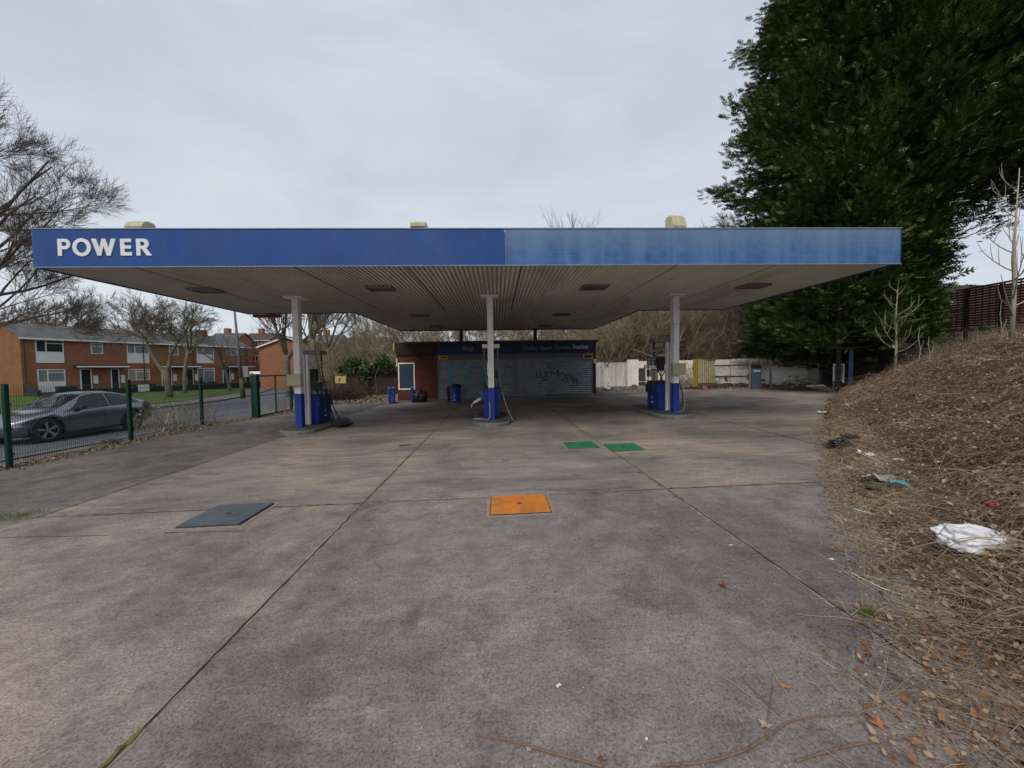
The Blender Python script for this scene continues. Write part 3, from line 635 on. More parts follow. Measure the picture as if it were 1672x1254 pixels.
orange = mat('orange_paint', (.60, .20, .03), (.46, .15, .025), 9, .6, bmp=.25, dirt=(.22, .12, .06), dirt_amt=.75)
greenp = mat('green_paint', (.02, .2, .085), (.015, .13, .06), 9, .6, bmp=.25, dirt=(.09, .11, .07), dirt_amt=.7)
ironp = mat('iron_plate', (.085, .1, .12), (.05, .06, .07), 9, .5, bmp=.3, dirt=(.13, .12, .1), dirt_amt=.5)
t, pl = cover(-.11, .60, 4.42, 5.05, orange, 'tank_cover', 'bright orange square tank cover set in the concrete')
mb = MB()
for r in range(5):
    yy = .22-r*.035; xx = -.23+.02*(r % 2)
    while xx < .22 and r < 4:
        ww = R0.uniform(.012, .03); mb.box(xx, xx+ww, yy-.014, yy, .02, .0235); xx += ww+R0.uniform(.008, .02)
mb.build('raised_pattern', orange, pl)
t, pl = cover(-3.67, -2.95, 4.5, 5.2, ironp, 'tank_cover', 'dark grey iron tank cover near the slab joint on the left', th=.03)
t, pl = cover(1.40, 2.04, 7.72, 8.36, greenp, 'tank_cover', 'green tank cover on the left of the green pair', th=.022)
t, pl = cover(2.17, 2.80, 7.34, 7.98, greenp, 'tank_cover', 'green tank cover on the right of the green pair', th=.022)
# ------------------------------------------------------------------ shop
SY = 21.3; XL_, XR_ = -5.37, 5.40
shop = thing('shop_building', 'low dark brick petrol station shop with closed grey roller shutters', 'shop', (0, SY, 0))
shb = brick_mat('shop_brick', (.15, .045, .028), (.10, .03, .022), (.06, .045, .038), dark=(.03, .014, .012))
def sp_(mb, name, m, parent=shop, **k): return mb.build(name, m, parent, **k)
def sx_(px, py=600): return at(px, py, SY).x
zt = 3.18; xa = sx_(715); xb = sx_(845); xb2 = sx_(838); xc = sx_(966); zs = at(780, 586, SY).z; zf = at(800, 578, SY).z
mb = MB(); mb.box(XL_, xa, 0, .3, -.15, zt-.1); mb.box(xc+.14, XR_, 0, .3, -.1, zt-.1); mb.box(XL_, XL_+.3, .301, 6.5, -.15, zt-.1); mb.box(XR_-.3, XR_, .301, 6.5, -.1, zt-.1); mb.box(XL_+.3, XR_-.3, 6.2, 6.499, -.1, zt-.1); mb.box(xa, xc+.14, .02, .3, zs+.02, zt-.1)
sp_(mb, 'wall', shb)
mb = MB(); mb.box(XL_-.1, XR_+.1, -.1, 6.6, zt-.1, zt); sp_(mb, 'roof', mat('felt_roof', (.03, .03, .03), (.05, .045, .035), 3, .95, bmp=.3))
mb = MB(); mb.box(XL_-.1, XR_+.1, -.125, -.1, zt-.05, zt+.025); sp_(mb, 'roof_trim', mat('roof_trim', (.12, .11, .09), (.06, .055, .045), 3, .8))
mb = MB(); mb.box(XL_-.05, xa, -.1, -.001, zf-.25+.25, zt-.1); sp_(mb, 'fascia_board', mat('brown_board', (.028, .014, .012), (.018, .01, .01), 3, .7))
mb = MB(); mb.box(xa+.002, sx_(969), -.115, -.001, zf, zt-.1); sg = sp_(mb, 'sign_board', mat('sign_blue', (.006, .014, .08), (.005, .01, .055), 1, .45, bmp=0))
letm = mat('faded_letters', (.28, .28, .30), (.17, .17, .19), 30, .6, bmp=0); letb = mat('cleaner_letters', (.62, .62, .64), (.42, .42, .45), 20, .6, bmp=0)
def sgt(tx, p0, p1, pyb, h, mm):
    a_ = at(p0, pyb, SY-.12); b2 = at(p1, pyb, SY-.12); o = text(tx, a_.x, a_.z, -.13, h, b2.x-a_.x, mm, sg)
sgt('Shop', 755.5, 773, 572, .23, letm); sgt('Cradley', 853, 878, 571, .22, letm); sgt('Heath', 881.5, 901, 571, .22, letm); sgt('Service', 906.5, 932, 570.5, .235, letm); sgt('Station', 935, 960, 569.5, .245, letb)
# shutters
shut_m = mat('shutter_steel', (.36, .39, .42), (.24, .265, .29), 3, .35, metal=.5, bmp=.05, dirt=(.1, .09, .08), dirt_amt=.5)
def shutter(x0, x1, zb, zt_):
    mb = MB(); z = zb; n = 0
    while z < zt_-.001:
        h = .115; a_ = z; p = [(-.0, a_), (-.03, a_+.012), (-.045, a_+.05), (-.035, a_+.085), (0.012, a_+.1), (.012, min(a_+.115, zt_))]
        vs = [(x0, q[0]+.02, q[1]) for q in p]+[(x1, q[0]+.02, q[1]) for q in p]
        mb.add(vs, [(k, k+1, k+7, k+6) for k in range(5)]); z += h
    mb.box(x0, x1, -.02, .03, zb-.06, zb-.001)
    return sp_(mb, 'roller_shutter', shut_m)
s1 = shutter(xa+.1, xb2, .08, zs); s1['label'] = 'left roller shutter with pale blue graffiti'
s2 = shutter(xb, xc, .14, zs); s2['label'] = 'right roller shutter with black scribbled graffiti'
rail_s = mat('rail_steel', (.17, .17, .18), (.12, .12, .13), 4, .5)
for q in ((xb2, xb, -.04, .3, .02, zs), (xa, xa+.1, -.05, .3, .0, zs), (xc, xc+.07, -.05, .3, .05, zs)): mb = MB(); mb.box(*q); sp_(mb, 'guide_rail', rail_s)
mb = MB(); mb.box(xa, xc+.07, -.16, .02, zs, zf-.002); sp_(mb, 'shutter_box', mat('shutter_box_grey', (.11, .115, .12), (.08, .08, .085), 4, .5), bevel=.01)
# graffiti as thin paint ribbons following the shutter face
def graffiti(strokes, parent, m, wd, name='graffiti'):
    mb = MB()
    for st in strokes:
        pp = [at(px, py, SY-.012) for px, py in st]
        for i in range(len(pp)-1):
            a_, b_ = pp[i], pp[i+1]; t_ = (b_-a_).normalized(); nn_ = Vector((-t_.z, 0, t_.x))*wd/2; e_ = t_*wd*.3
            q = [a_-e_+nn_, a_-e_-nn_, b_+e_-nn_, b_+e_+nn_]; yo = -.031-.0004*len(mb.f)
            mb.add([(v.x, yo, v.z) for v in q], [(0, 1, 2, 3)])
    return mb.build(name, m, parent)
cy = mat('cyan_spray', (.04, .30, .42), (.08, .2, .26), 12, .6, bmp=0)
graffiti([[(735, 628), (734, 612), (732, 597)]], s1, cy, .17)
graffiti([[(731, 596), (742, 598), (757, 602)], [(735, 613), (746, 613), (755, 611)]], s1, cy, .09)
graffiti([[(759, 632), (762, 620), (766, 601)], [(764, 601), (775, 600), (784, 600)], [(764, 612), (776, 611)]], s1, cy, .1)
graffiti([[(788, 598), (787, 630)], [(787, 598), (797, 622)]], s1, cy, .06)
blk = mat('black_spray', (.012, .014, .018), (.03, .03, .035), 14, .6, bmp=0)
graffiti([[(875, 605), (877, 618)], [(882, 604), (883, 616), (888, 617)], [(891, 617), (890, 606), (895, 609), (891, 612), (896, 617)], [(900, 616), (900, 605), (906, 611), (911, 604), (912, 616)], [(880, 627), (888, 620), (896, 622)], [(914, 612), (920, 608), (922, 614), (928, 610), (933, 618), (940, 622)], [(917, 620), (925, 616), (927, 624)], [(934, 612), (936, 626)], [(940, 615), (944, 630)]], s2, blk, .036)
graffiti([[(826, 600), (830, 596), (834, 600)]], s1, mat('pink_spray', (.2, .1, .1), None, 5, .6, bmp=0), .04)
# boarded window
x0, z1 = sx_(650), at(650, 592.5, SY).z; x1, z0 = sx_(677), at(677, 636, SY).z
mb = MB(); e = .06
for q in [(x0, x1, z0, z0+e), (x0, x1, z1-e, z1), (x0, x0+e, z0+e, z1-e), (x1-e, x1, z0+e, z1-e)]: mb.box(q[0], q[1], -.03, -.001, q[2], q[3])
wf = sp_(mb, 'window', white); wf['label'] = 'small window with pale frame boarded over in dark blue'
mb = MB(); mb.box(x0+e, x1-e, -.018, -.001, z0+e, z1-e); mb.build('board', mat('blue_board', (.035, .05, .085), (.025, .035, .06), 2, .4, dirt=(.06, .07, .09)), wf)
mb = MB(); mb.box(x0+e, x1-e, -.021, -.0185, (z0+z1)/2, (z0+z1)/2+.012); mb.box((x0+x1)/2, (x0+x1)/2+.01, -.0212, -.0186, z0+e, z1-e); mb.build('seam', dark, wf)
for px0, px1, py0, py1 in ((717, 731, 581, 587), (952, 968, 577.5, 586)):
    a_, b_ = at(px0, py1, SY-.2), at(px1, py0, SY-.2)
    mb = MB(); mb.box(a_.x, b_.x, -.26, -.162, a_.z, b_.z); bx_ = sp_(mb, 'alarm_box', yellow, bevel=.01)
    mb = MB(); mb.box(a_.x+.07, b_.x-.07, -.263, -.2605, a_.z+.06, b_.z-.06); mb.build('black_panel', black, bx_)
a_, b_ = at(643.5, 573, SY), at(647, 560, SY)
mb = MB(); mb.box(XL_-.17, XL_-.1, -.1, .25, a_.z, b_.z); sp_(mb, 'corner_bracket', yellow, bevel=.01)
mb = MB(); mb.box(XL_-.05, XL_-.002, .0, .06, 1.9, 2.3); sp_(mb, 'pale_conduit', white)
a_, b_ = at(969.5, 593, SY), at(973, 586, SY); mb = MB(); mb.box(a_.x, b_.x, -.03, -.001, a_.z, b_.z); sp_(mb, 'notice_plate', white)
mb = MB(); mb.box(-5.6, 5.6, -.75, -.0, -.06, .06, Matrix.Rotation(-.0216, 4, 'Y')); tag(mb.build('shop_step', concrete_kerb, loc=(0, SY, .10)), 'low grey concrete kerb running along the foot of the shop shutters', 'kerb')
# bollards
for i, (px, py, h, lb) in enumerate(((636.5, 659.5, .85, 'blue bollard furthest from the shop, left of the close pair'), (643, 659, .87, 'blue bollard nearer the shop wall, right of the close pair'), (673.5, 657.5, .83, 'single blue bollard in front of the boarded window'))):
    p = atg(px, py); t = thing('bollard', lb, 'bollard', (p.x, p.y, p.z-.01), 0, 'blue bollards by the shop')
    mb = MB(); mb.cyl(0, 0, 0, h-.05, .085, 18); mb.build('post', blue, t, smooth=False); mb = MB(); mb.tube([(0, 0, h-.05), (0, 0, h-.02), (0, 0, h)], [.086, .075, .03], 18); mb.build('cap', greyp, t, smooth=True)
# blue bin with emblem in front of the left shutter
p = atg(745, 657); t = thing('forecourt_bin', 'blue bin with a small white emblem in front of the left shutter', 'bin', (p.x, p.y, p.z+.02))
mb = MB(); mb.tube([(0, 0, 0), (0, 0, .08), (0, 0, .72)], [.2, .21, .25], 20); mb.build('body', blue, t); mb = MB(); mb.tube([(0, 0, .72), (0, 0, .84), (0, 0, .9)], [.26, .27, .12], 20); mb.build('lid', navy, t, smooth=True)
mb = MB(); mb.add([(-.12, -.262, .1), (.0, -.262, .1), (.0, -.262, .14), (-.12, -.262, .14), (-.1, -.262, .2), (-.06, -.262, .2), (-.03, -.262, .42), (-.07, -.262, .36)], [(0, 1, 2, 3), (4, 5, 6, 7)]); mb.build('emblem', upvc, t)
p = atg(733, 657); t = thing('guard_post', 'thin black post beside the blue bin by the left shutter', 'post', (p.x, p.y, p.z)); mb = MB(); mb.box(-.07, .07, -.05, .05, 0, .8); mb.build('post', black, t, bevel=.01); mb = MB(); mb.box(-.12, .12, -.1, .1, 0, .02); mb.build('base_plate', dark, t)
# black sack
def blob(name, r, sc3, m, parent=None, seed=0, sub=4, amp=.25, fr=1.6, loc=(0, 0, 0)):
    bm = bmesh.new(); bmesh.ops.create_icosphere(bm, subdivisions=sub, radius=1)
    for v in bm.verts:
        n = mn.fractal(v.co*fr+Vector((seed*3.1, seed, 0)), .6, 2.2, 4); k = 1+amp*n
        v.co = Vector((v.co.x*sc3[0]*k, v.co.y*sc3[1]*k, v.co.z*sc3[2]*k))*r
    me = bpy.data.meshes.new(name); bm.to_mesh(me); bm.free(); me.materials.append(m); me.shade_smooth()
    o = bpy.data.objects.new(name, me); COL.objects.link(o); o.location = loc
    if parent is not None: o.parent = parent
    return o
blackbag = mat('black_plastic', (.012, .012, .014), (.02, .02, .024), 10, .35, bmp=.5, spec=.5)
p = atg(685, 657); tag(blob('rubbish_sack', .36, (1, .8, .95), blackbag, None, 3, 4, .4, loc=(p.x, p.y, p.z+.28)), 'dark rubbish sack slumped against the brick wall by the boarded window', 'rubbish sack')
# ------------------------------------------------------------------ green mesh fence
PY_ = [(-9.95, 8.05), (-10.25, 11.15), (-10.4, 14.1), (-10.15, 16.2)]
postx = [at(8, 640, 8.2), at(210, 640, 11.2), at(328, 640, 14.1), at(412, 640, 16.1)]
posts = [(-10.75, 5.0)]+[(p.x, p.y) for p in postx]
fz = [-.33, -.2, -.19, -.18, -.17]
wire = green_metal
fence_l = ['green mesh fence panel running out of the picture on the left', 'green mesh fence panel in front of the grey car', 'green mesh fence panel with dry weeds growing through it', 'green mesh fence panel next to the gateway']
for i in range(4):
    (xa_, ya_), (xb_, yb_) = posts[i], posts[i+1]
    ln = math.dist(posts[i], posts[i+1]); t = thing('mesh_fence', fence_l[i], 'fence', (xa_, ya_, fz[i]), math.atan2(yb_-ya_, xb_-xa_), 'green mesh fence panels')
    H_ = 1.66; dz = fz[i+1]-fz[i]
    mb = MB(); n = int(ln/.05)
    for k in range(1, n): mb.box(k*ln/n-.0022, k*ln/n+.0022, -.0022, .0022, .05+dz*k/n, H_+dz*k/n)
    for zz_ in np.arange(.08, H_+.01, .2):
        for yy_ in (-.006, .006): mb.add([(0, yy_-.003, zz_-.003), (0, yy_+.003, zz_+.003), (ln, yy_+.003, zz_+.003+dz), (ln, yy_-.003, zz_-.003+dz)], [(0, 1, 2, 3)])
    mb.build('mesh_panel', wire, t)
def gpost(x, y, h, s, z, lab, g='green posts of the mesh fence'):
    t = thing('fence_post', lab, 'fence post', (x, y, z), rad(-8), g)
    mb = MB(); mb.box(-s/2, s/2, -s/2, s/2, 0, h); mb.build('post', green_metal, t, bevel=.005)
    mb = MB(); mb.box(-s/2-.003, s/2+.003, -s/2-.003, s/2+.003, h, h+.012); mb.build('cap', green_metal, t)
    mb = MB()
    for zz_ in (.3, .8, 1.3): mb.box(-s/2-.012, s/2+.012, s/2, s/2+.012, zz_, zz_+.04)
    mb.build('clip', dark, t)
    mb = MB(); mb.box(-s*.9, s*.9, -s*.9, s*.9, -.03, .012); mb.build('foot_plate', greyp, t)
lbs = ['green fence post at the left edge of the picture, nearest the camera', 'green fence post standing in front of the rear of the grey car', 'green fence post with dry weeds at its foot', 'slim green post at the gateway']
for i in range(1, 5): gpost(*posts[i], [1.72, 1.72, 1.70, 1.72][i-1], .078, fz[i], lbs[i-1])
# gate: thick hinge post and swung frame
gp = at(418.5, 640, 16.0); gpost(gp.x, gp.y, 1.78, .17, -.17, 'thick green gate post beside the slim post at the gateway')
g0 = at(421, 640, 16.1); g1 = at(475, 640, 18.6)
t = thing('metal_gate', 'open dark green frame gate between the thick post and the left column', 'gate', (g0.x, g0.y, -.17), math.atan2(g1.y-g0.y, g1.x-g0.x)); ln = (g1-g0).length
for z_ in (.08, 1.68): mb = MB(); mb.box(0, ln, -.025, .025, z_, z_+.05); mb.build('rail', green_metal, t)
for q in (0, .5, 1): mb = MB(); mb.box(q*(ln-.05), q*(ln-.05)+.05, -.0245, .0245, .131, 1.679); mb.build('upright', green_metal, t)
mb = MB(); mb.box(0.06, ln-.06, -.012, .012, .9, .925); mb.build('mid_rail', green_metal, t)
gpost(g1.x, g1.y, 1.74, .1, -.15, 'far green gate post just left of the left column')
# ------------------------------------------------------------------ car
paint = mat('grey_metallic', (.26, .275, .305), (.23, .245, .275), 2, .2, metal=.85, bmp=0, spec=.6)
lowpaint = mat('dark_trim', (.03, .032, .036), None, 4, .5)
cf = atz(80, 722, ROADZ); crr = atz(219.6, 701, ROADZ)
CL = 4.5; yaw = math.atan2(crr.y-cf.y, crr.x-cf.x)
wb_ = (crr-cf).length
car = thing('parked_car', 'grey electric hatchback passing on the road behind the mesh fence', 'car', (0, 0, 0), yaw)
# car local: x from front to rear, y left/right; camera side is local -y ... width 1.9
ST = [ # x, zbot, w_sill, w_mid, zbelt, wbelt, zedge, wedge, ztop
 (0.00, .42, .50, .60, .60, .55, .66, .45, .68), (.07, .30, .70, .80, .66, .76, .74, .60, .77), (.22, .22, .84, .89, .72, .85, .82, .68, .85),
 (.55, .20, .90, .94, .80, .90, .90, .70, .93), (.95, .20, .91, .95, .87, .90, .97, .70, 1.00), (1.25, .20, .91, .95, .92, .90, 1.02, .70, 1.05),
 (1.65, .20, .91, .95, .95, .90, 1.24, .68, 1.27), (2.05, .20, .91, .95, .97, .90, 1.45, .62, 1.49), (2.45, .20, .91, .95, .98, .90, 1.52, .60, 1.56),
 (2.95, .20, .91, .95, .99, .91, 1.50, .60, 1.555), (3.35, .20, .91, .96, 1.01, .91, 1.43, .60, 1.50), (3.75, .20, .91, .97, 1.05, .91, 1.31, .60, 1.39),
 (4.05, .22, .90, .96, 1.07, .89, 1.17, .62, 1.23), (4.25, .26, .88, .93, 1.05, .86, 1.10, .64, 1.12), (4.42, .32, .82, .86, .98, .80, 1.03, .62, 1.04), (4.5, .42, .70, .76, .9, .70, .94, .55, .95)]
ks = (wb_+1.66)/CL
def ring(st):
    x, zb_, ws, wm, zbe, wbe, ze, we, ztop = st; x *= ks
    zm = zb_+(zbe-zb_)*.55
    half = [(0, zb_), (ws*.8, zb_), (ws, zb_+.09), (wm, zm), (wm*.99, zm+.1), (wbe, zbe), ((wbe+we)/2+.015, (zbe+ze)/2), (we, ze), (we*.6, ze+(ztop-ze)*.75), (0, ztop)]
    return [(x, -a, z) for a, z in half]+[(x, a, z) for a, z in half[1:-1][::-1]]
mb = MB(); rings = [ring(s_) for s_ in ST]; n = len(rings[0]); vs = [p for r in rings for p in r]
fs = [(i*n+k, i*n+(k+1) % n, (i+1)*n+(k+1) % n, (i+1)*n+k) for i in range(len(rings)-1) for k in range(n)]
fs += [tuple(range(n))[::-1], tuple((len(rings)-1)*n+k for k in range(n))]
mb.add(vs, fs); body = mb.build('body', [paint, lowpaint], car, smooth=True)
xf = .83*ks*1.0; xf = .80; xr = xf+wb_; RW = .385
def boolcut(o, cutters):
    for cx, cy_, r, w2 in cutters:
        mbc = MB(); mbc.tube([(cx, cy_-w2, RW), (cx, cy_+w2, RW)], r, 32); co = mbc.build('cutter', paint, None)
        bpy.context.view_layer.update()
        md = o.modifiers.new('b', 'BOOLEAN'); md.operation = 'DIFFERENCE'; md.solver = 'EXACT'; md.object = co
        par = o.parent; o.parent = None; bpy.context.view_layer.update(); dg = bpy.context.evaluated_depsgraph_get(); me = bpy.data.meshes.new_from_object(o.evaluated_get(dg)); o.modifiers.clear(); o.data = me; o.parent = par
        bpy.data.objects.remove(co)
boolcut(body, [(xf, -.86, .435, .2), (xf, .86, .435, .2), (xr, -.86, .435, .2), (xr, .86, .435, .2)])
for p_ in body.data.polygons: p_.use_smooth = True
body.data.polygons.foreach_set('material_index', [0]*len(body.data.polygons))
try:
    body.data.set_sharp_from_angle(angle=rad(42))
except Exception: pass
def patch(i0, i1, k0, k1, name, m, off=.014, sides=(-1, 1), lab=None):
    """glass laid just proud of the lofted body between fractional stations and ring positions"""
    def P(i, k, s):
        a = int(min(i, len(ST)-1.001)); fa = i-a; kk = int(k); fk = k-kk
        q = lambda st, j: Vector(st[j])
        r = rings[a]; r2 = rings[a+1]
        p = (q(r, kk)*(1-fk)+q(r, kk+1)*fk)*(1-fa)+(q(r2, kk)*(1-fk)+q(r2, kk+1)*fk)*fa
        return Vector((p.x, p.y*(-s), p.z))
    for s in sides:
        mb = MB(); NI = 10; NK = 5; vs = []
        for a in range(NI+1):
            for c_ in range(NK+1):
                k = k0+(k1-k0)*c_/NK; t0 = i0(c_/NK) if callable(i0) else i0; t1 = i1(c_/NK) if callable(i1) else i1
                p = P(t0+(t1-t0)*a/NI, k, s); c0 = Vector((p.x, 0, .7)); dn = (p-c0).normalized(); vs.append(p+dn*off)
        mb.add(vs, [(a*(NK+1)+c_, a*(NK+1)+c_+1, (a+1)*(NK+1)+c_+1, (a+1)*(NK+1)+c_) for a in range(NI) for c_ in range(NK)])
        mb.build(name, m, car, smooth=True)
cg = mat('car_glass', (.01, .012, .015), (.015, .018, .022), 1, .03, bmp=0, spec=.5)
patch(lambda f: 5.35+f*1.45, 8.6, 5.15, 6.85, 'side_window', cg)
patch(8.72, lambda f: 11.6-f*1.0, 5.15, 6.85, 'side_window', cg)
patch(5.2, 6.95, 7.1, 8.98, 'windscreen', cg, .016)
patch(11.2, 12.6, 7.2, 8.98, 'rear_window', cg, .008)
mb = MB(); mb.box(xf+.46, xr-.46, -.915, .915, .17, .29); mb.build('sill', lowpaint, car, bevel=.02)
for s in (-1, 1):
    for xw in (xf, xr):   # arch liner trims
        mb = MB(); pts = [(xw+.44*math.cos(a_), s*.952, RW+.44*math.sin(a_)) for a_ in np.linspace(-.25, PI+.25, 18)]; mb.tube(pts, .022, 6); mb.build('arch_trim', lowpaint, car, smooth=True)
    pts = [(.06*ks, s*.72, .67), (.25*ks, s*.86, .74), (.5*ks, s*.905, .80)]
    mb = MB(); mb.tube(pts, [.02, .04, .015], 8); mb.build('headlight', upvc, car, smooth=True)
    mb = MB(); mb.tube([(4.15*ks, s*.93, .98), (4.3*ks, s*.88, .98), (4.42*ks, s*.78, .98)], [.02, .035, .035], 8); mb.build('tail_light', redp, car, smooth=True)
    mb = MB(); mb.box(1.72*ks, 1.88*ks, s*1.0-.07, s*1.0+.07, .98, 1.10); mb.box(1.78*ks, 1.85*ks, s*.93-.06, s*.93+.06, .97, 1.0); mb.build('wing_mirror', lowpaint, car, bevel=.02)
    for xx in (2.35, 3.2): mb = MB(); mb.box(xx*ks, (xx+.16)*ks, s*.955-.008, s*.955+.008, .84, .865); mb.build('door_handle', paint, car, bevel=.005)
    mb = MB()
    for xx in (1.42, 2.52, 3.45): mb.tube([(xx*ks, s*.952, .32), (xx*ks+.02, s*.965, .62), (xx*ks+.04, s*.925, .96)], .004, 4)
    mb.build('door_seam', black, car)
    mb = MB(); mb.tube([(1.3*ks, s*.93, .945), (2.4*ks, s*.93, 1.0), (3.6*ks, s*.925, 1.065)], .007, 5); mb.build('window_trim', lowpaint, car)
tyre_m = mat('tyre', (.018, .018, .018), (.03, .03, .03), 20, .85, bmp=.2); rim_m = mat('alloy', (.5, .5, .52), (.42, .42, .44), 8, .3, metal=.7, bmp=0)
def wheel(cx, s, spin):
    mb = MB(); prof = [(.27, .1), (.33, .115), (.378, .09), (.385, 0), (.378, -.09), (.33, -.115), (.27, -.1)]; NN = 36
    vs = [(cx+r*math.cos(2*PI*k/NN), s*.84+d_, RW+r*math.sin(2*PI*k/NN)) for r, d_ in prof for k in range(NN)]
    mb.add(vs, [(j*NN+k, j*NN+(k+1) % NN, (j+1)*NN+(k+1) % NN, (j+1)*NN+k) for j in range(len(prof)-1) for k in range(NN)])
    wh = mb.build('wheel', tyre_m, car, smooth=True)
    mb = MB(); yo = s*.93
    mb.tube([(cx, s*.80, RW), (cx, s*.86, RW)], .268, 32); mb.build('hub_back', black, wh)
    mb = MB()
    for k in range(5):
        a_ = 2*PI*k/5+spin
        def q(r, da, y=yo): return (cx+r*math.cos(a_+da), y, RW+r*math.sin(a_+da))
        vs = [q(.05, -.5), q(.05, .5), q(.27, .30), q(.27, -.10), q(.16, -.12)]
        vs2 = [(v[0], v[1]-s*.03, v[2]) for v in vs]
        mb.add(vs+vs2, [(0, 1, 2, 3, 4), (5, 9, 8, 7, 6), (0, 5, 6, 1), (1, 6, 7, 2), (2, 7, 8, 3), (3, 8, 9, 4), (4, 9, 5, 0)])
    mb.tube([(cx, yo-.02, RW), (cx, yo+.01*s, RW)], .06, 16)
    ringp = [(cx+.268*math.cos(2*PI*k/40), yo-.005*s, RW+.268*math.sin(2*PI*k/40)) for k in range(41)]; mb.tube(ringp, .012, 6)
    mb.build('rim', rim_m, wh)
for cx in (xf, xr):
    for s in (-1, 1): wheel(cx, s, .35 if cx == xf else .9)
mb = MB(); mb.box(-.012, .006, -.26, .26, .42, .53); mb.build('number_plate', upvc, car)
o_ = Vector((xf, -.93, 0)); # place: camera-side front wheel contact at cf
rot = Matrix.Rotation(yaw, 3, 'Z'); sidev = rot @ Vector((0, -1, 0))
yside = -.93 if sidev.x > 0 else .93
base_ = cf - rot @ Vector((xf, yside, 0)); car.location = (base_.x, base_.y, ROADZ)
# ------------------------------------------------------------------ houses
hb = brick_mat('orange_brick', (.32, .125, .065), (.22, .08, .042), (.30, .2, .14), dark=(.2, .08, .045))
hb_g = brick_mat('tan_gable_brick', (.28, .14, .055), (.2, .09, .035), (.17, .11, .06), dark=(.12, .055, .025))
slate = brick_mat('roof_tiles', (.15, .15, .155), (.09, .09, .095), (.035, .035, .035), .33, .11, dark=(.07, .075, .06))
HA = at(38, 640, 36.0); HB = at(408, 640, 54.0)
hd = Vector((HB.x-HA.x, HB.y-HA.y)).normalized(); HL = math.dist((HA.x, HA.y), (HB.x, HB.y)); hrz = math.atan2(hd.y, hd.x)
HZ = -.42; EZ = at(32, 551, 36).z-HZ; RZ = EZ+1.45
hn = Vector((-hd.y, hd.x))
def hhit(px, py, off=0):
    """pixel on the facade plane -> (local x, local z)"""
    d = ray(px, py); P0 = Vector((HA.x, HA.y))+hn*off
    tt = (P0.dot(hn)-0)/(d.x*hn.x+d.y*hn.y) if True else 0
    q = OC+d*tt; return (Vector((q.x, q.y))-Vector((HA.x, HA.y))).dot(hd), q.z-HZ
hs1 = thing('terraced_block', 'long two storey orange brick terrace with white windows and porches across the road', 'building', (HA.x, HA.y, HZ), hrz)
DP = 7.0
mb = MB(); mb.box(0, HL, .0, DP, -.5, EZ-.02); mb.build('wall', hb, hs1)
mb = MB(); mb.add([(-.012, .0, -.5), (-.012, DP, -.5), (-.012, DP, EZ-.02), (-.012, DP/2, RZ-.1), (-.012, .0, EZ-.02), (.001, .0, -.5), (.001, DP, -.5), (.001, DP, EZ-.02), (.001, DP/2, RZ-.1), (.001, .0, EZ-.02)], [(0, 1, 2, 3, 4), (0, 4, 9, 5), (4, 3, 8, 9)]); e_ = mb.build('gable_wall', hb_g, hs1); e_['label'] = 'plain tan brick gable end'
mb = MB(); ov = .3
for a_, b_, c_, d_ in (((-.15, -ov, EZ-.08), (HL+.15, -ov, EZ-.08), (HL+.15, DP/2, RZ), (-.15, DP/2, RZ)), ((HL+.15, DP+ov, EZ-.08), (-.15, DP+ov, EZ-.08), (-.15, DP/2, RZ), (HL+.15, DP/2, RZ))):
    up = Vector((0, 0, .09)); P = [Vector(v) for v in (a_, b_, c_, d_)]
    mb.add([tuple(v) for v in P]+[tuple(v+up) for v in P], [(0, 3, 2, 1), (4, 5, 6, 7), (0, 1, 5, 4), (1, 2, 6, 5), (3, 0, 4, 7)])
rf = mb.build('roof', slate, hs1)
mb = MB(); mb.box(HL*.80, HL*.80+.9, DP/2-.3, DP/2+.4, RZ-.5, RZ+.75); mb.build('chimney', hb, rf)
mb = MB(); mb.box(-.15, HL+.15, -ov-.11, -ov-.01, EZ-.14, EZ-.0); mb.build('gutter', upvc, hs1)
mb = MB()
for px_ in (40.5, 235, 316, 403): s_, _ = hhit(px_, 600); mb = MB(); mb.tube([(s_, -.07, 0), (s_, -.07, EZ-.14)], .04, 6); mb.build('downpipe', dark, hs1)
def window(px0, py0, px1, py1, mode, lab=None, panel=None, parent=hs1, hh=None, mull=.36):
    hh = hh or hhit
    xm_ = (px0+px1)/2; s0 = hh(px0, (py0+py1)/2)[0]; s1_ = hh(px1, (py0+py1)/2)[0]; zt_ = hh(xm_, py0)[1]; zb_ = hh(xm_, py1)[1]
    zp = zb_ if panel is None else hh(xm_, panel)[1]
    e = .07; mb = MB(); W = s1_-s0
    for q in [(s0, s1_, zp, zp+e), (s0, s1_, zt_-e, zt_), (s0, s0+e, zp+e, zt_-e), (s1_-e, s1_, zp+e, zt_-e)]: mb.box(q[0], q[1], -.045, -.001, q[2], q[3])
    if mode != 'small': mb.box(s0+W*mull-.04, s0+W*mull+.04, -.043, -.001, zp+e, zt_-e); mb.box(s0+W*mull+.04, s1_-e, -.043, -.001, zt_-.32, zt_-.26)
    else: mb.box(s0+e, s1_-e, -.043, -.001, zt_-.36, zt_-.29)
    wn = mb.build('window', upvc, parent)
    mb = MB(); mb.box(s0+e, s1_-e, -.018, -.001, zp+e, zt_-e); mb.build('pane', {'dark': glass, 'curtain': curtain, 'blind': blind, 'small': curtain}[mode], wn)
    if panel is not None: mb = MB(); mb.box(s0, s1_, -.035, -.001, zb_, zp-.004); mb.build('panel', upvc, wn)
    if lab: wn['label'] = lab
window(58, 555.5, 104, 592.5, 'dark', 'upstairs window with dark glass over a white panel', 575.5)
window(61.5, 603, 107, 640, 'curtain', None, 624)
window(148, 560, 167.5, 578, 'small'); window(207, 561, 243, 593, 'curtain', None, 577.5)
window(209, 602.5, 244.5, 621, 'blind', 'ground floor window with cream blinds')
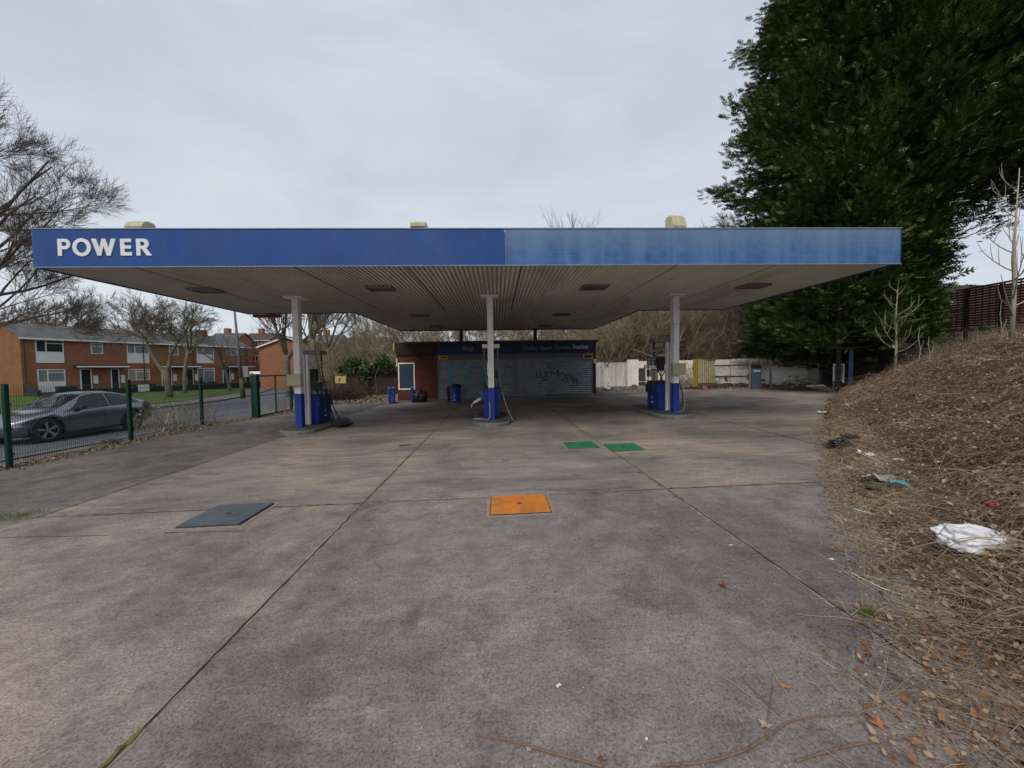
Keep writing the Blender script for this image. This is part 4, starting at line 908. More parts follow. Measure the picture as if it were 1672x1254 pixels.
window(275.5, 563, 291, 580, 'small'); window(321, 564, 349, 593, 'curtain', None, 579)
window(322.5, 601, 350.5, 624, 'curtain', None); window(376, 568, 386, 581, 'small')
# porches, doors
for (d0, d1) in ((120, 205), (254, 323), (358, 417)):
    s0 = hhit(d0, 600)[0]; s1_ = hhit(d1, 600)[0]; zt_ = hhit((d0+d1)/2, 598)[1]
    s1_ = min(s1_, HL+.4)
    mb = MB(); mb.box(s0, s1_, -.7, -.002, zt_-.02, zt_+.14); po = mb.build('porch_roof', dark, hs1)
    mb = MB(); mb.box(s0-.02, s1_+.02, -.74, -.702, zt_-.12, zt_+.02); mb.build('porch_fascia', upvc, po)
for (d0, d1) in ((131, 150), (181, 195), (264, 281), (304, 316), (364, 376), (401, 408)):
    s0 = hhit(d0, 620)[0]; s1_ = hhit(d1, 620)[0]; zt_ = hhit((d0+d1)/2, 602)[1]
    mb = MB(); mb.box(s0+.08, s1_-.08, -.02, -.001, .05, zt_-.08); dr = mb.build('door', black, hs1)
    mb = MB(); mb.box(s0, s0+.08, -.05, -.001, .05, zt_); mb.box(s1_-.08, s1_, -.05, -.001, .05, zt_); mb.box(s0+.08, s1_-.08, -.05, -.001, zt_-.08, zt_); mb.build('frame', upvc, dr)
    mb = MB(); mb.box(s0+.2, s1_-.2, -.03, -.0205, 1.05, 1.09); mb.build('letter_plate', greyp, dr)
    mb = MB(); mb.box(s1_+.12, s1_+.42, -.09, -.001, 1.2, 2.0); mb.build('meter_box', upvc, hs1)
# low dark boundary fence and bins
def hworld(s, off, z=0): p = Vector((HA.x, HA.y))+hd*s-hn*off; return (p.x, p.y, HZ+z)
t = thing('boundary_fence', 'low dark boundary fence along the front gardens of the terrace', 'fence', hworld(1.2, 2.6), hrz)
mb = MB(); k = 0.0
while k < HL-1.5: mb.box(k, k+.13, 0, .03, .02, .78+.02*math.sin(k*7)); k += .145
mb.build('boards', black, t); mb = MB(); mb.box(0, HL-1.5, .032, .07, .55, .63); mb.box(0, HL-1.5, .032, .07, .2, .28); mb.build('rail', black, t)
mb = MB(); p = hworld(.1, 0); mb.add([(0, 0, 0), (0, -2.4, 0), (0, -2.4, .72), (0, 0, 1.45), (.12, 0, 0), (.12, -2.4, 0), (.12, -2.4, .72), (.12, 0, 1.45)], [(0, 1, 2, 3), (4, 7, 6, 5), (3, 2, 6, 7), (1, 5, 6, 2)])
t = thing('side_fence', 'dark sloping side fence at the corner of the terrace gable', 'fence', p, hrz); mb.build('boards', mat('dark_boards', (.03, .035, .03), (.02, .022, .02), 5, .9, bmp=.2), t)
mb = MB(); mb.box(-.05, .17, -2.5, -2.4, 0, .85); mb.build('end_post', dark, t)
binm = {'green': mat('green_bin', (.015, .05, .025), None, 4, .5), 'grey': mat('dark_grey_bin', (.03, .035, .045), None, 4, .5)}
def wheelie(px, c_, lab, off=1.9):
    s_ = hhit(px, 640, -off)[0]
    t = thing('wheelie_bin', lab, 'wheelie bin', hworld(s_, off), hrz+R0.uniform(-.15, .15), 'wheelie bins in the front gardens')
    mb = MB(); vs = [(-.24, -.28, .06), (.24, -.28, .06), (.24, .24, .06), (-.24, .24, .06), (-.29, -.36, 1.0), (.29, -.36, 1.0), (.29, .34, 1.0), (-.29, .34, 1.0)]
    mb.add(vs, [(0, 3, 2, 1), (4, 5, 6, 7), (0, 1, 5, 4), (1, 2, 6, 5), (2, 3, 7, 6), (3, 0, 4, 7)]); mb.build('body', binm[c_], t, bevel=.02)
    mb = MB(); mb.prism([(-.38, 0), (.38, 0), (.38, .04), (0, .1), (-.34, .05)], -.3, .3, M=Matrix(((0, 0, 1, 0), (1, 0, 0, 0), (0, 1, 0, 1.004), (0, 0, 0, 1)))); mb.build('lid', binm[c_], t)
    for s in (-1, 1): mb = MB(); mb.tube([(s*.22, .3, .1), (s*.28, .3, .1)], .1, 12); mb.build('wheel', black, t)
    mb = MB(); mb.box(-.12, .12, -.345, -.335, .62, .78); mb.build('sticker', upvc, t)
wheelie(101, 'green', 'green wheelie bin below the lower left window of the terrace'); wheelie(116, 'grey', 'dark wheelie bin just right of the green bin, left of the first porch')
wheelie(214, 'grey', 'dark wheelie bin below the cream blinds, left one'); wheelie(246, 'grey', 'dark wheelie bin right of the white panel below the cream blinds')
wheelie(329, 'grey', 'dark wheelie bin, left one of the pair below the third lower window'); wheelie(347, 'grey', 'dark wheelie bin, right one of the pair below the third lower window')
s_ = hhit(234, 630, -2.7)[0]; t = thing('leaning_board', 'white board standing at the low dark fence below the cream blinds', 'board', hworld(s_, 2.75), hrz)
mb = MB(); mb.box(-.45, .45, -.05, -.02, .3, 1.0); mb.build('board', upvc, t); mb = MB(); mb.box(-.4, -.36, -.02, .02, 0, .95); mb.box(.36, .4, -.02, .02, 0, .95); mb.build('stake', greyp, t)
# second house: gable facing the camera
def gable_house(pa, pb, Y, base_py, apex, lab, m, depth=9, ridge_px=None, cat='house', wins=True, name='brick_house', roofm=slate):
    a_ = at(pa[0], pa[1], Y); b_ = at(pb[0], pb[1], Y); ap = at(apex[0], apex[1], Y); z0 = at(pa[0], base_py, Y).z-.5
    t = thing(name, lab, cat, ((a_.x+b_.x)/2, Y, z0), 0); cx = (a_.x+b_.x)/2; hx = (b_.x-a_.x)/2
    ax = ap.x-cx; h0 = a_.z-z0; h1 = b_.z-z0; ha = ap.z-z0
    mb = MB(); vs = [(-hx, 0, 0), (hx, 0, 0), (hx, 0, h1), (ax, 0, ha), (-hx, 0, h0)]; mb.add(vs+[(x, depth, z) for x, y, z in vs], [(0, 1, 2, 3, 4), (9, 8, 7, 6, 5), (0, 4, 9, 5), (1, 6, 7, 2)]); mb.build('wall', m, t)
    mb = MB()
    for (xa, za, xb, zb) in ((-hx-.25, h0-.08, ax, ha+.06), (ax, ha+.06, hx+.25, h1-.08)):
        P = [(xa, -.25, za), (xb, -.25, zb), (xb, depth+.2, zb), (xa, depth+.2, za)]; mb.add(P+[(x, y, z+.14) for x, y, z in P], [(0, 3, 2, 1), (4, 5, 6, 7), (0, 1, 5, 4), (1, 2, 6, 5), (3, 0, 4, 7)])
    mb.build('roof', roofm, t)
    mb = MB()
    for (xa, za, xb, zb) in ((-hx-.25, h0-.1, ax, ha+.04), (ax, ha+.04, hx+.25, h1-.1)):
        mb.add([(xa, -.29, za-.14), (xb, -.29, zb-.14), (xb, -.29, zb+.05), (xa, -.29, za+.05), (xa, -.252, za-.14), (xb, -.252, zb-.14), (xb, -.252, zb+.05), (xa, -.252, za+.05)], [(0, 1, 2, 3), (4, 7, 6, 5), (0, 4, 5, 1), (3, 2, 6, 7)])
    mb.build('bargeboard', upvc, t); return t, hx, (h0+h1)/2
gable_house((423, 566), (492, 556), 52, 636, (466, 551), 'plain orange brick gable end beyond the terrace, behind the left column', hb, 12)
def slab_house(px0, px1, Y, eave_py, ridge_py, base_py, lab, m, nwin, rows=2, roofm=slate, chim=(.3,)):
    a_ = at(px0, eave_py, Y); b_ = at(px1, eave_py, Y); z0 = at(px0, base_py, Y).z-.8; W = b_.x-a_.x; he = a_.z-z0; hr = at(px0, ridge_py, Y+3).z-z0
    t = thing('brick_house', lab, 'house', (a_.x, Y, z0))
    mb = MB(); mb.box(0, W, 0, 7, 0, he); mb.add([(0, 0, he), (0, 7, he), (0, 3.5, hr-.1), (W, 0, he), (W, 7, he), (W, 3.5, hr-.1)], [(0, 2, 1), (3, 4, 5)]); mb.build('wall', m, t)
    mb = MB()
    for P in ([(-.2, -.3, he-.05), (W+.2, -.3, he-.05), (W+.2, 3.5, hr), (-.2, 3.5, hr)], [(W+.2, 7.3, he-.05), (-.2, 7.3, he-.05), (-.2, 3.5, hr), (W+.2, 3.5, hr)]): mb.add(P+[(x, y, z+.12) for x, y, z in P], [(0, 3, 2, 1), (4, 5, 6, 7), (0, 1, 5, 4), (1, 2, 6, 5), (3, 0, 4, 7)])
    r_ = mb.build('roof', roofm, t)
    for c_ in chim: mb = MB(); mb.box(W*c_, W*c_+.9, 3.1, 3.9, hr-.3, hr+1.0); mb.build('chimney', m, r_)
    mb = MB(); mb.box(-.2, W+.2, -.38, -.3, he-.14, he); mb.build('gutter', upvc, t)
    for r in range(rows):
        for k in range(nwin):
            x0 = W*(k+.5)/nwin-.6; z_ = he-1.5-r*2.6
            mb = MB()
            for q in [(x0, x0+1.2, z_, z_+.08), (x0, x0+1.2, z_+1.12, z_+1.2), (x0, x0+.08, z_+.08, z_+1.12), (x0+1.12, x0+1.2, z_+.08, z_+1.12), (x0+.55, x0+.63, z_+.08, z_+1.12)]: mb.box(q[0], q[1], -.05, -.001, q[2], q[3])
            wn = mb.build('window', upvc, t); mb = MB(); mb.box(x0+.08, x0+1.12, -.02, -.001, z_+.08, z_+1.12); mb.build('pane', glass, wn)
slab_house(500, 548, 66, 567, 548, 625, 'distant red brick house with white windows seen between the tree trunks', hb, 4)
slab_house(551, 640, 74, 570, 552, 625, 'wide distant red brick house seen through the twigs above the ivy', hb, 7)
slab_house(392, 440, 78, 556, 545, 600, 'distant house with a brown tiled roof rising behind the gap beside the terrace', hb, 3, roofm=mat('brown_tiles', (.1, .06, .045), (.06, .04, .03), 3, .9, bmp=.3))
slab_house(332, 380, 72, 560, 545, 600, 'distant house whose roof shows just above the right end of the terrace', hb, 3)
# ------------------------------------------------------------------ lamp post with sign back
p = atz(397, 650, -.38); t = thing('lamp_post', 'tall brown and grey lamp post leaning slightly on the far pavement', 'lamp post', (p.x, p.y, -.4)); t.rotation_euler = (0, rad(-3.2), 0)
mb = MB(); mb.tube([(0, 0, 0), (0, 0, 1.6)], [.2, .15], 12); mb.build('base', mat('brown_pole', (.12, .085, .06), (.08, .06, .045), 6, .8, bmp=.1), t, smooth=True)
mb = MB(); mb.tube([(0, 0, 1.6), (0, 0, 4.4), (0, 0, 7.6)], [.14, .1, .07], 12); mb.build('shaft', mat('grey_pole', (.16, .15, .15), (.12, .11, .11), 6, .7), t, smooth=True)
mb = MB(); mb.box(-.12, .6, -.1, .1, 7.55, 7.68); mb.build('lantern', greyp, t, bevel=.03)
mb = MB(); mb.add([(-.62, -.14, 3.1), (-.2, -.14, 3.5), (-.2, -.14, 2.7), (-.62, -.12, 3.1), (-.2, -.12, 3.5), (-.2, -.12, 2.7)], [(0, 1, 2), (3, 5, 4), (0, 3, 4, 1), (1, 4, 5, 2), (2, 5, 3, 0)]); mb.build('sign_back', dark, t)
mb = MB(); mb.box(.2, .62, -.02, .02, 1.7, 2.5); mb.box(-.04, .2, -.02, .02, 2.0, 2.05); mb.build('sign_plate', greyp, t)
# ------------------------------------------------------------------ wooden fence, ivy, yellow sign (left of shop)
wood = mat('dark_fence_wood', (.075, .045, .035), (.04, .026, .022), 3, .9, bmp=.4, stretch=(9, 9, .4), dirt=(.05, .06, .03), dirt_amt=.5)
wa = at(566, 604, 27.5); wb2 = at(648, 600, 28.5)
t = thing('wooden_fence', 'dark brown vertical board fence left of the shop with ivy on top', 'fence', (wa.x, wa.y, -.12), math.atan2(wb2.y-wa.y, wb2.x-wa.x)); ln = math.dist((wa.x, wa.y), (wb2.x, wb2.y))
mb = MB(); k = 0
while k < ln: mb.box(k, k+.14, 0, .02, 0, wa.z+.12+R0.uniform(-.02, .02)+.12*(k/ln)); k += .147
mb.build('boards', wood, t)
mb = MB(); mb.box(0, ln, .022, .07, .4, .5); mb.box(0, ln, .022, .07, 1.4, 1.5); mb.build('rail', wood, t)
p = at(556, 618, 22.8); t = thing('notice_sign', 'small faded yellow notice board in the bush left of the wooden fence', 'sign', (p.x, p.y, -.1))
mb = MB(); mb.box(-.30, .30, -.012, .012, 1.09, 1.50); nb = mb.build('board', mat('pale_yellow', (.46, .36, .14), (.36, .28, .1), 6, .6), t)
mb = MB(); mb.cyl(0, 0, 0, .012, .07, 14); o = mb.build('emblem', mat('brown_print', (.12, .05, .03), None, 5), nb); o.rotation_euler = (PI/2, 0, 0); o.location = (-.05, -.013, 1.32)
mb = MB(); mb.box(-.02, .02, .013, .05, 0, 1.45); mb.build('post', dark, t)
# ------------------------------------------------------------------ right hand boundary: ribbed wall, concrete panels
pw = [at(968, 600, 28.0), at(1024, 600, 27.6), at(1140, 600, 26.2), at(1250, 600, 24.2), at(1320, 600, 22.2), at(1338, 600, 21.2)]
dirtyw = mat('stained_white_panel', (.82, .80, .75), (.66, .63, .57), 1.8, .8, bmp=.1, dirt=(.2, .16, .11), dirt_amt=.5)
ribw = mat('peeling_white_boards', (.74, .74, .70), (.5, .49, .45), 2.5, .85, bmp=.1, stretch=(6, 6, .5), dirt=(.12, .1, .08), dirt_amt=.6)
def wall_seg(i, name, m, lab, zb=(.22, .22), zt_=2.06, ribs=False, cat='wall'):
    a_, b_ = pw[i], pw[i+1]; rz = math.atan2(b_.y-a_.y, b_.x-a_.x); ln = math.dist((a_.x, a_.y), (b_.x, b_.y))
    t = thing(name, lab, cat, (a_.x, a_.y, 0), rz)
    mb = MB()
    if ribs:
        k = 0
        while k < ln-.05: mb.box(k, k+.17, -.03+R0.uniform(-.01, .01), 0, zb[0], zt_-.1+R0.uniform(-.05, .03)); k += .19
        mb.box(0, ln, .001, .05, zb[0], zt_-.12); mb.build('boards', m, t)
    else:
        n = max(1, round(ln/1.7))
        for k in range(n):
            mb.box(k*ln/n+.012, (k+1)*ln/n-.012, -.05+R0.uniform(-.015, .015), .03, zb[0], zt_-.62+R0.uniform(-.02, .02)); mb.box(k*ln/n+.012, (k+1)*ln/n-.012, -.05+R0.uniform(-.015, .015), .03, zt_-.60, zt_+R0.uniform(-.04, .03))
        mb.build('panel', m, t); mb = MB()
        for k in range(n+1): mb.box(k*ln/n-.05, k*ln/n+.05, .031, .14, zb[0], zt_+.02)
        mb.build('post', concrete_kerb, t)
    return t, ln
wall_seg(0, 'boarded_wall', ribw, 'off white ribbed board wall directly right of the shop', (.3, .3), 2.14, True)
wall_seg(1, 'panel_wall', dirtyw, 'stained white panel wall behind the right hand pump', (.2, .2), 2.1)
t, ln = wall_seg(2, 'panel_wall', dirtyw, 'white panel wall with a dark pipe between the yellow bars and the metal frame', (.2, .2), 2.1)
mb = MB(); mb.tube([(.6, -.1, 1.72), (ln-.5, -.1, 1.70)], .025, 6); mb.tube([(.8, -.1, .98), (ln-.6, -.1, 1.0)], .03, 6); mb.box(1.6, 1.72, -.14, -.07, .72, 1.0); mb.build('pipe', dark, t)
mb = MB(); mb.box(ln-1.0, ln-.6, -.2, -.07, .8, 1.15); mb.build('rusty_box', rust, t, bevel=.02); mb = MB(); mb.box(ln-.95, ln-.35, -.2, -.07, 1.5, 1.9); mb.build('meter_box', rust, t, bevel=.02)
mb = MB(); mb.box(-.35, .15, -.2, -.07, 1.45, 1.8); mb.build('rusty_box', rust, t, bevel=.02)
wall_seg(3, 'panel_wall', dirtyw, 'cracked white panel wall above the heap of dead branches', (.15, .15), 2.02)
wall_seg(4, 'panel_wall', mat('cream_panel', (.5, .48, .4), (.36, .34, .28), 2, .8, dirt=(.12, .1, .07), dirt_amt=.5), 'short cream panel at the end of the white wall', (.15, .15), 2.2)
# panel items along the back wall: dark doors with white frames
p = at(1022, 636, 27.0); t = thing('metal_shelter', 'pair of grey doorless metal cabinets standing against the white wall', 'cabinet', (p.x, p.y, .2), -.2)
mb = MB(); mb.box(.1, .85, -.02, .3, 0, 2.0); mb.build('pale_board', dirtyw, t)
mb = MB(); mb.box(.86, 2.0, 0, .35, 0, 1.6); mb.build('cabinet', mat('dark_cabinet', (.06, .055, .05), (.035, .035, .035), 2, .5, dirt=(.1, .08, .06)), t)
mb = MB(); mb.box(.86, 2.0, -.02, -.001, .45, .48); mb.box(.86, 1.2, -.02, -.001, 1.4, 1.6); mb.build('trim', upvc, t)
mb = MB(); mb.box(1.25, 1.98, -.12, -.021, 1.3, 1.56); mb.build('hood', greyp, t, bevel=.05)
# white door frame leaning
p = at(1058, 640, 24.5); t = thing('door_frame', 'narrow white leaning frame seen through the right hand pump', 'frame', (p.x-.1, p.y, .22)); t.rotation_euler = (rad(-6), 0, 0)
mb = MB(); mb.box(0, .05, 0, .05, 0, 1.35); mb.box(.33, .38, 0, .05, 0, 1.35); mb.box(.05, .33, 0, .05, 1.3, 1.35); mb.build('frame', upvc, t); mb = MB(); mb.box(.051, .329, .01, .04, 0, .85); mb.build('panel', upvc, t)
# yellow bars
a_ = at(1132, 640, 22.5); t = thing('yellow_barrier', 'rusting yellow and cream steel bars leaning against the white wall', 'barrier', (a_.x, a_.y, gzf(a_.x, a_.y)-.1), .25)
dullyel = mat('dull_yellow', (.42, .27, .03), (.3, .19, .03), 8, .6, bmp=.1, dirt=(.16, .1, .05), dirt_amt=.7)
cb = mat('cream_bar', (.6, .55, .38), (.3, .26, .16), 9, .6, dirt=(.2, .1, .03), dirt_amt=.7)
for k in range(2): mb = MB(); mb.box(k*.17, k*.17+.11, -.03, .03, 0 if k == 0 else .1, 1.84); mb.build('post', dullyel, t)
mb = MB(); mb.box(.3, 1.72, .16, .19, .2, 1.82); mb.build('backing', mat('dark_rust', (.06, .04, .03), (.03, .025, .02), 5, .9), t)
for k in range(8): mb = MB(); mb.box(.36+k*.17, .45+k*.17, -.02+.14*k/8, .03+.14*k/8, .25+.02*k, 1.86); mb.build('bar', cb, t)
mb = MB(); mb.box(.05, 1.75, -.04, .05, 1.87, 1.92); mb.box(.3, 1.3, -.05, .02, .3, .42); mb.build('rail', rust, t)
# metal frame with column of blue-grey crates/slats
a_ = at(1223, 632, 20.6); t = thing('steel_doorway', 'rusty door height metal frame standing in front of the white wall', 'frame', (a_.x, a_.y, gzf(a_.x, a_.y)-.08), -.25)
mb = MB(); mb.box(0, .07, 0, .07, 0, 1.62); mb.box(1.0, 1.10, 0, .07, 0, 1.62); mb.box(.07, 1.0, 0, .07, 1.56, 1.62); mb.box(.4, 1.0, .01, .06, .5, .53); mb.build('frame', mat('weathered_frame', (.28, .26, .24), (.15, .12, .1), 6, .7, dirt=(.2, .09, .04)), t)
mb = MB(); mb.box(.55, .8, -.02, .06, .531, .62); mb.build('dark_lump', black, t, bevel=.03)
t = thing('meter_rack', 'tall narrow rack of blue grey boxes inside the rusty metal frame', 'rack', (a_.x+.12, a_.y-.1, gzf(a_.x, a_.y)-.08), -.25)
mb = MB(); mb.box(0, .42, 0, .2, 0, 1.2); mb.build('back', mat('blue_grey_metal', (.14, .17, .23), (.09, .1, .14), 6, .5), t)
for k in range(6): mb = MB(); mb.box(.03, .39, -.04, -.001, .05+k*.19, .2+k*.19); mb.build('drawer', mat('drawer_metal', (.16, .19, .25), (.06, .07, .1), 14, .4) if k == 0 else bpy.data.materials['drawer_metal'], t)
mb = MB(); mb.box(.05, .36, -.045, -.041, 1.02, 1.12); mb.build('label_strip', upvc, t)
mb = MB(); mb.box(.05, .4, -.02, .18, 1.21, 1.38); mb.build('top_box', navy, t, bevel=.01)
# collapsed roof sheet and rubble above the wall
c0 = at(1310, 570, 21.6); t = thing('collapsed_roof', 'mossy yellow roof sheet tilted over the end of the white wall', 'roof sheet', (c0.x, c0.y, c0.z))
mossy = mat('mossy_sheet', (.19, .15, .03), (.12, .1, .03), 6, .9, bmp=.4, dirt=(.06, .055, .04), dirt_amt=.5)
P4 = [at(1288, 570, 21.0), at(1312, 574, 20.6), at(1342, 556, 21.6), at(1318, 552, 22.6)]
mb = MB(); vv = [tuple(p_-c0) for p_ in P4]; mb.add(vv+[(x, y, z-.05) for x, y, z in vv], [(0, 3, 2, 1), (4, 5, 6, 7), (0, 1, 5, 4), (1, 2, 6, 5), (2, 3, 7, 6), (3, 0, 4, 7)]); mb.build('sheet', mossy, t)
mb = MB(); q0 = at(1331, 552, 21.0)-c0; q1 = at(1359, 547, 21.4)-c0; mb.tube([q0, q1], .07, 5); q0 = at(1342, 576, 20.4)-c0; q1 = at(1362, 573, 20.8)-c0; mb.tube([q0, q1], .09, 4); mb.build('batten', upvc, t)
mb = MB()
for k in range(14): q0 = at(R0.uniform(1285, 1360), R0.uniform(572, 586), R0.uniform(20.8, 21.8))-c0; dv = Vector((R0.uniform(-.6, .6), R0.uniform(-.3, .3), R0.uniform(-.15, .2))); mb.tube([q0, q0+dv], .03, 5)
mb.build('broken_timber', mat('broken_timber', (.13, .1, .08), (.06, .05, .04), 6, .9, bmp=.3), t)
# blue post on the bank and white metal sign frame
p = at(1389, 616, 17.2); zt_ = at(1390, 568, 17.2).z; zb_ = bankz(p.x, 17.2) if True else 0
t = thing('blue_post', 'faded blue post standing on the bank below the conifers', 'post', (p.x, 17.2, zb_-.05)); mb = MB(); mb.box(-.06, .06, -.05, .05, 0, zt_-zb_+.05); mb.build('post', mat('faded_blue', (.12, .17, .36), (.09, .12, .26), 8, .7, bmp=.2), t); mb = MB(); mb.box(-.08, .08, -.065, .065, zt_-zb_+.05, zt_-zb_+.09); mb.build('cap', greyp, t)
a_ = at(1361, 622, 17.0); b_ = at(1379, 594, 17.0)
t = thing('sign_frame', 'white metal frame holding torn blue notices left of the blue post', 'sign', (a_.x, 17.0, .2))
mb = MB(); W = b_.x-a_.x; z0 = a_.z-.2; z1 = b_.z-.2
for q in [(0, .05, z0, z1), (W-.05, W, z0-.1, z1), (.05, W-.05, z1-.05, z1), (.05, W-.05, z0, z0+.04)]: mb.box(q[0], q[1], 0, .04, q[2], q[3])
mb.build('frame', upvc, t); mb = MB(); mb.box(.05, W-.05, .01, .03, z0+.04, z0+.3); mb.build('lower_panel', mat('pale_blue', (.25, .28, .36), (.15, .17, .25), 9, .6), t)
mb = MB(); mb.box(.05, W-.05, .01, .03, z0+.301, z1-.051); mb.build('notice', mat('torn_notice', (.05, .07, .13), (.18, .2, .25), 12, .5, bmp=0), t)
mb = MB(); mb.box(0.0, .05, 0, .04, -.3, z0); mb.build('leg', mat('galvanised', (.2, .22, .26), (.12, .13, .15), 8, .5), t)
# red lattice fence above the bank, palisade and teal container
fa = at(1524, 540, 21.5); fb = at(1700, 530, 15.4)
ln = math.dist((fa.x, fa.y), (fb.x, fb.y)); t = thing('lattice_fence', 'dark red lattice fence with black posts on top of the bank', 'fence', (fa.x, fa.y, fa.z), math.atan2(fb.y-fa.y, fb.x-fa.x)); dz = fb.z-fa.z
redf = mat('red_brown_lattice', (.30, .07, .05), (.18, .045, .035), 5, .7, bmp=.2)
mb = MB()
def sl(x0, x1, y0, y1, z0, z1): mb.add([(x0, y0, z0+dz*x0/ln), (x1, y0, z0+dz*x1/ln), (x1, y1, z0+dz*x1/ln), (x0, y1, z0+dz*x0/ln), (x0, y0, z1+dz*x0/ln), (x1, y0, z1+dz*x1/ln), (x1, y1, z1+dz*x1/ln), (x0, y1, z1+dz*x0/ln)], [(0, 3, 2, 1), (4, 5, 6, 7), (0, 1, 5, 4), (1, 2, 6, 5), (2, 3, 7, 6), (3, 0, 4, 7)])
z = .1
while z < 2.0: sl(0, ln, -.0, .03, z, z+.085); z += .125
mb.build('slats', redf, t); mb = MB(); k = 0
while k < ln: sl(k, k+.05, .031, .06, .05, 2.02); k += .42
mb.build('uprights', redf, t); mb = MB(); k = .4
while k < ln: sl(k, k+.11, -.12, -.002, -.9, 2.02); mb.build('post', black, t); mb = MB(); k += 2.1
mb = MB(); sl(-.2, ln, -.3, .3, -.12, .04); mb.build('plinth', concrete_kerb, t)
p = at(1112, 562, 33); t = thing('palisade_fence', 'grey palisade fence half hidden in the scrub above the white wall', 'fence', (p.x, 33, 2.2)); mb = MB()
for k in range(6): mb.box(k*.36, k*.36+.14, 0, .03, 0, 2.5)
mb.build('pale', greyp, t); mb = MB(); mb.box(0, 2.0, .031, .06, .4, .48); mb.box(0, 2.0, .031, .06, 1.9, 1.98); mb.build('rail', greyp, t)
p = at(1127, 551, 36); t = thing('site_cabin', 'teal painted cabin showing through the branches above the white wall', 'cabin', (p.x, 36, p.z)); mb = MB(); mb.box(0, 2.4, 0, 2, 0, 2.2); teal = mat('teal_paint', (.03, .15, .14), (.02, .1, .1), 2, .5); mb.build('wall', teal, t); mb = MB(); mb.box(.3, 1.2, -.02, -.001, .5, 1.6); mb.build('window', greyp, t); mb = MB(); mb.box(-.1, 2.5, -.1, 2.1, 2.2, 2.3); mb.build('roof', greyp, t)
# ------------------------------------------------------------------ trees
def branchy(seed, H, r0, levels, mb, p0=(0, 0, 0), d0=(0, 0, 1), spread=.6, nk=(3, 5), ratio=.62, up=.25, min_r=.008, first=.35, wig=.12, seg=5, sides=(9, 6, 4, 3, 3, 3), tip_lean=None, fork=False, cap=60000):
    rn = random.Random(seed)
    def go(p, d, ln, r, lv):
        if len(mb.v) > cap: return
        n = seg if lv < 3 else 3; pts = [Vector(p)]; rs = [r]; dd = Vector(d); kids = []
        for i in range(n):
            dd = (dd+Vector((rn.gauss(0, wig), rn.gauss(0, wig), rn.gauss(0, wig)+up*.12*(lv > 0)))).normalized()
            pts.append(pts[-1]+dd*ln/n); rs.append(max(r*(1-.62*(i+1)/n), min_r*.6)); kids.append((pts[-1].copy(), dd.copy(), rs[-1], (i+1)/n))
        mb.tube(pts, rs, sides[min(lv, 5)], cap=False)
        if lv >= levels: return
        k = rn.randint(*nk)+(2 if lv >= 2 else 0)
        for j in range(k):
            f = first+(1-first)*(j+rn.random())/k if lv == 0 else .2+.8*(j+rn.random())/k
            f = min(f, .999); i = int(f*n); a, b_ = pts[i], pts[i+1]; q = a+(b_-a)*(f*n-i)
            az = rn.uniform(0, 2*PI); o = (b_-a).normalized(); s = o.orthogonal().normalized(); s = Matrix.Rotation(az, 3, o) @ s
            ang = spread*rn.uniform(.7, 1.3); nd = (o*math.cos(ang)+s*math.sin(ang)+Vector((0, 0, up))).normalized()
            go(q, nd, ln*ratio*rn.uniform(.7, 1.15)*(1.1-.3*f), max(rs[i]*.62, min_r), lv+1)
        go(pts[-1], dd, ln*ratio*.9, max(rs[-1]*.9, min_r), lv+1)
    go(p0, d0, H, r0, 0); return mb
def bare_tree(name, lab, loc, H, r0, seed, m, levels=5, trunk=.35, group=None, twm=None, rz=0, **k):
    """trunk mesh plus crown mesh"""
    t = thing(name, lab, 'tree', loc, rz, group); rn = random.Random(seed)
    th = H*trunk; mb = MB(); pts = [Vector((0, 0, -.3))]; dd = Vector((rn.gauss(0, .05), rn.gauss(0, .05), 1))
    for i in range(5): dd = (dd+Vector((rn.gauss(0, .05), rn.gauss(0, .05), 0))).normalized(); pts.append(pts[-1]+dd*(th+.3)/5)
    mb.tube(pts, [r0*1.35, r0*1.05, r0*.98, r0*.93, r0*.9, r0*.85], 12); mb.build('trunk', m, t, smooth=True)
    mb = MB(); nl = k.pop('limbs', 4); sp0 = k.pop('limb_spread', .55)
    for j in range(nl):
        az = 2*PI*(j+rn.uniform(-.25, .25))/nl; s = Vector((math.cos(az), math.sin(az), 0)); a = sp0*rn.uniform(.6, 1.2)
        branchy(seed*17+j, (H-th)*k.get('len_', .5), r0*rn.uniform(.5, .7), levels-1, mb, pts[-1]-Vector((0, 0, rn.uniform(0, th*.15))), (s*math.sin(a)+Vector((0, 0, math.cos(a)))), **{q: v for q, v in k.items() if q != 'len_'}, cap=60000*(j+1)//nl+8000)
    mb.build('crown', twm or m, t); return t
# left edge: large bare tree whose trunk stands just out of frame
bt = bare_tree('bare_tree', 'large bare tree whose branches reach in from the left edge of the picture', (-22.6, 17.5, -.35), 17.5, .34, 5, twig_dark, levels=6, trunk=.22, limbs=7, limb_spread=.85, spread=.55, nk=(3, 4), ratio=.66, up=.16, min_r=.008, len_=.47, wig=.1, cap=None) if False else None
big_bark = mat('grey_brown_bark', (.17, .135, .11), (.09, .07, .058), 4, .95, bmp=.2, dirt=(.1, .1, .05), dirt_amt=.5)
t = thing('bare_tree', 'large bare tree whose branches reach in from the left edge of the picture', 'tree', (-23.2, 18.5, -.35))
mb = MB(); mb.tube([(0, 0, -.3), (.1, 0, 1.5), (.1, .1, 3.2), (0, .1, 5), (.1, 0, 8.8)], [.5, .4, .37, .33, .2], 12); mb.build('trunk', big_bark, t, smooth=True)
mb = MB()
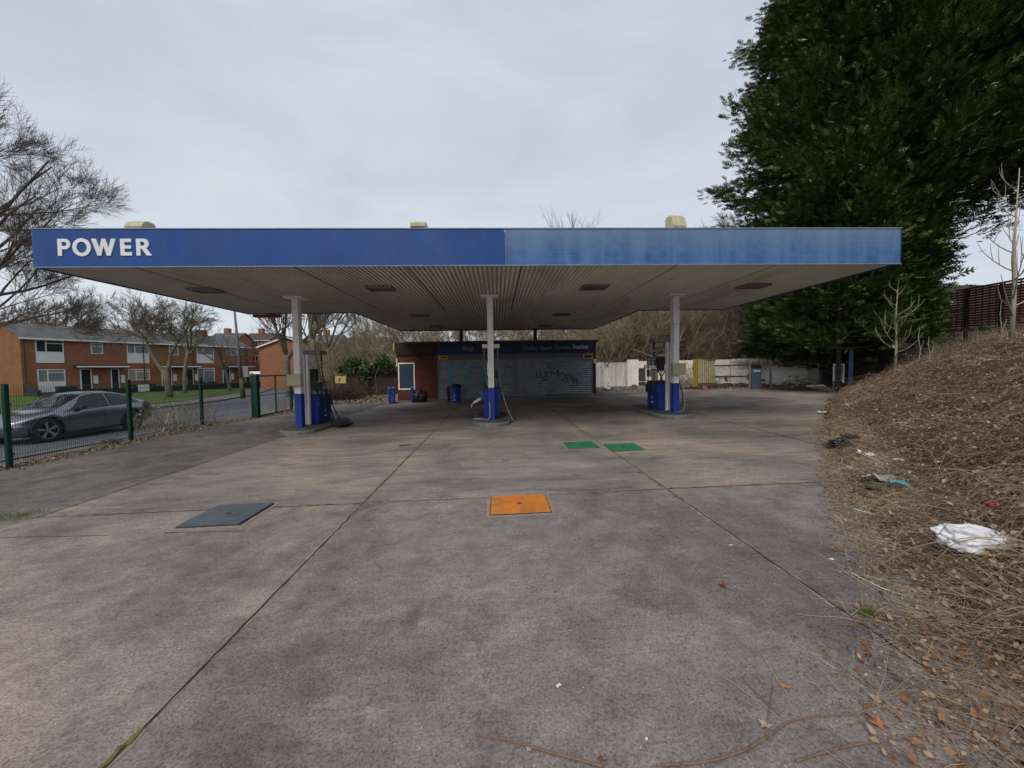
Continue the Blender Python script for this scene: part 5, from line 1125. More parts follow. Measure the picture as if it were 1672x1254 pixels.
for j, (z, az, a, ln) in enumerate([(4.0, -.2, 1.25, 3.0), (4.2, .5, 1.15, 3.0), (4.1, -.8, 1.2, 3.2), (5.8, -.4, 1.0, 3.6), (6.9, -.1, .9, 3.6), (4.4, .1, 1.0, 3.8), (4.8, -.6, .9, 3.8), (5.4, .9, .8, 3.6), (6, .2, .7, 4.0), (6.6, -.9, .6, 3.8), (8.2, .6, .5, 4.4), (8.6, -.3, .25, 4.6), (8.7, .2, .75, 4.2), (7.6, -.2, .95, 4.0), (8.7, -1.3, .3, 4.4), (5, 2.4, .9, 3), (6.5, -2.5, .7, 3.2), (7.2, 2.8, .4, 3.2)]):
    dv = Vector((math.cos(az)*math.sin(a), math.sin(az)*math.sin(a), math.cos(a)))
    branchy(90+j, ln*1.05, .075 if z > 5 else .055, 5, mb, (0.05, .05, z), dv, spread=.62, nk=(4, 4), ratio=.66, up=.14, min_r=.0062, wig=.11, first=.15, cap=21000*(j+1))
mb.build('crown', big_bark, t)
def place(px, py, Y=None, z=-.3):
    p = atz(px, py, z) if Y is None else at(px, py, Y); return (p.x, p.y, z if Y is None else gzf(p.x, p.y))
# forked street tree and its neighbours on the verge
t = thing('street_tree', 'bare street tree forking low in front of the terrace', 'tree', (at(276, 640, 33.5).x, 33.5, -.3))
mb = MB(); mb.tube([(0, 0, -.2), (.0, 0, .6), (-.1, 0, 1.5), (-.2, 0, 2.2)], [.32, .25, .23, .22], 12); mb.build('trunk', twine, t, smooth=True)
mb = MB(); mb.tube([(-.2, 0, 1.9), (-.9, .1, 2.8), (-1.4, 0, 4.0), (-1.7, 0, 4.9)], [.18, .15, .12, .1], 8); mb.tube([(-.2, 0, 1.9), (.1, .1, 2.9), (.3, 0, 3.6), (.9, 0, 4.6)], [.18, .15, .12, .1], 8)
kk = 0
for p0 in ((-1.7, 0, 4.9), (.9, 0, 4.6)):
    for az, a, ln in [(0, .9, 2.6), (1.2, .7, 2.4), (2.6, .9, 2.6), (3.6, 1.0, 2.6), (5.1, .8, 2.4), (.5, .3, 2.2), (3.3, 1.25, 2.2)]:
        dv = (math.cos(az)*math.sin(a), math.sin(az)*math.sin(a), math.cos(a)); kk += 1
        branchy(200+kk, ln, .075, 4, mb, p0, dv, spread=.65, nk=(3, 4), ratio=.66, up=.08, min_r=.010, wig=.14, first=.2, cap=6500*kk)
mb.build('crown', twine, t)
bare_tree('street_tree', 'slim bare street tree right behind the forked one', (at(302, 636, 40).x, 40, -.3), 9.0, .17, 31, twine, levels=5, trunk=.5, limbs=5, limb_spread=.7, spread=.6, nk=(3, 3), ratio=.66, up=.1, min_r=.011, len_=.5)
bare_tree('street_tree', 'small bare tree between the terrace and the lamp post', (at(376, 632, 44).x, 44, -.3), 7.5, .17, 37, twine, levels=4, trunk=.35, limbs=5, limb_spread=1.0, spread=.7, nk=(3, 3), ratio=.66, up=.05, min_r=.012, len_=.6)
bare_tree('bare_tree', 'rounded reddish bare tree behind the roof of the terrace, lower left', (at(95, 600, 56).x, 56, -.4), 17.5, .35, 41, mat('reddish_twig', (.2, .13, .09), (.1, .07, .05), 4, .95, dirt=(.07, .07, .03)), levels=5, trunk=.28, limbs=7, limb_spread=.8, spread=.6, nk=(3, 4), ratio=.66, up=.2, min_r=.016, len_=.42)
bare_tree('bare_tree', 'bare tree rising behind the middle of the terrace roof', (at(215, 600, 60).x, 60, -.4), 15, .32, 43, twine, levels=5, trunk=.3, limbs=6, limb_spread=.8, spread=.6, nk=(3, 4), ratio=.66, up=.2, min_r=.016, len_=.42)
bare_tree('bare_tree', 'bare tree with high fork just left of the left column', (at(473, 640, 35).x, 35, -.35), 10.5, .27, 47, twine, levels=5, trunk=.34, limbs=4, limb_spread=.55, spread=.55, nk=(3, 3), ratio=.68, up=.2, min_r=.012, len_=.5)
bare_tree('bare_tree', 'ivy flecked bare tree with twin trunks right of the left column, nearer one', (at(527, 640, 30).x, 30, -.2), 10.8, .2, 53, twine, levels=5, trunk=.4, limbs=4, limb_spread=.4, spread=.5, nk=(3, 3), ratio=.68, up=.25, min_r=.010, len_=.5)
bare_tree('bare_tree', 'thin leaning bare tree right of the left column, further one', (at(507, 640, 36).x, 36, -.3), 10.8, .17, 59, twine, levels=5, trunk=.35, limbs=4, limb_spread=.5, spread=.5, nk=(3, 3), ratio=.68, up=.25, min_r=.011, len_=.5)
bare_tree('bare_tree', 'bare tree with pale trunk behind the yellow notice', (at(545, 640, 33).x, 33, -.2), 10.8, .18, 61, twine, levels=5, trunk=.35, limbs=5, limb_spread=.5, spread=.5, nk=(3, 3), ratio=.68, up=.25, min_r=.011, len_=.5)
# tree top above the canopy, and bare tree beside the conifers
bare_tree('bare_tree', 'slender bare tree top showing above the middle of the canopy roof', (at(918, 600, 52).x, 52, gzf(at(918, 600, 52).x, 52)), 17.6, .2, 67, twine, levels=4, trunk=.5, limbs=4, limb_spread=.2, spread=.3, nk=(3, 3), ratio=.68, up=.4, min_r=.010, len_=.5)
bare_tree('bare_tree', 'pale bare tree standing out against the sky left of the conifers', (at(1197, 600, 29).x, 29, gzf(at(1197, 600, 29).x, 29)), 22, .28, 71, twine, levels=6, trunk=.3, limbs=8, limb_spread=.6, spread=.6, nk=(3, 4), ratio=.66, up=.12, min_r=.009, len_=.43)
# woodland behind the shop: three prototypes copied
wl = mat('woodland_bark', (.36, .30, .21), (.2, .16, .11), 2, .95, bmp=.3, dirt=(.09, .085, .04), dirt_amt=.6)
wlab = 'bare brown tree in the tangled wood behind the shop'; wgr = 'bare trees of the wood behind the shop'
protos = []
for i, (H_, sp) in enumerate([(9, .5), (8, .7), (10, .45)]):
    protos.append(bare_tree('woodland_tree', wlab, (0, 0, 0), H_, .13, 300+i, wl, levels=5, trunk=.12, limbs=6, limb_spread=.6, spread=sp, nk=(3, 3), ratio=.7, up=.15, min_r=.011, len_=.45, group=wgr))
wspots = [(560, 34), (585, 33), (612, 36), (632, 33), (655, 40), (680, 34), (700, 42), (722, 36), (745, 40), (768, 34), (795, 42), (815, 36), (840, 34), (862, 41), (885, 36), (905, 33), (925, 40), (950, 35), (975, 38), (990, 33), (1012, 36), (1035, 32), (1055, 37), (1080, 33), (1150, 36), (1175, 31), (1200, 35), (1225, 29), (570, 44), (600, 48), (640, 50), (982, 29), (1005, 30.5), (1028, 29.5), (1048, 31), (1070, 29.2), (1095, 30), (1118, 29.5), (1138, 30.5), (1160, 28.8), (1190, 28.2), (1215, 27.5), (1240, 28.5), (1262, 27.5), (1285, 28), (1310, 27), (1000, 41), (1045, 42), (1100, 41)]
for i, (px, Y) in enumerate(wspots):
    x = at(px, 600, Y).x; z = gzf(x, Y)-.2; sc_ = R0.uniform(.66, .92)*(.85 if px > 1100 else 1)*(.8 if px < 560 else 1)
    if i < 3: o = protos[i]; o.location = (x, Y, z); o.scale = (sc_,)*3; o.rotation_euler = (0, 0, R0.uniform(0, 6))
    else: dup(protos[i % 3], (x, Y, z), R0.uniform(0, 6.28), None, sc_)
# dense scrub understorey: tangled stems and dead leaves
def stems(n, pos_fn, lmin, lmax, r, seg=5, arch=.6, upz=1.0, spreadv=.7, sides=3):
    """n arching stems -> V,F arrays (numpy)"""
    P0 = pos_fn(n); az = NR.uniform(0, 2*PI, n); ln = NR.uniform(lmin, lmax, n)
    D = np.stack([np.cos(az)*spreadv, np.sin(az)*spreadv, np.full(n, upz)], 1); D += NR.normal(0, .25, D.shape); D /= np.linalg.norm(D, axis=1)[:, None]
    pts = [P0]; d = D.copy()
    for i in range(seg):
        d = d+np.stack([NR.normal(0, .12, n), NR.normal(0, .12, n), np.full(n, -arch/seg*1.6)+NR.normal(0, .08, n)], 1); d /= np.linalg.norm(d, axis=1)[:, None]
        pts.append(pts[-1]+d*(ln/seg)[:, None])
    pts = np.stack(pts, 1); R = (np.linspace(1, .35, seg+1))[None]*(r*NR.uniform(.6, 1.4, n))[:, None]
    T = np.gradient(pts, axis=1); T /= np.linalg.norm(T, axis=2)[..., None]+1e-9
    A = np.cross(T, np.array([.3, .5, .81])); A /= np.linalg.norm(A, axis=2)[..., None]+1e-9; B = np.cross(T, A)
    rings = [pts+(A*math.cos(2*PI*k/sides)+B*math.sin(2*PI*k/sides))*R[..., None] for k in range(sides)]
    V = np.stack(rings, 2).reshape(-1, 3); base = (np.arange(n)*(seg+1)*sides)[:, None, None]
    j = (np.arange(seg)*sides)[None, :, None]; k = np.arange(sides)[None, None, :]; k2 = (k+1) % sides
    F_ = np.stack([base+j+k, base+j+k2, base+j+sides+k2, base+j+sides+k], -1).reshape(-1, 4)
    return V, F_, pts
def join(parts):
    Vs = []; Fs = []; o = 0
    for V, F_ in parts: Vs.append(V); Fs.append(F_+o); o += len(V)
    return np.concatenate(Vs), np.concatenate(Fs)
LEAFV = [(0, 0, 0), (.35, -.28, .06), (.35, .28, .08), (.72, -.2, .03), (.72, .2, .1), (1, 0, -.02)]
LEAFF = [(0, 1, 3, 2), (2, 3, 5, 4)]
def leaves(P, size, flat=.4, upn=None):
    n = len(P); az = NR.uniform(0, 2*PI, n); X = np.stack([np.cos(az), np.sin(az), NR.normal(0, flat, n)], 1)
    X, Y, Z = frames(X/np.linalg.norm(X, axis=1)[:, None], None, flat)
    return inst(LEAFV, LEAFF, P, X, Y, Z, size*NR.uniform(.6, 1.35, n))
dead_leaf = island_mat('dead_leaves', [(.04, .018, .012), (.11, .048, .028), (.22, .10, .055), (.34, .19, .11), (.5, .37, .25)], .85)
stem_m = island_mat('bramble_stems', [(.055, .032, .022), (.15, .082, .055), (.26, .16, .105), (.46, .35, .25)], .85)
def thicket_pos(n):
    px = NR.uniform(-7, 19, n); Y = NR.uniform(29.5, 40, n); return np.stack([px, Y, gz(px, Y)], 1)
V1, F1, pt = stems(10000, thicket_pos, 1.6, 4.6, .013, 6, .8)
sel = pt[:, 1:, :].reshape(-1, 3); sel = sel[NR.choice(len(sel), 15000)]+NR.normal(0, .2, (15000, 3)); V2, F2 = leaves(sel, .11, .6)
thm = island_mat('thicket_stems', [(.09, .065, .04), (.2, .155, .095), (.33, .27, .175), (.44, .38, .25)], .9, nscale=.25)
ti = npmesh('thicket', V1, F1, thm); tag(ti, 'tangle of brown stems and scrub under the wood behind the shop', 'scrub', kind='stuff')
t2_ = npmesh('dead_foliage', V2, F2, dead_leaf); tag(t2_, 'brown dead leaves hanging in the scrub behind the shop', 'dead leaves', kind='stuff')
# ------------------------------------------------------------------ conifers
spray_v = [(0, 0, 0), (1, 0, .0), (.12, .03, 0), (.12, -.03, 0)]; sv = []; sf = []
def blade(x0, y0, x1, y1, w0, z1=0):
    d = math.hypot(x1-x0, y1-y0); nx, ny = -(y1-y0)/d*w0, (x1-x0)/d*w0; i = len(sv)
    mx, my = x0+(x1-x0)*.55, y0+(y1-y0)*.55
    sv.extend([(x0, y0, 0), (mx+nx, my+ny, z1*.4), (x1, y1, z1), (mx-nx, my-ny, z1*.4)]); sf.append((i, i+3, i+2, i+1))
blade(0, 0, 1, 0, .06, -.04)
for k in range(3):
    x = .14+.25*k; l = .46-.09*k
    for s in (-1, 1): blade(x, 0, x+l*.8, s*l*.62, .06, -.06-.03*(k % 2))
def conifer(name, lab, x, y, z, H, R, seed, n_br, z0f=.06, skirt=None, per=26, lim=None):
    rs = np.random.RandomState(seed); t = thing(name, lab, 'conifer', (x, y, z), 0, 'tall dark conifers on the bank')
    mb = MB(); mb.tube([(0, 0, -.6), (0, 0, 1.2), (0, 0, H*.5), (0, 0, H*.93)], [.22*min(1, H/20), .18*min(1, H/20), .14*min(1, H/20), .02+.02*min(1, H/20)], 12); mb.build('trunk', twig_dark, t, smooth=True)
    zz = H*(z0f+(1-z0f)*rs.uniform(0, 1, n_br)**.95); az = rs.uniform(0, 2*PI, n_br); f = zz/H
    lump = 1+.10*np.sin(az*3+f*9+seed)+.09*np.sin(az*5-f*17)+.06*np.sin(f*43+az*2)
    rr = R*np.clip(1-f, 0, 1)**.4*(.70+.47*np.minimum(f*3, 1))/1.02*lump*rs.uniform(.72, 1.06, n_br)
    if skirt is not None: keep = ~skirt(az, zz); zz, az, rr = zz[keep], az[keep], rr[keep]
    if lim is not None: rr = np.minimum(rr, lim(az, zz))
    n = len(zz); out = np.stack([np.cos(az), np.sin(az), np.zeros(n)], 1)
    st = np.stack([np.zeros(n), np.zeros(n), zz-rr*.16], 1); en = out*rr[:, None]+np.stack([np.zeros(n), np.zeros(n), zz+rr*.05], 1)
    # limbs
    mb = MB()
    for i in range(0, n, 3): mb.tube([tuple(st[i]), tuple(st[i]*.5+en[i]*.5-np.array([0, 0, .2])), tuple(en[i]*.93+st[i]*.07)], [.05, .03, .012], 4, cap=False)
    mb.build('limbs', twig_dark, t)
    # plumes of sprays round each branch end
    m_ = per; idx = np.repeat(np.arange(n), m_); tt = 1-np.abs(rs.normal(0, .16, len(idx)))*np.minimum(1, 3.2/np.maximum(rr[idx], .5)); tt = np.clip(tt, .35, 1); inn = rs.uniform(0, 1, len(tt)) < .22; tt[inn] = rs.uniform(.3, .95, inn.sum())
    C = st[idx]*(1-tt)[:, None]+en[idx]*tt[:, None]; wd = (.42+.55*(1-tt))[:, None]
    off = rs.normal(0, 1, C.shape)*np.array([1, 1, .5])*wd*.62; C = C+off
    X = out[idx]*1.0+off*.9/wd*.55+np.array([0, 0, .42])+rs.normal(0, .28, C.shape); X /= np.linalg.norm(X, axis=1)[:, None]
    up_ = np.tile([0, 0, 1.], (len(X), 1))+rs.normal(0, .5, X.shape); Yv = np.cross(up_, X); Yv /= np.linalg.norm(Yv, axis=1)[:, None]; Zv = np.cross(X, Yv)
    V, Fc = inst(sv, sf, C, X, Yv, Zv, rs.uniform(.22, .50, len(C))*np.where(inn, 1.5, 1))
    npmesh('crown', V, Fc, con_m, t); return t
dark_con = None
con_m = island_mat('conifer_foliage', [(.012, .034, .010), (.026, .066, .016), (.045, .10, .022), (.08, .145, .032), (.13, .18, .05)], .75, .15, nscale=.9)
Z15 = float(bank_z(np.array([[16.]]), np.array([[17.5]]))[0, 0])
conifer('conifer', 'tall dark conifer nearest the canopy, left one of the dense row', 18.7, 18.3, 1.1, 27, 6.5, 1, 1500, .045, skirt=lambda az, z: z < 1.75+1.1*np.clip(-np.cos(az+.5), 0, 1), per=66, lim=lambda az, z: np.where((z < 8.5) & (np.cos(az)-1.15*np.sin(az) > .05), 1.9/np.maximum(np.cos(az)-1.15*np.sin(az), .4), 99))
conifer('conifer', 'tall dark conifer in the middle of the dense row with a lifted skirt', 19.5, 17.2, 2.2, 26, 4.6, 2, 820, .03, skirt=lambda az, z: (z < .9+5.4*np.clip(np.cos(az+.95), 0, 1)**.35), per=58)
conifer('conifer', 'tall dark conifer at the right edge of the picture above the lattice fence', 23.0, 14.6, 3.0, 25, 4.6, 3, 700, .24, per=58)
conifer('conifer', 'shorter dark conifer filling in behind the row', 20.5, 25.0, 2.0, 24, 5.2, 4, 560, .01, per=46)
conifer('conifer', 'low bushy light green conifer in front of the row just above the canopy edge', 14.9, 16.6, .9, 8.9, 2.5, 5, 190, .2, per=60)
conifer('conifer', 'low dark evergreen filling the gap behind the smaller sapling', 18.0, 21.4, 1.6, 7.5, 3.6, 6, 330, .02, per=60)
# ------------------------------------------------------------------ pale saplings
def sapling(lab, px, py, Y, H_, seed, r):
    p = at(px, py, Y); zb = bankz(p.x, Y); t = thing('sapling', lab, 'sapling', (p.x, Y, zb-.1)); rn = random.Random(seed)
    mb = MB(); tr = [(0, 0, 0), (.03, 0, H_*.3), (-.02, 0, H_*.6), (.05, 0, H_)]; mb.tube(tr, [r, r*.8, r*.5, r*.15], 8); mb.build('trunk', twig_pale, t, smooth=True)
    mb = MB()
    for k in range(15):
        f = .18+.75*k/15; z = H_*f; az = rn.choice([0, PI])+rn.gauss(0, .7); ln = H_*(.42-.28*f)*rn.uniform(.8, 1.2); q = Vector((0, 0, z)); d = Vector((math.cos(az), math.sin(az), .25)).normalized(); pts = [q]
        for i in range(6): d = (d+Vector((rn.gauss(0, .06), rn.gauss(0, .06), .17))).normalized(); pts.append(pts[-1]+d*ln/6)
        rb = r*.42*(1-f*.5); mb.tube(pts, [rb, rb*.85, rb*.75, rb*.6, rb*.5, rb*.4, rb*.3], 5, cap=False)
        for j in (2, 3, 4): 
            if rn.random() < .7: d2 = (pts[j+1]-pts[j]).normalized()+Vector((rn.gauss(0, .5), rn.gauss(0, .4), .5)); d2.normalize(); mb.tube([pts[j], pts[j]+d2*ln*.22, pts[j]+d2*ln*.3+Vector((0, 0, ln*.16))], [rb*.5, rb*.4, rb*.2], 4, cap=False)
    mb.build('branches', twig_pale, t)
sapling('pale bare sapling on the slope below the right end of the canopy', 1462, 575, 14, 3.5, 11, .048)
sapling('taller pale bare sapling at the right edge in front of the red lattice fence', 1652, 545, 10.2, 4.8, 17, .055)
for i, (px, Y, h) in enumerate([(1500, 13.4, .9), (1516, 13, .7), (1632, 10.6, 1.0)]):
    p = at(px, 590, Y); mb = MB(); pts = [(0, 0, -.05), (.05, 0, h*.5), (-.03, 0, h), (.02, .02, h*1.4)]; mb.tube(pts, [.02, .016, .01, .005], 5); mb.tube([(.05, 0, h*.5), (.3, .1, h*.9)], [.01, .004], 4); tag(mb.build('dead_plant', twig_pale, loc=(p.x, Y, bankz(p.x, Y))), ['thin dead stem right beside the smaller sapling', 'thin dead stem a little right of the smaller sapling', 'thin dead stem left of the taller sapling'][i], 'plant stem')
# ------------------------------------------------------------------ bank cover: brambles, leaf litter
def bz_arr(x, y):
    nz = np.array([mn.fractal(Vector((a*1.3, b_*1.3, 0)), .7, 2.1, 4) for a, b_ in zip(x, y)]); d = bank_d(x, y)
    return gbase(x, y)+bank_h(x, y)+nz*(.012+.26*sstep(d, .2, 2.2))+.012-.3*sstep(-d, 0, .5)
def bank_pos(n, dmin=.2, ymax=21, ymin=1.2, pw_=1.6):
    y = ymin+(ymax-ymin)*NR.uniform(0, 1, n)**pw_; d = dmin+8.5*NR.uniform(0, 1, n)**1.3; s = np.interp(y, [0, 2, 5, 30], [.97, .85, .72, .70])
    x = toe_x(y)+d/s; cl_ = np.sin(x*2.7+y)*np.sin(y*2.1-x*.8)+NR.normal(0, .45, n); k_ = (cl_ > -.75) | (d < .8); x, y = x[k_], y[k_]; rep = NR.choice(len(x), n); x, y = x[rep]+NR.normal(0, .06, n), y[rep]+NR.normal(0, .06, n); return np.stack([x, y, bz_arr(x, y)], 1)
Va, Fa, pa = stems(26000, lambda n: bank_pos(n, .3), .25, .8, .0034, 6, 1.5, .6, .9)
Vb, Fb, pb = stems(1500, lambda n: bank_pos(n, .6), .7, 1.5, .005, 9, 1.7, .75, .9)
V, F_ = join([(Va, Fa), (Vb, Fb)]); tag(npmesh('brambles', V, F_, stem_m), 'brown arching bramble stems covering the earth bank', 'brambles', kind='stuff')
q = bank_pos(56000, -.1); q[:, 2] += NR.uniform(0, .13, len(q))*np.clip(bank_d(q[:, 0], q[:, 1])*1.5, .1, 1)
q2 = pa[:, 2:, :].reshape(-1, 3); q2 = q2[NR.choice(len(q2), 34000)]+NR.normal(0, .02, (34000, 3))
V, F_ = join([leaves(q, .036, .7), leaves(q2, .04, .9)]); tag(npmesh('leaf_litter', V, F_, dead_leaf), 'dead brown leaves lying thickly over the bank', 'leaf litter', kind='stuff')
def mound_pos(n):
    m_ = 80; c = bank_pos(m_, .9, 17, 2.2, 1.3); i = NR.randint(0, m_, n); s_ = .22+.3*(c[i, 1]/17); P = c[i].copy(); P[:, 0] += NR.normal(0, 1, n)*s_; P[:, 1] += NR.normal(0, 1, n)*s_; P[:, 2] = bz_arr(P[:, 0], P[:, 1]); return P
Vm, Fm, pm = stems(10000, mound_pos, .35, .95, .0038, 7, 1.5, 1.1, .8); red_m = island_mat('red_bramble', [(.05, .025, .018), (.14, .066, .045), (.24, .13, .085), (.36, .24, .16)], .8)
tag(npmesh('bramble_mounds', Vm, Fm, red_m), 'denser reddish bramble clumps rising from the bank', 'brambles', kind='stuff')
qm = pm[:, 3:, :].reshape(-1, 3); qm = qm[NR.choice(len(qm), 16000)]+NR.normal(0, .03, (16000, 3)); V, F_ = leaves(qm, .045, .9); tag(npmesh('mound_leaves', V, F_, dead_leaf), 'withered leaves clinging to the bramble clumps', 'leaves', kind='stuff')
bl = island_mat('bramble_leaves', [(.05, .08, .03), (.10, .12, .06), (.22, .18, .15), (.30, .24, .24)], .7, nscale=1.2)
q3 = pb[:, 2:, :].reshape(-1, 3); cl = (NR.uniform(0, 1, len(q3)) < .5) & (np.sin(q3[:, 0]*3.1)*np.sin(q3[:, 1]*2.3+1) > .15); q3 = q3[cl]; q3 = np.repeat(q3, 3, 0)+NR.normal(0, .05, (len(q3)*3, 3))
V, F_ = leaves(q3, .062, .35); tag(npmesh('bramble_leaves', V, F_, bl), 'dull green and mauve bramble leaves on the bank', 'leaves', kind='stuff')
# litter strip spilling on to the concrete
def edge_pos(n, a=-.75, b_=.35, y0=.6, y1=9.5):
    y = y0+(y1-y0)*NR.uniform(0, 1, n)**1.6; d = a+(b_-a)*NR.uniform(0, 1, n)**.55; near = np.interp(y, [.6, 1.6, 2.5, 6, 9], [1.9, 1.5, 1.0, .6, .5]); dd = np.where(d < 0, d*near, d); x = toe_x(y)+dd
    z = np.maximum(gbase(x, y), np.where(dd > 0, bz_arr(x, y), -9)); return np.stack([x, y, z+.006], 1)
straw = island_mat('dry_straw', [(.08, .05, .03), (.19, .13, .08), (.34, .25, .165), (.5, .41, .29)], .9, nscale=2)
e1 = edge_pos(9500); V, F_ = leaves(e1, .022, .4); tag(npmesh('leaf_crumbs', V, F_, dead_leaf), 'small broken brown leaves scattered over the edge of the concrete', 'leaf litter', kind='stuff'); V, F_ = leaves(edge_pos(500), .02, .4); V2, F2, _ = stems(13000, lambda n: edge_pos(n, -.78, .8), .05, .5, .0017, 5, .12, .04, 1.0)
lit = npmesh('edge_litter', *join([(V, F_), (V2, F2)]), straw); tag(lit, 'dry straw, twigs and pale leaves spilling over the edge of the concrete', 'leaf litter', kind='stuff')
e2 = edge_pos(5600, -.75, .6); V, F_ = leaves(e2, .042, .45); tag(npmesh('fallen_leaves', V, F_, island_mat('orange_leaves', [(.14, .06, .03), (.26, .12, .055), (.36, .2, .11), (.42, .3, .2)], .8)), 'brown and orange fallen leaves along the right edge of the concrete', 'fallen leaves', kind='stuff')
def corner(n):
    y = .85+1.5*NR.uniform(0, 1, n)**1.2; u = NR.uniform(0, 1, n)**.5; x = toe_x(y)-1.25+1.4*u; return np.stack([x, y, gbase(x, y)+.006+.01*NR.uniform(0, 1, n)], 1)
V, F_ = leaves(corner(380), .042, .5); V2, F2 = leaves(corner(2600), .016, .5); tag(npmesh('corner_leaves', *join([(V, F_), (V2, F2)]), island_mat('mixed_leaves', [(.07, .035, .02), (.17, .085, .045), (.29, .17, .09), (.42, .32, .22), (.36, .17, .08)], .8)), 'thick leaf litter over the concrete in the lower right corner', 'leaf litter', kind='stuff')
V, F_, _ = stems(900, corner, .06, .45, .0016, 5, .12, .05, 1.0); tag(npmesh('corner_straw', V, F_, straw), 'dry straw and fine twigs over the concrete in the lower right corner', 'straw', kind='stuff')
# pebbles and flecks on the concrete
n = 900; y = NR.uniform(1.3, 9, n); x = NR.uniform(-4, 3.0, n); k = x < toe_x(y)-.1; P = np.stack([x, y, gbase(x, y)+.002], 1)[k]
ico = [(0, 0, 1), (.9, 0, .3), (.28, .85, .3), (-.72, .53, .3), (-.72, -.53, .3), (.28, -.85, .3)]; icf = [(0, 1, 2), (0, 2, 3), (0, 3, 4), (0, 4, 5), (0, 5, 1)]
A = NR.normal(0, 1, P.shape); A[:, 2] = 0; A, B, C_ = frames(A/np.linalg.norm(A, axis=1)[:, None]); V, F_ = inst(ico, icf, P, A, B, C_, NR.uniform(.0015, .0055, len(P)))
tag(npmesh('grit', V, F_, island_mat('grit', [(.1, .09, .08), (.35, .33, .3), (.6, .58, .55)], .9)), 'scattered grit and small stones on the concrete', 'grit', kind='stuff')
# long fallen sticks
def stick(pix, r, lab, m=twig_pale, twigs=()):
    P = [atg(*q) for q in pix]; o = P[0].copy(); t = [Vector((p.x-o.x, p.y-o.y, p.z-o.z+r*1.1+.004*(i % 2))) for i, p in enumerate(P)]
    out = []
    for i in range(len(t)-1):
        p0, p1, p2, p3 = t[max(i-1, 0)], t[i], t[i+1], t[min(i+2, len(t)-1)]
        for k in range(6): s = k/6; out.append(.5*((2*p1)+(p2-p0)*s+(2*p0-5*p1+4*p2-p3)*s*s+(3*p1-p0-3*p2+p3)*s**3))
    out.append(t[-1]); mb = MB(); n = len(out); mb.tube(out, [r*(1-.5*i/n)*(1+.12*math.sin(i*2.1)) for i in range(n)], 7)
    for a_, b_ in twigs: p1, p2 = atg(*a_)-o, atg(*b_)-o; mb.tube([p1+Vector((0, 0, r)), (p1+p2)/2+Vector((0, 0, r*2)), p2+Vector((0, 0, r))], [r*.5, r*.4, r*.2], 5)
    tag(mb.build('fallen_stick', m, loc=tuple(o), smooth=True), lab, 'stick')
brs = mat('stick_bark', (.22, .145, .095), (.13, .085, .055), 40, .9, bmp=.4)
stick([(985, 1254), (940, 1243), (880, 1226), (830, 1212), (781, 1203)], .0065, 'thick bare stick at the bottom edge of the picture, on open concrete', brs)
stick([(1080, 1252), (1160, 1246), (1220, 1225), (1262, 1200), (1290, 1180), (1340, 1173), (1420, 1168)], .006, 'long curved brown stick in the lower right corner', brs, (((1250, 1206), (1262, 1120)), ((1285, 1183), (1215, 1115))))
stick([(1300, 1245), (1370, 1225), (1440, 1212), (1520, 1205)], .005, 'thin brown stick below the long curved stick', brs)
stick([(1166, 1096), (1200, 1120), (1250, 1155), (1283, 1183)], .003, 'pale thin twig lying left of the leaf litter', straw if False else twig_pale, (((1200, 1120), (1240, 1126)),))
stick([(1235, 1055), (1262, 1100), (1290, 1140), (1312, 1158)], .0025, 'straight straw coloured twig crossing toward the curved stick', twig_pale)
stick([(1318, 1063), (1360, 1080), (1400, 1100), (1450, 1112)], .0025, 'thin pale twig beside the grass tuft', twig_pale)
stick([(1650, 1010), (1600, 1012), (1540, 1000), (1490, 995), (1440, 975)], .005, 'pale crooked stem reaching over the concrete from the bank', twig_pale, (((1540, 1000), (1510, 1020)),))
stick([(1672, 1060), (1610, 1035), (1560, 1020), (1480, 1012)], .004, 'dry brown stem under the crooked pale stem', brs)
stick([(652, 729), (662, 728), (672, 727)], .012, 'short dark stick lying beyond the long slab joint', twig_dark)
# single dead leaves on open concrete
def leaf_obj(px, py, size, m, lab, curl=.3, rz=0):
    p = atg(px, py); mb = MB(); n = 7; out = [(0, -.5), (.12, -.2), (.42, -.25), (.3, .02), (.5, .28), (.18, .25), (0, .55), (-.2, .25), (-.45, .3), (-.3, 0), (-.42, -.22), (-.1, -.2)]
    vs = [(0, 0, .06)]+[(a*size, b_*size, size*(curl*abs(a)*1.2+.05*math.sin(i*2))+.004) for i, (a, b_) in enumerate(out)]; k = len(out)
    mb.add(vs[:1] and [(0, 0, .01)]+vs[1:], [(0, i+1, (i+1) % k+1) for i in range(k)]); mb.tube([(0, -.5*size, .006), (.05*size, -.95*size, .01)], .0012, 4)
    o = mb.build('dead_leaf', m, loc=tuple(p)); o.rotation_euler = (0, 0, rz); tag(o, lab, 'leaf')
lm = mat('crisp_leaf', (.2, .07, .04), (.12, .04, .028), 30, .6); lo = mat('orange_leaf', (.42, .17, .07), (.3, .11, .05), 30, .7); lp_ = mat('pale_leaf', (.38, .32, .24), (.25, .2, .14), 30, .8)
leaf_obj(1181, 959, .075, lm, 'curled dark red leaf alone on the concrete in front of the grass tuft', .7, .5)
leaf_obj(906, 966, .035, lo, 'small orange leaf alone on the middle of the concrete', .4, 1.5); leaf_obj(545, 963, .03, lm, 'tiny brown leaf left of the middle of the concrete', .4, 1.2)
leaf_obj(1432, 1185, .07, lo, 'bright orange leaf standing out in the lower right litter', .5, .2); leaf_obj(1250, 1184, .06, lp_, 'pale leaf beside the bend of the long curved stick', .3, 2)
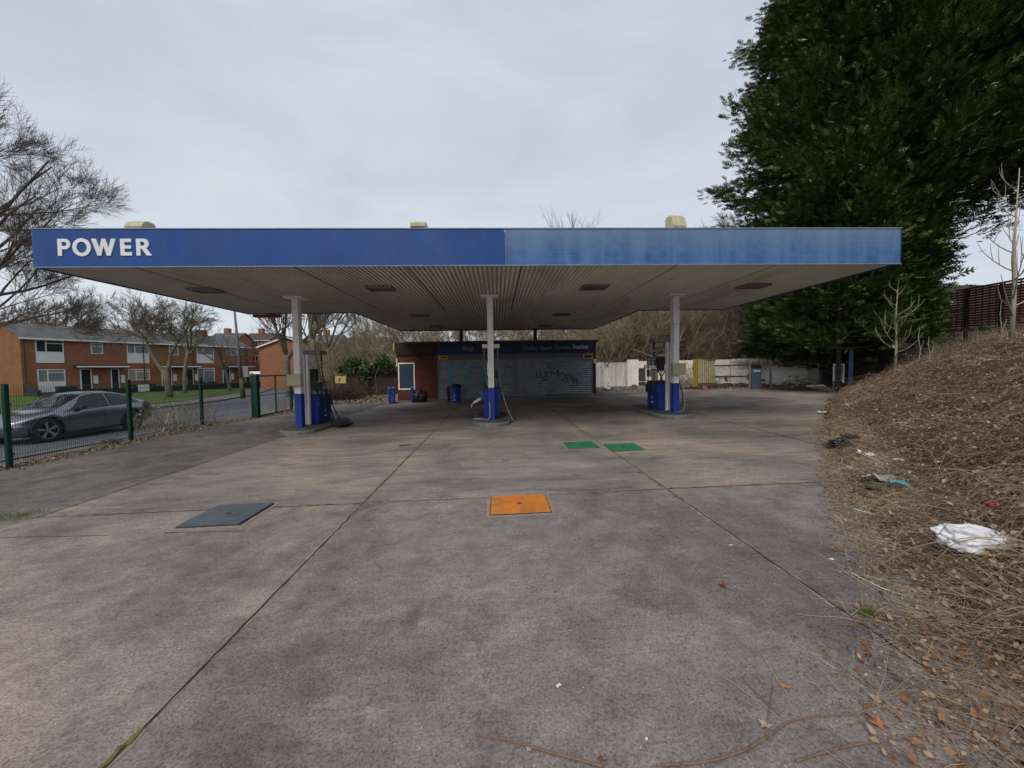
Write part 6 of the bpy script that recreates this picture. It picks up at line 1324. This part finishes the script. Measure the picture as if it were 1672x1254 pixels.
leaf_obj(981, 1241, .03, lm, 'small red brown leaf by the thick bare stick', .4, 1); leaf_obj(864, 1225, .03, lp_, 'tiny pale leaf touching the thick bare stick', .4, 2.2); leaf_obj(365, 1043, .025, lo, 'orange scrap of leaf in the long slab joint', .4, .2)
leaf_obj(1500, 985, .05, lp_, 'pale leaf lying right of the grass tuft', .3, .7); leaf_obj(1283, 1122, .045, lo, 'orange leaf among the thin twigs', .3, 1.9); leaf_obj(1316, 931, .03, lo, 'orange scrap of leaf in the right slab joint', .3, 1.9)
def scrap(px, py, s, m, lab, name='paper_scrap', hz=None):
    p = atg(px, py); z = max(p.z, bankz(p.x, p.y)+.03) if hz is None else hz
    mb = MB(); rn = random.Random(px); n = 6; vs = [(s*(i/5-.5)*1.6+rn.gauss(0, s*.05), s*(j/5-.5)+rn.gauss(0, s*.05), abs(rn.gauss(0, s*.16))+.004) for j in range(n) for i in range(n)]
    mb.add(vs, [(j*n+i, j*n+i+1, (j+1)*n+i+1, (j+1)*n+i) for j in range(n-1) for i in range(n-1)]); o = mb.build(name, m, loc=(p.x, p.y, z)); o.rotation_euler = (0, 0, rn.uniform(0, 6)); tag(o, lab, 'litter'); return o
scrap(912, 1121, .018, upvc, 'tiny white scrap on the lower middle of the concrete'); scrap(1056, 1208, .01, upvc, 'white pellet on the concrete near the bottom edge', 'white_pellet'); scrap(1194, 891, .02, upvc, 'small white scrap in front of the right slab joint'); scrap(1358, 914, .022, upvc, 'small white fleck right of the right slab joint'); scrap(1493, 948, .03, lp_, 'pale flattened scrap on the concrete left of the white bag')
# litter on the bank: bigger things
def bank_hit(px, py):
    d = ray(px, py); lo_, hi = .8, 30
    t = lo_
    while t < hi:
        q = OC+d*(t/d.y)
        if q.z <= (bankz(q.x, q.y) if q.x > toe_x(q.y)-.3 else float(gbase(q.x, q.y))): return q
        t += .02
    return q
bagm, nt, b = nodes('white_plastic_bag', .35, 0, .5); vv_ = coords(nt); nn1 = noise(nt, vv_, 6, 3, .5, .6); L(nt, mixc(nt, ramp(nt, nn1, .3, .7), (.62, .63, .68), (.8, .8, .84)), b.inputs['Base Color']); bump(nt, b, nn1, .5, .02)
p = bank_hit(1610, 905); bag = blob('plastic_bag', .2, (1.15, .62, .55), bagm, None, 7, 5, .34, 1.0, (p.x, p.y+.06, p.z+.07)); bag.rotation_euler = (0, .1, -.25); tag(bag, 'crumpled white plastic bag lying on the foot of the bank', 'plastic bag')
cyb = mat('cyan_wrapper', (.08, .42, .46), (.05, .3, .36), 20, .4, bmp=0); p = bank_hit(1472, 798); o = scrap(1472, 800, .13, cyb, 'crumpled cyan wrapper at the foot of the bank', 'wrapper', p.z+.05)
o.location = (p.x, p.y, p.z+.05)
p = bank_hit(1386, 728); t = thing('black_rag', 'tangled black rag lying at the foot of the bank at the edge of the concrete', 'rag', tuple(p)); blob('rag', .22, (1.5, .8, .42), blackbag, t, 12, 5, .6, 2.4, (0, 0, .03)); blob('fold', .13, (1.4, .9, .6), mat('dark_cloth', (.03, .02, .025), (.05, .035, .035), 20, .9, bmp=.6), t, 14, 4, .6, 2.4, (.12, .1, .1)); blob('fold', .13, (1.9, .9, .5), blackbag, t, 15, 4, .6, 2.4, (.38, .1, .05))
for px, py, s, m, lab, nm in [(1623, 832, .09, redp if False else mat('bright_red_wrapper', (.6, .03, .02), None, 9, .4), 'crumpled bright red wrapper on the bank above the white bag', 'wrapper'), (1611, 812, .05, lp_, 'small cream scrap on the bank just above the red wrapper', 'paper_scrap'), (1618, 918, .06, yellow, 'yellow packet poking out under the white bag', 'packet'), (1415, 747, .15, upvc, 'torn white paper at the foot of the bank beyond the cyan wrapper', 'paper_scrap'), (1436, 789, .2, mat('dirty_paper', (.42, .4, .36), (.25, .23, .19), 12, .8), 'flattened dirty white packaging left of the cyan wrapper', 'packaging'), (1378, 706, .07, mat('lime_plastic', (.2, .5, .08), None, 5, .4), 'lime green scrap beyond the black rag', 'wrapper'), (1467, 756, .07, upvc, 'white scrap among dead leaves above the packaging', 'paper_scrap'), (1474, 695, .10, mat('grey_paper', (.4, .38, .37), None, 5, .8), 'pale grey scrap caught halfway up the brambles', 'paper_scrap'), (1345, 676, .16, upvc, 'white litter at the far end of the bank near the heap of branches', 'paper_scrap'), (1384, 664, .14, upvc, 'second white scrap at the far end of the bank, further up', 'paper_scrap'), (1533, 761, .06, upvc, 'small white fleck in the middle of the brambles', 'paper_scrap'), (1604, 694, .07, mat('bright_green', (.12, .32, .05), None, 5, .5), 'bright green scrap high on the bank', 'wrapper')]:
    p = bank_hit(px, py); o = scrap(px, py, s, m, lab, nm, p.z+.04); o.location = (p.x, p.y, p.z+.04)
# mossy lump next to the packaging
p = bank_hit(1440, 797); tag(blob('mossy_stone', .12, (1.3, .8, .4), mat('mossy_stone', (.09, .1, .05), (.05, .055, .03), 9, .95, bmp=.5), None, 22, 4, .3, 2, (p.x, p.y, p.z+.01)), 'flat mossy stone half hidden in front of the cyan wrapper', 'stone')
# ------------------------------------------------------------------ grass tufts and weeds
BLV = [(-.03, 0, 0), (.03, 0, 0), (.022, 0, .5), (-.022, 0, .5), (.0, 0, 1)]; BLF = [(0, 1, 2, 3), (3, 2, 4, 4)]
BLF = [(0, 1, 2), (0, 2, 3), (3, 2, 4)]
def grass(P, h, lean=.35):
    n = len(P); az = NR.uniform(0, 2*PI, n); Z = np.stack([NR.normal(0, lean, n), NR.normal(0, lean, n), np.ones(n)], 1); Z /= np.linalg.norm(Z, axis=1)[:, None]
    X = np.stack([np.cos(az), np.sin(az), 0*az], 1); Y = np.cross(Z, X); return inst(BLV, BLF, P, X, Y, Z, np.stack([h*np.full(n, 1), h*np.full(n, 1), h*NR.uniform(.5, 1.2, n)], 1))
gm = island_mat('grass_blades', [(.04, .08, .01), (.08, .15, .02), (.13, .2, .035), (.2, .22, .07)], .8)
def tuft(px, py, r, n, h, lab, m=gm, name='grass_tuft', lean=.5, p=None):
    p = p or atg(px, py); P = np.stack([NR.normal(0, r, n), NR.normal(0, r*.6, n), np.zeros(n)-.005], 1); V, F_ = grass(P, h, lean); o = npmesh(name, V, F_, m); o.location = tuple(p); tag(o, lab, 'grass tuft'); return o
tuft(1416, 1004, .035, 300, .06, 'small bright green grass tuft at the end of the right slab joint')
tuft(1412, 1000, .05, 60, .10, 'dry straw coloured grass around the small green tuft', straw, 'dry_grass', .8)
tuft(322, 1087, .012, 60, .02, 'tiny green weed in the long slab joint', gm, 'weed'); tuft(435, 823, .03, 60, .03, 'tiny weed at the corner of the grey tank cover', gm, 'weed'); tuft(463, 827, .05, 60, .03, 'low moss tuft in the cross joint right of the grey tank cover', gm, 'weed'); tuft(235, 835, .08, 80, .04, 'low weed in the cross joint left of the grey tank cover', gm, 'weed')
tuft(32, 843, .22, 500, .06, 'patch of straggly green and brown grass at the left edge where the slab ends')
# verge, fence foot and back corners
n = 26000; y = NR.uniform(16, 50, n)**1.0; dd = NR.uniform(0, 14, n); x = road_far(y)-2.45-dd; P = np.stack([x, y, -.355+.012*(2.4+dd)], 1); V, F_ = grass(P, .11, .4); tag(npmesh('grass', V, F_, gm), 'green grass of the verge in front of the terrace', 'grass', kind='stuff')
n = 2600; x = NR.uniform(6.5, 17, n); y = NR.uniform(19, 27, n); k = ((y > 25.5-.25*(x-6)) | (x > toe_x(y)-1.5)) & (np.sin(x*2.1)+np.sin(y*1.7+x) > .4); P = np.stack([x, y, gz(x, y)], 1)[k]; V, F_ = grass(P, .12, .5); tag(npmesh('rough_grass', V, F_, gm), 'patches of rough grass at the foot of the white wall', 'grass', kind='stuff')
fp = lambda n: (lambda y: np.stack([np.interp(y, [5, 8.2, 14, 19], [-10.55, -10.05, -10.2, -9.4])+np.abs(NR.normal(0, .28, n))-.1, y, 0*y], 1))(NR.uniform(5, 20, n))
q = fp(5200); q[:, 2] = gbase(q[:, 0], q[:, 1])+NR.uniform(0, .035, len(q)); V, F_ = leaves(q, .055, .4); tag(npmesh('fence_leaves', V, F_, dead_leaf), 'brown leaves drifted along the foot of the mesh fence', 'leaf litter', kind='stuff')
V, F_, _ = stems(500, lambda n: np.concatenate([fp(n)[:, :2], np.full((n, 1), -.18)], 1), .1, .35, .004, 4, .6, .5); tag(npmesh('dry_stems', V, F_, straw), 'short dry stems along the foot of the mesh fence', 'weeds', kind='stuff')
# dry weeds on the fence
def bush(name, lab, c, rx, ry, h, n, m, r=.006, lmin=.4, lmax=.9, nl=0, lfm=None, ls=.05, cat='bush', arch=.4, sp=.5, zoff=0, lfdark=None):
    t = thing(name, lab, cat, c)
    f = lambda n: np.stack([NR.normal(0, rx*.5, n), NR.normal(0, ry*.5, n), np.full(n, zoff)], 1)
    V, F_, pt = stems(n, f, lmin*h, lmax*h, r, 6, arch, 1.0, sp); npmesh('stems', V, F_, m, t)
    if nl: s = pt[:, 2:, :].reshape(-1, 3); s = s[NR.choice(len(s), nl)]+NR.normal(0, .06, (nl, 3)); V, F_ = leaves(s, ls, .8); npmesh('foliage', V, F_, lfm or dead_leaf, t)
    return t
p = at(292, 680, 13.7); bush('dry_weeds', 'dead brown weeds growing up the mesh fence left of its third post', (p.x, 13.2, -.2), .8, .5, 1.1, 130, stem_m, .006, .6, 1.0, 900, stem_m, .03, 'weeds', .15, .25)
p = at(338, 680, 14.5); bush('dry_weeds', 'small clump of dead weeds right of the third fence post', (p.x, 14.6, -.2), .25, .3, .95, 40, stem_m, .006, .6, 1.0, 250, stem_m, .03, 'weeds', .15, .2)
p = at(795-600, 706, 11.0); bush('ivy_weed', 'low green and brown weed at the foot of the second fence post', (at(178, 716, 10.9).x, 10.9, -.18), .25, .15, .3, 60, gm, .006, .5, 1, 350, island_mat('weed_leaf', [(.02, .04, .01), (.06, .08, .02), (.16, .13, .06)]), .04, 'weeds', 1.0, .8)
p = at(462, 660, 17.5); bush('dry_weeds', 'dead weeds at the foot of the far gate post', (p.x-.2, 17.8, -.16), .5, .3, .7, 60, stem_m, .006, .6, 1.0, 300, stem_m, .03, 'weeds', .3, .3)
# dark bush and ivy by the wooden fence
ivy = island_mat('ivy_leaves', [(.012, .03, .008), (.025, .065, .012), (.05, .11, .02), (.10, .14, .045)], .5, .4, nscale=1.2)
bush('dark_bush', 'dark brown tangled bush under the yellow notice', (at(548, 640, 23.6).x, 23.8, -.1), 1.6, .9, 2.0, 500, mat('brown_twig', (.09, .06, .04), (.05, .035, .025), 5, .9), .01, .6, 1.0, 3500, island_mat('brown_bush_leaf', [(.03, .03, .012), (.07, .05, .03), (.12, .09, .05)]), .07, 'bush', .5, .7)
t = thing('ivy_hedge', 'thick green ivy spilling over the top of the wooden fence', 'ivy', (wa.x, wa.y, 1.6)); n = 13000
u = NR.uniform(-.15, 1.05, n); ww = Vector((wb2.x-wa.x, wb2.y-wa.y)); hgt = .75+.35*np.sin(u*11)+.15*np.sin(u*29); P = np.stack([u*ww.x+NR.normal(0, .12, n), u*ww.y+NR.normal(0, .32, n)+.2, NR.uniform(-.1, 1, n)*hgt], 1)
hang = NR.uniform(0, 1, n) < .10; P[hang] = np.stack([(.36+.03*NR.normal(0, 1, hang.sum()))*ww.x+0*P[hang][:, 0], -.08+0*P[hang][:, 0], -NR.uniform(0, 1.1, hang.sum())+.3], 1)+NR.normal(0, .1, (hang.sum(), 3))*np.array([1, .3, 1])
V, F_ = leaves(P, .13, .8); npmesh('foliage', V, F_, ivy, t); mb = MB(); mb.tube([(.5, .1, -1.6), (.7, .1, -.5), (1.0, .1, .3)], .04, 6); mb.tube([(2, .15, -1.6), (1.9, .1, -.3), (2.2, .1, .4)], .035, 6); mb.build('stem', twine, t)
# leaves at the fence foot and shop corner
n = 3000; x = NR.uniform(-9.8, -5.6, n); y = 22.5+NR.normal(0, 1.0, n)-.35*(x+5.6); P = np.stack([x, y, gbase(x, y)+.02+NR.uniform(0, .05, n)], 1); V, F_ = leaves(P, .10, .4); tag(npmesh('drifted_leaves', V, F_, dead_leaf), 'orange brown leaves drifted in front of the wooden fence', 'leaf litter', kind='stuff')
n = 2600; x = NR.uniform(5.8, 17, n); y = NR.uniform(20.5, 27, n); k = np.sin(x*1.3+y)+NR.normal(0, .5, n) > .1; P = np.stack([x, y, gz(x, y)-.02], 1)[k]; P[:, 2] = gbase(P[:, 0], P[:, 1])+.02+NR.uniform(0, .04, len(P)); V, F_ = leaves(P, .12, .4); tag(npmesh('yard_debris', V, F_, island_mat('debris', [(.06, .04, .025), (.14, .085, .05), (.24, .18, .13), (.5, .48, .44)], .9)), 'leaves and pale rubbish scattered in front of the white wall', 'rubble', kind='stuff')
brk = brick_mat('loose_block', (.3, .14, .09), (.2, .1, .07), (.2, .17, .14)); plk = mat('weathered_plank', (.2, .16, .12), (.11, .09, .07), 6, .9, bmp=.2)
RB = [(1015, 634, 25.5, 'plank', .1), (1035, 638, 24.8, 'block', .5), (990, 640, 24.5, 'board', 1.1), (1165, 642, 22.2, 'plank', .4), (1190, 640, 22.4, 'board', 2.0), (1245, 638, 21.6, 'block', .2), (1262, 642, 20.6, 'plank', 2.6), (1285, 640, 20.8, 'board', .7), (1150, 646, 21.4, 'block', 1.3), (1338, 652, 18.2, 'board', 1.9)]
RL = ['weathered plank lying below the pale board of the cabinet', 'loose brick block below the grey cabinet', 'pale broken board lying just right of the shop wall', 'weathered plank lying right of the yellow and cream bars', 'pale broken board halfway between the bars and the rack', 'loose brick block just right of the rusty doorway', 'weathered plank lying further right of the rusty doorway', 'pale broken board left of the heap of branches', 'loose brick block in front of the yellow and cream bars', 'pale broken board at the foot of the bank near the heap of branches']
for (px, py, Y, kd, rz_), lb in zip(RB, RL):
    x_ = at(px, py, Y).x; mb = MB()
    if kd == 'plank': mb.box(-.7, .7, -.06, .06, 0, .04); mb.box(-.68, -.6, -.14, .14, .041, .07); m_ = plk
    elif kd == 'block': mb.box(-.22, .22, -.11, .11, 0, .16); mb.box(-.1, .12, -.1, .1, .161, .24); m_ = brk
    else: mb.add([(-.45, -.2, .02), (.4, -.25, .02), (.5, .2, .22), (-.3, .25, .3), (-.45, -.2, .05), (.4, -.25, .05), (.5, .2, .25), (-.3, .25, .33)], [(0, 3, 2, 1), (4, 5, 6, 7), (0, 1, 5, 4), (1, 2, 6, 5), (2, 3, 7, 6), (3, 0, 4, 7)]); m_ = dirtyw
    o = mb.build({'plank': 'loose_plank', 'block': 'brick_rubble', 'board': 'broken_board'}[kd], m_, loc=(x_, Y, float(gbase(x_, Y))+.01)); o.rotation_euler = (0, 0, rz_); tag(o, lb, 'rubble')
# heap of dead branches, soil heap
p = at(1322, 652, 18.6); t = thing('branch_heap', 'heap of cut dead branches in front of the cracked white wall', 'brush pile', (p.x, 19.2, float(gbase(p.x, 19.2))))
V, F_, _ = stems(300, lambda n: np.stack([NR.normal(0, .7, n), NR.normal(0, .4, n), np.abs(NR.normal(0, .25, n))], 1), .4, 1.2, .013, 5, .5, .25, 1.0); npmesh('branches', V, F_, mat('dead_branch', (.12, .09, .07), (.06, .045, .035), 4, .9), t)
t = thing('soil_heap', 'low heap of dark soil and leaves below the white wall', 'soil heap', (at(1200, 640, 22.5).x, 22.6, .22)); V_ = blob('soil', 1, (3.2, 1.0, .38), mat('dark_soil', (.07, .04, .028), (.035, .022, .016), 4, .95, bmp=.8), t, 31, 5, .3, 2.2)
n = 1500; a_ = NR.uniform(0, 6.28, n); rr_ = NR.uniform(0, 1, n)**.5; P = np.stack([3.1*rr_*np.cos(a_), .98*rr_*np.sin(a_), .36*np.sqrt(np.clip(1-rr_**2, 0, 1))+.03], 1); V, F_ = leaves(P, .09, .5); npmesh('leaves', V, F_, dead_leaf, t)
# ivy/vine over the metal frame
bush('dead_creeper', 'reddish brown dead creeper hanging over the rusty metal frame', (at(1240, 590, 21.6).x, 21.9, 1.75), 1.0, .4, 1.0, 160, stem_m, .007, .5, 1.0, 1200, dead_leaf, .08, 'creeper', 1.2, .9)
bush('dead_creeper', 'dark creeper hanging down over the white wall beside the mossy sheet', (at(1335, 585, 21).x, 21.3, 2.0), .6, .3, .6, 60, stem_m, .007, .4, 1.0, 600, ivy, .07, 'creeper', 1.6, .9)
# dark scrub behind the wall up to the conifers
def p_right(n): x = NR.uniform(12.5, 23, n); Y = 25.5+NR.uniform(0, 7, n); return np.stack([x, Y, gz(x, Y)], 1)
V1, F1, pt = stems(2600, p_right, 1.2, 3.4, .014, 6, 1.0); tag(npmesh('scrub', V1, F1, thm), 'brown scrub and arching stems behind the white panel wall', 'scrub', kind='stuff')
sel = pt[:, 1:, :].reshape(-1, 3); sel = sel[NR.choice(len(sel), 16000)]+NR.normal(0, .2, (16000, 3)); V2, F2 = leaves(sel, .10, .6); tag(npmesh('dead_foliage', V2, F2, dead_leaf), 'dark brown dead leaves in the scrub behind the white panel wall', 'dead leaves', kind='stuff')
# arching pale branches against the scrub
for i, pix in enumerate([[(1166, 556), (1180, 545), (1186, 525), (1188, 512)], [(1118, 535), (1132, 520), (1150, 512), (1166, 505)], [(1140, 540), (1150, 520), (1162, 508)]]):
    P = [at(a_, b_, 27.5+.4*i) for a_, b_ in pix]; o = P[0].copy(); mb = MB(); mb.tube([p_-o for p_ in P], [.05, .045, .035, .02][:len(P)], 5); mb.tube([Vector((0, 0, 0)), Vector((-.5, .3, -1.4)), Vector((-.6, .5, -2.6))], [.05, .06, .07], 5)
    tag(mb.build('pale_branch', twig_pale, loc=tuple(o), smooth=True), ['pale arching branch over the white wall, rightmost and longest', 'pale branch touching the underside of the canopy edge left of the teal cabin', 'short pale branch between the two longer ones over the white wall'][i], 'branch')
# long grass / dead stalks on the skyline of the bank
V, F_, _ = stems(700, lambda n: (lambda y: (lambda x: np.stack([x, y, bz_arr(x, y)], 1))(toe_x(y)+NR.uniform(3.5, 9, n)))(NR.uniform(7, 18, n)), .3, .9, .004, 5, .5, 1.1, .4); tag(npmesh('dead_stalks', V, F_, straw), 'dead straw coloured stalks on the skyline of the bank', 'weeds', kind='stuff')
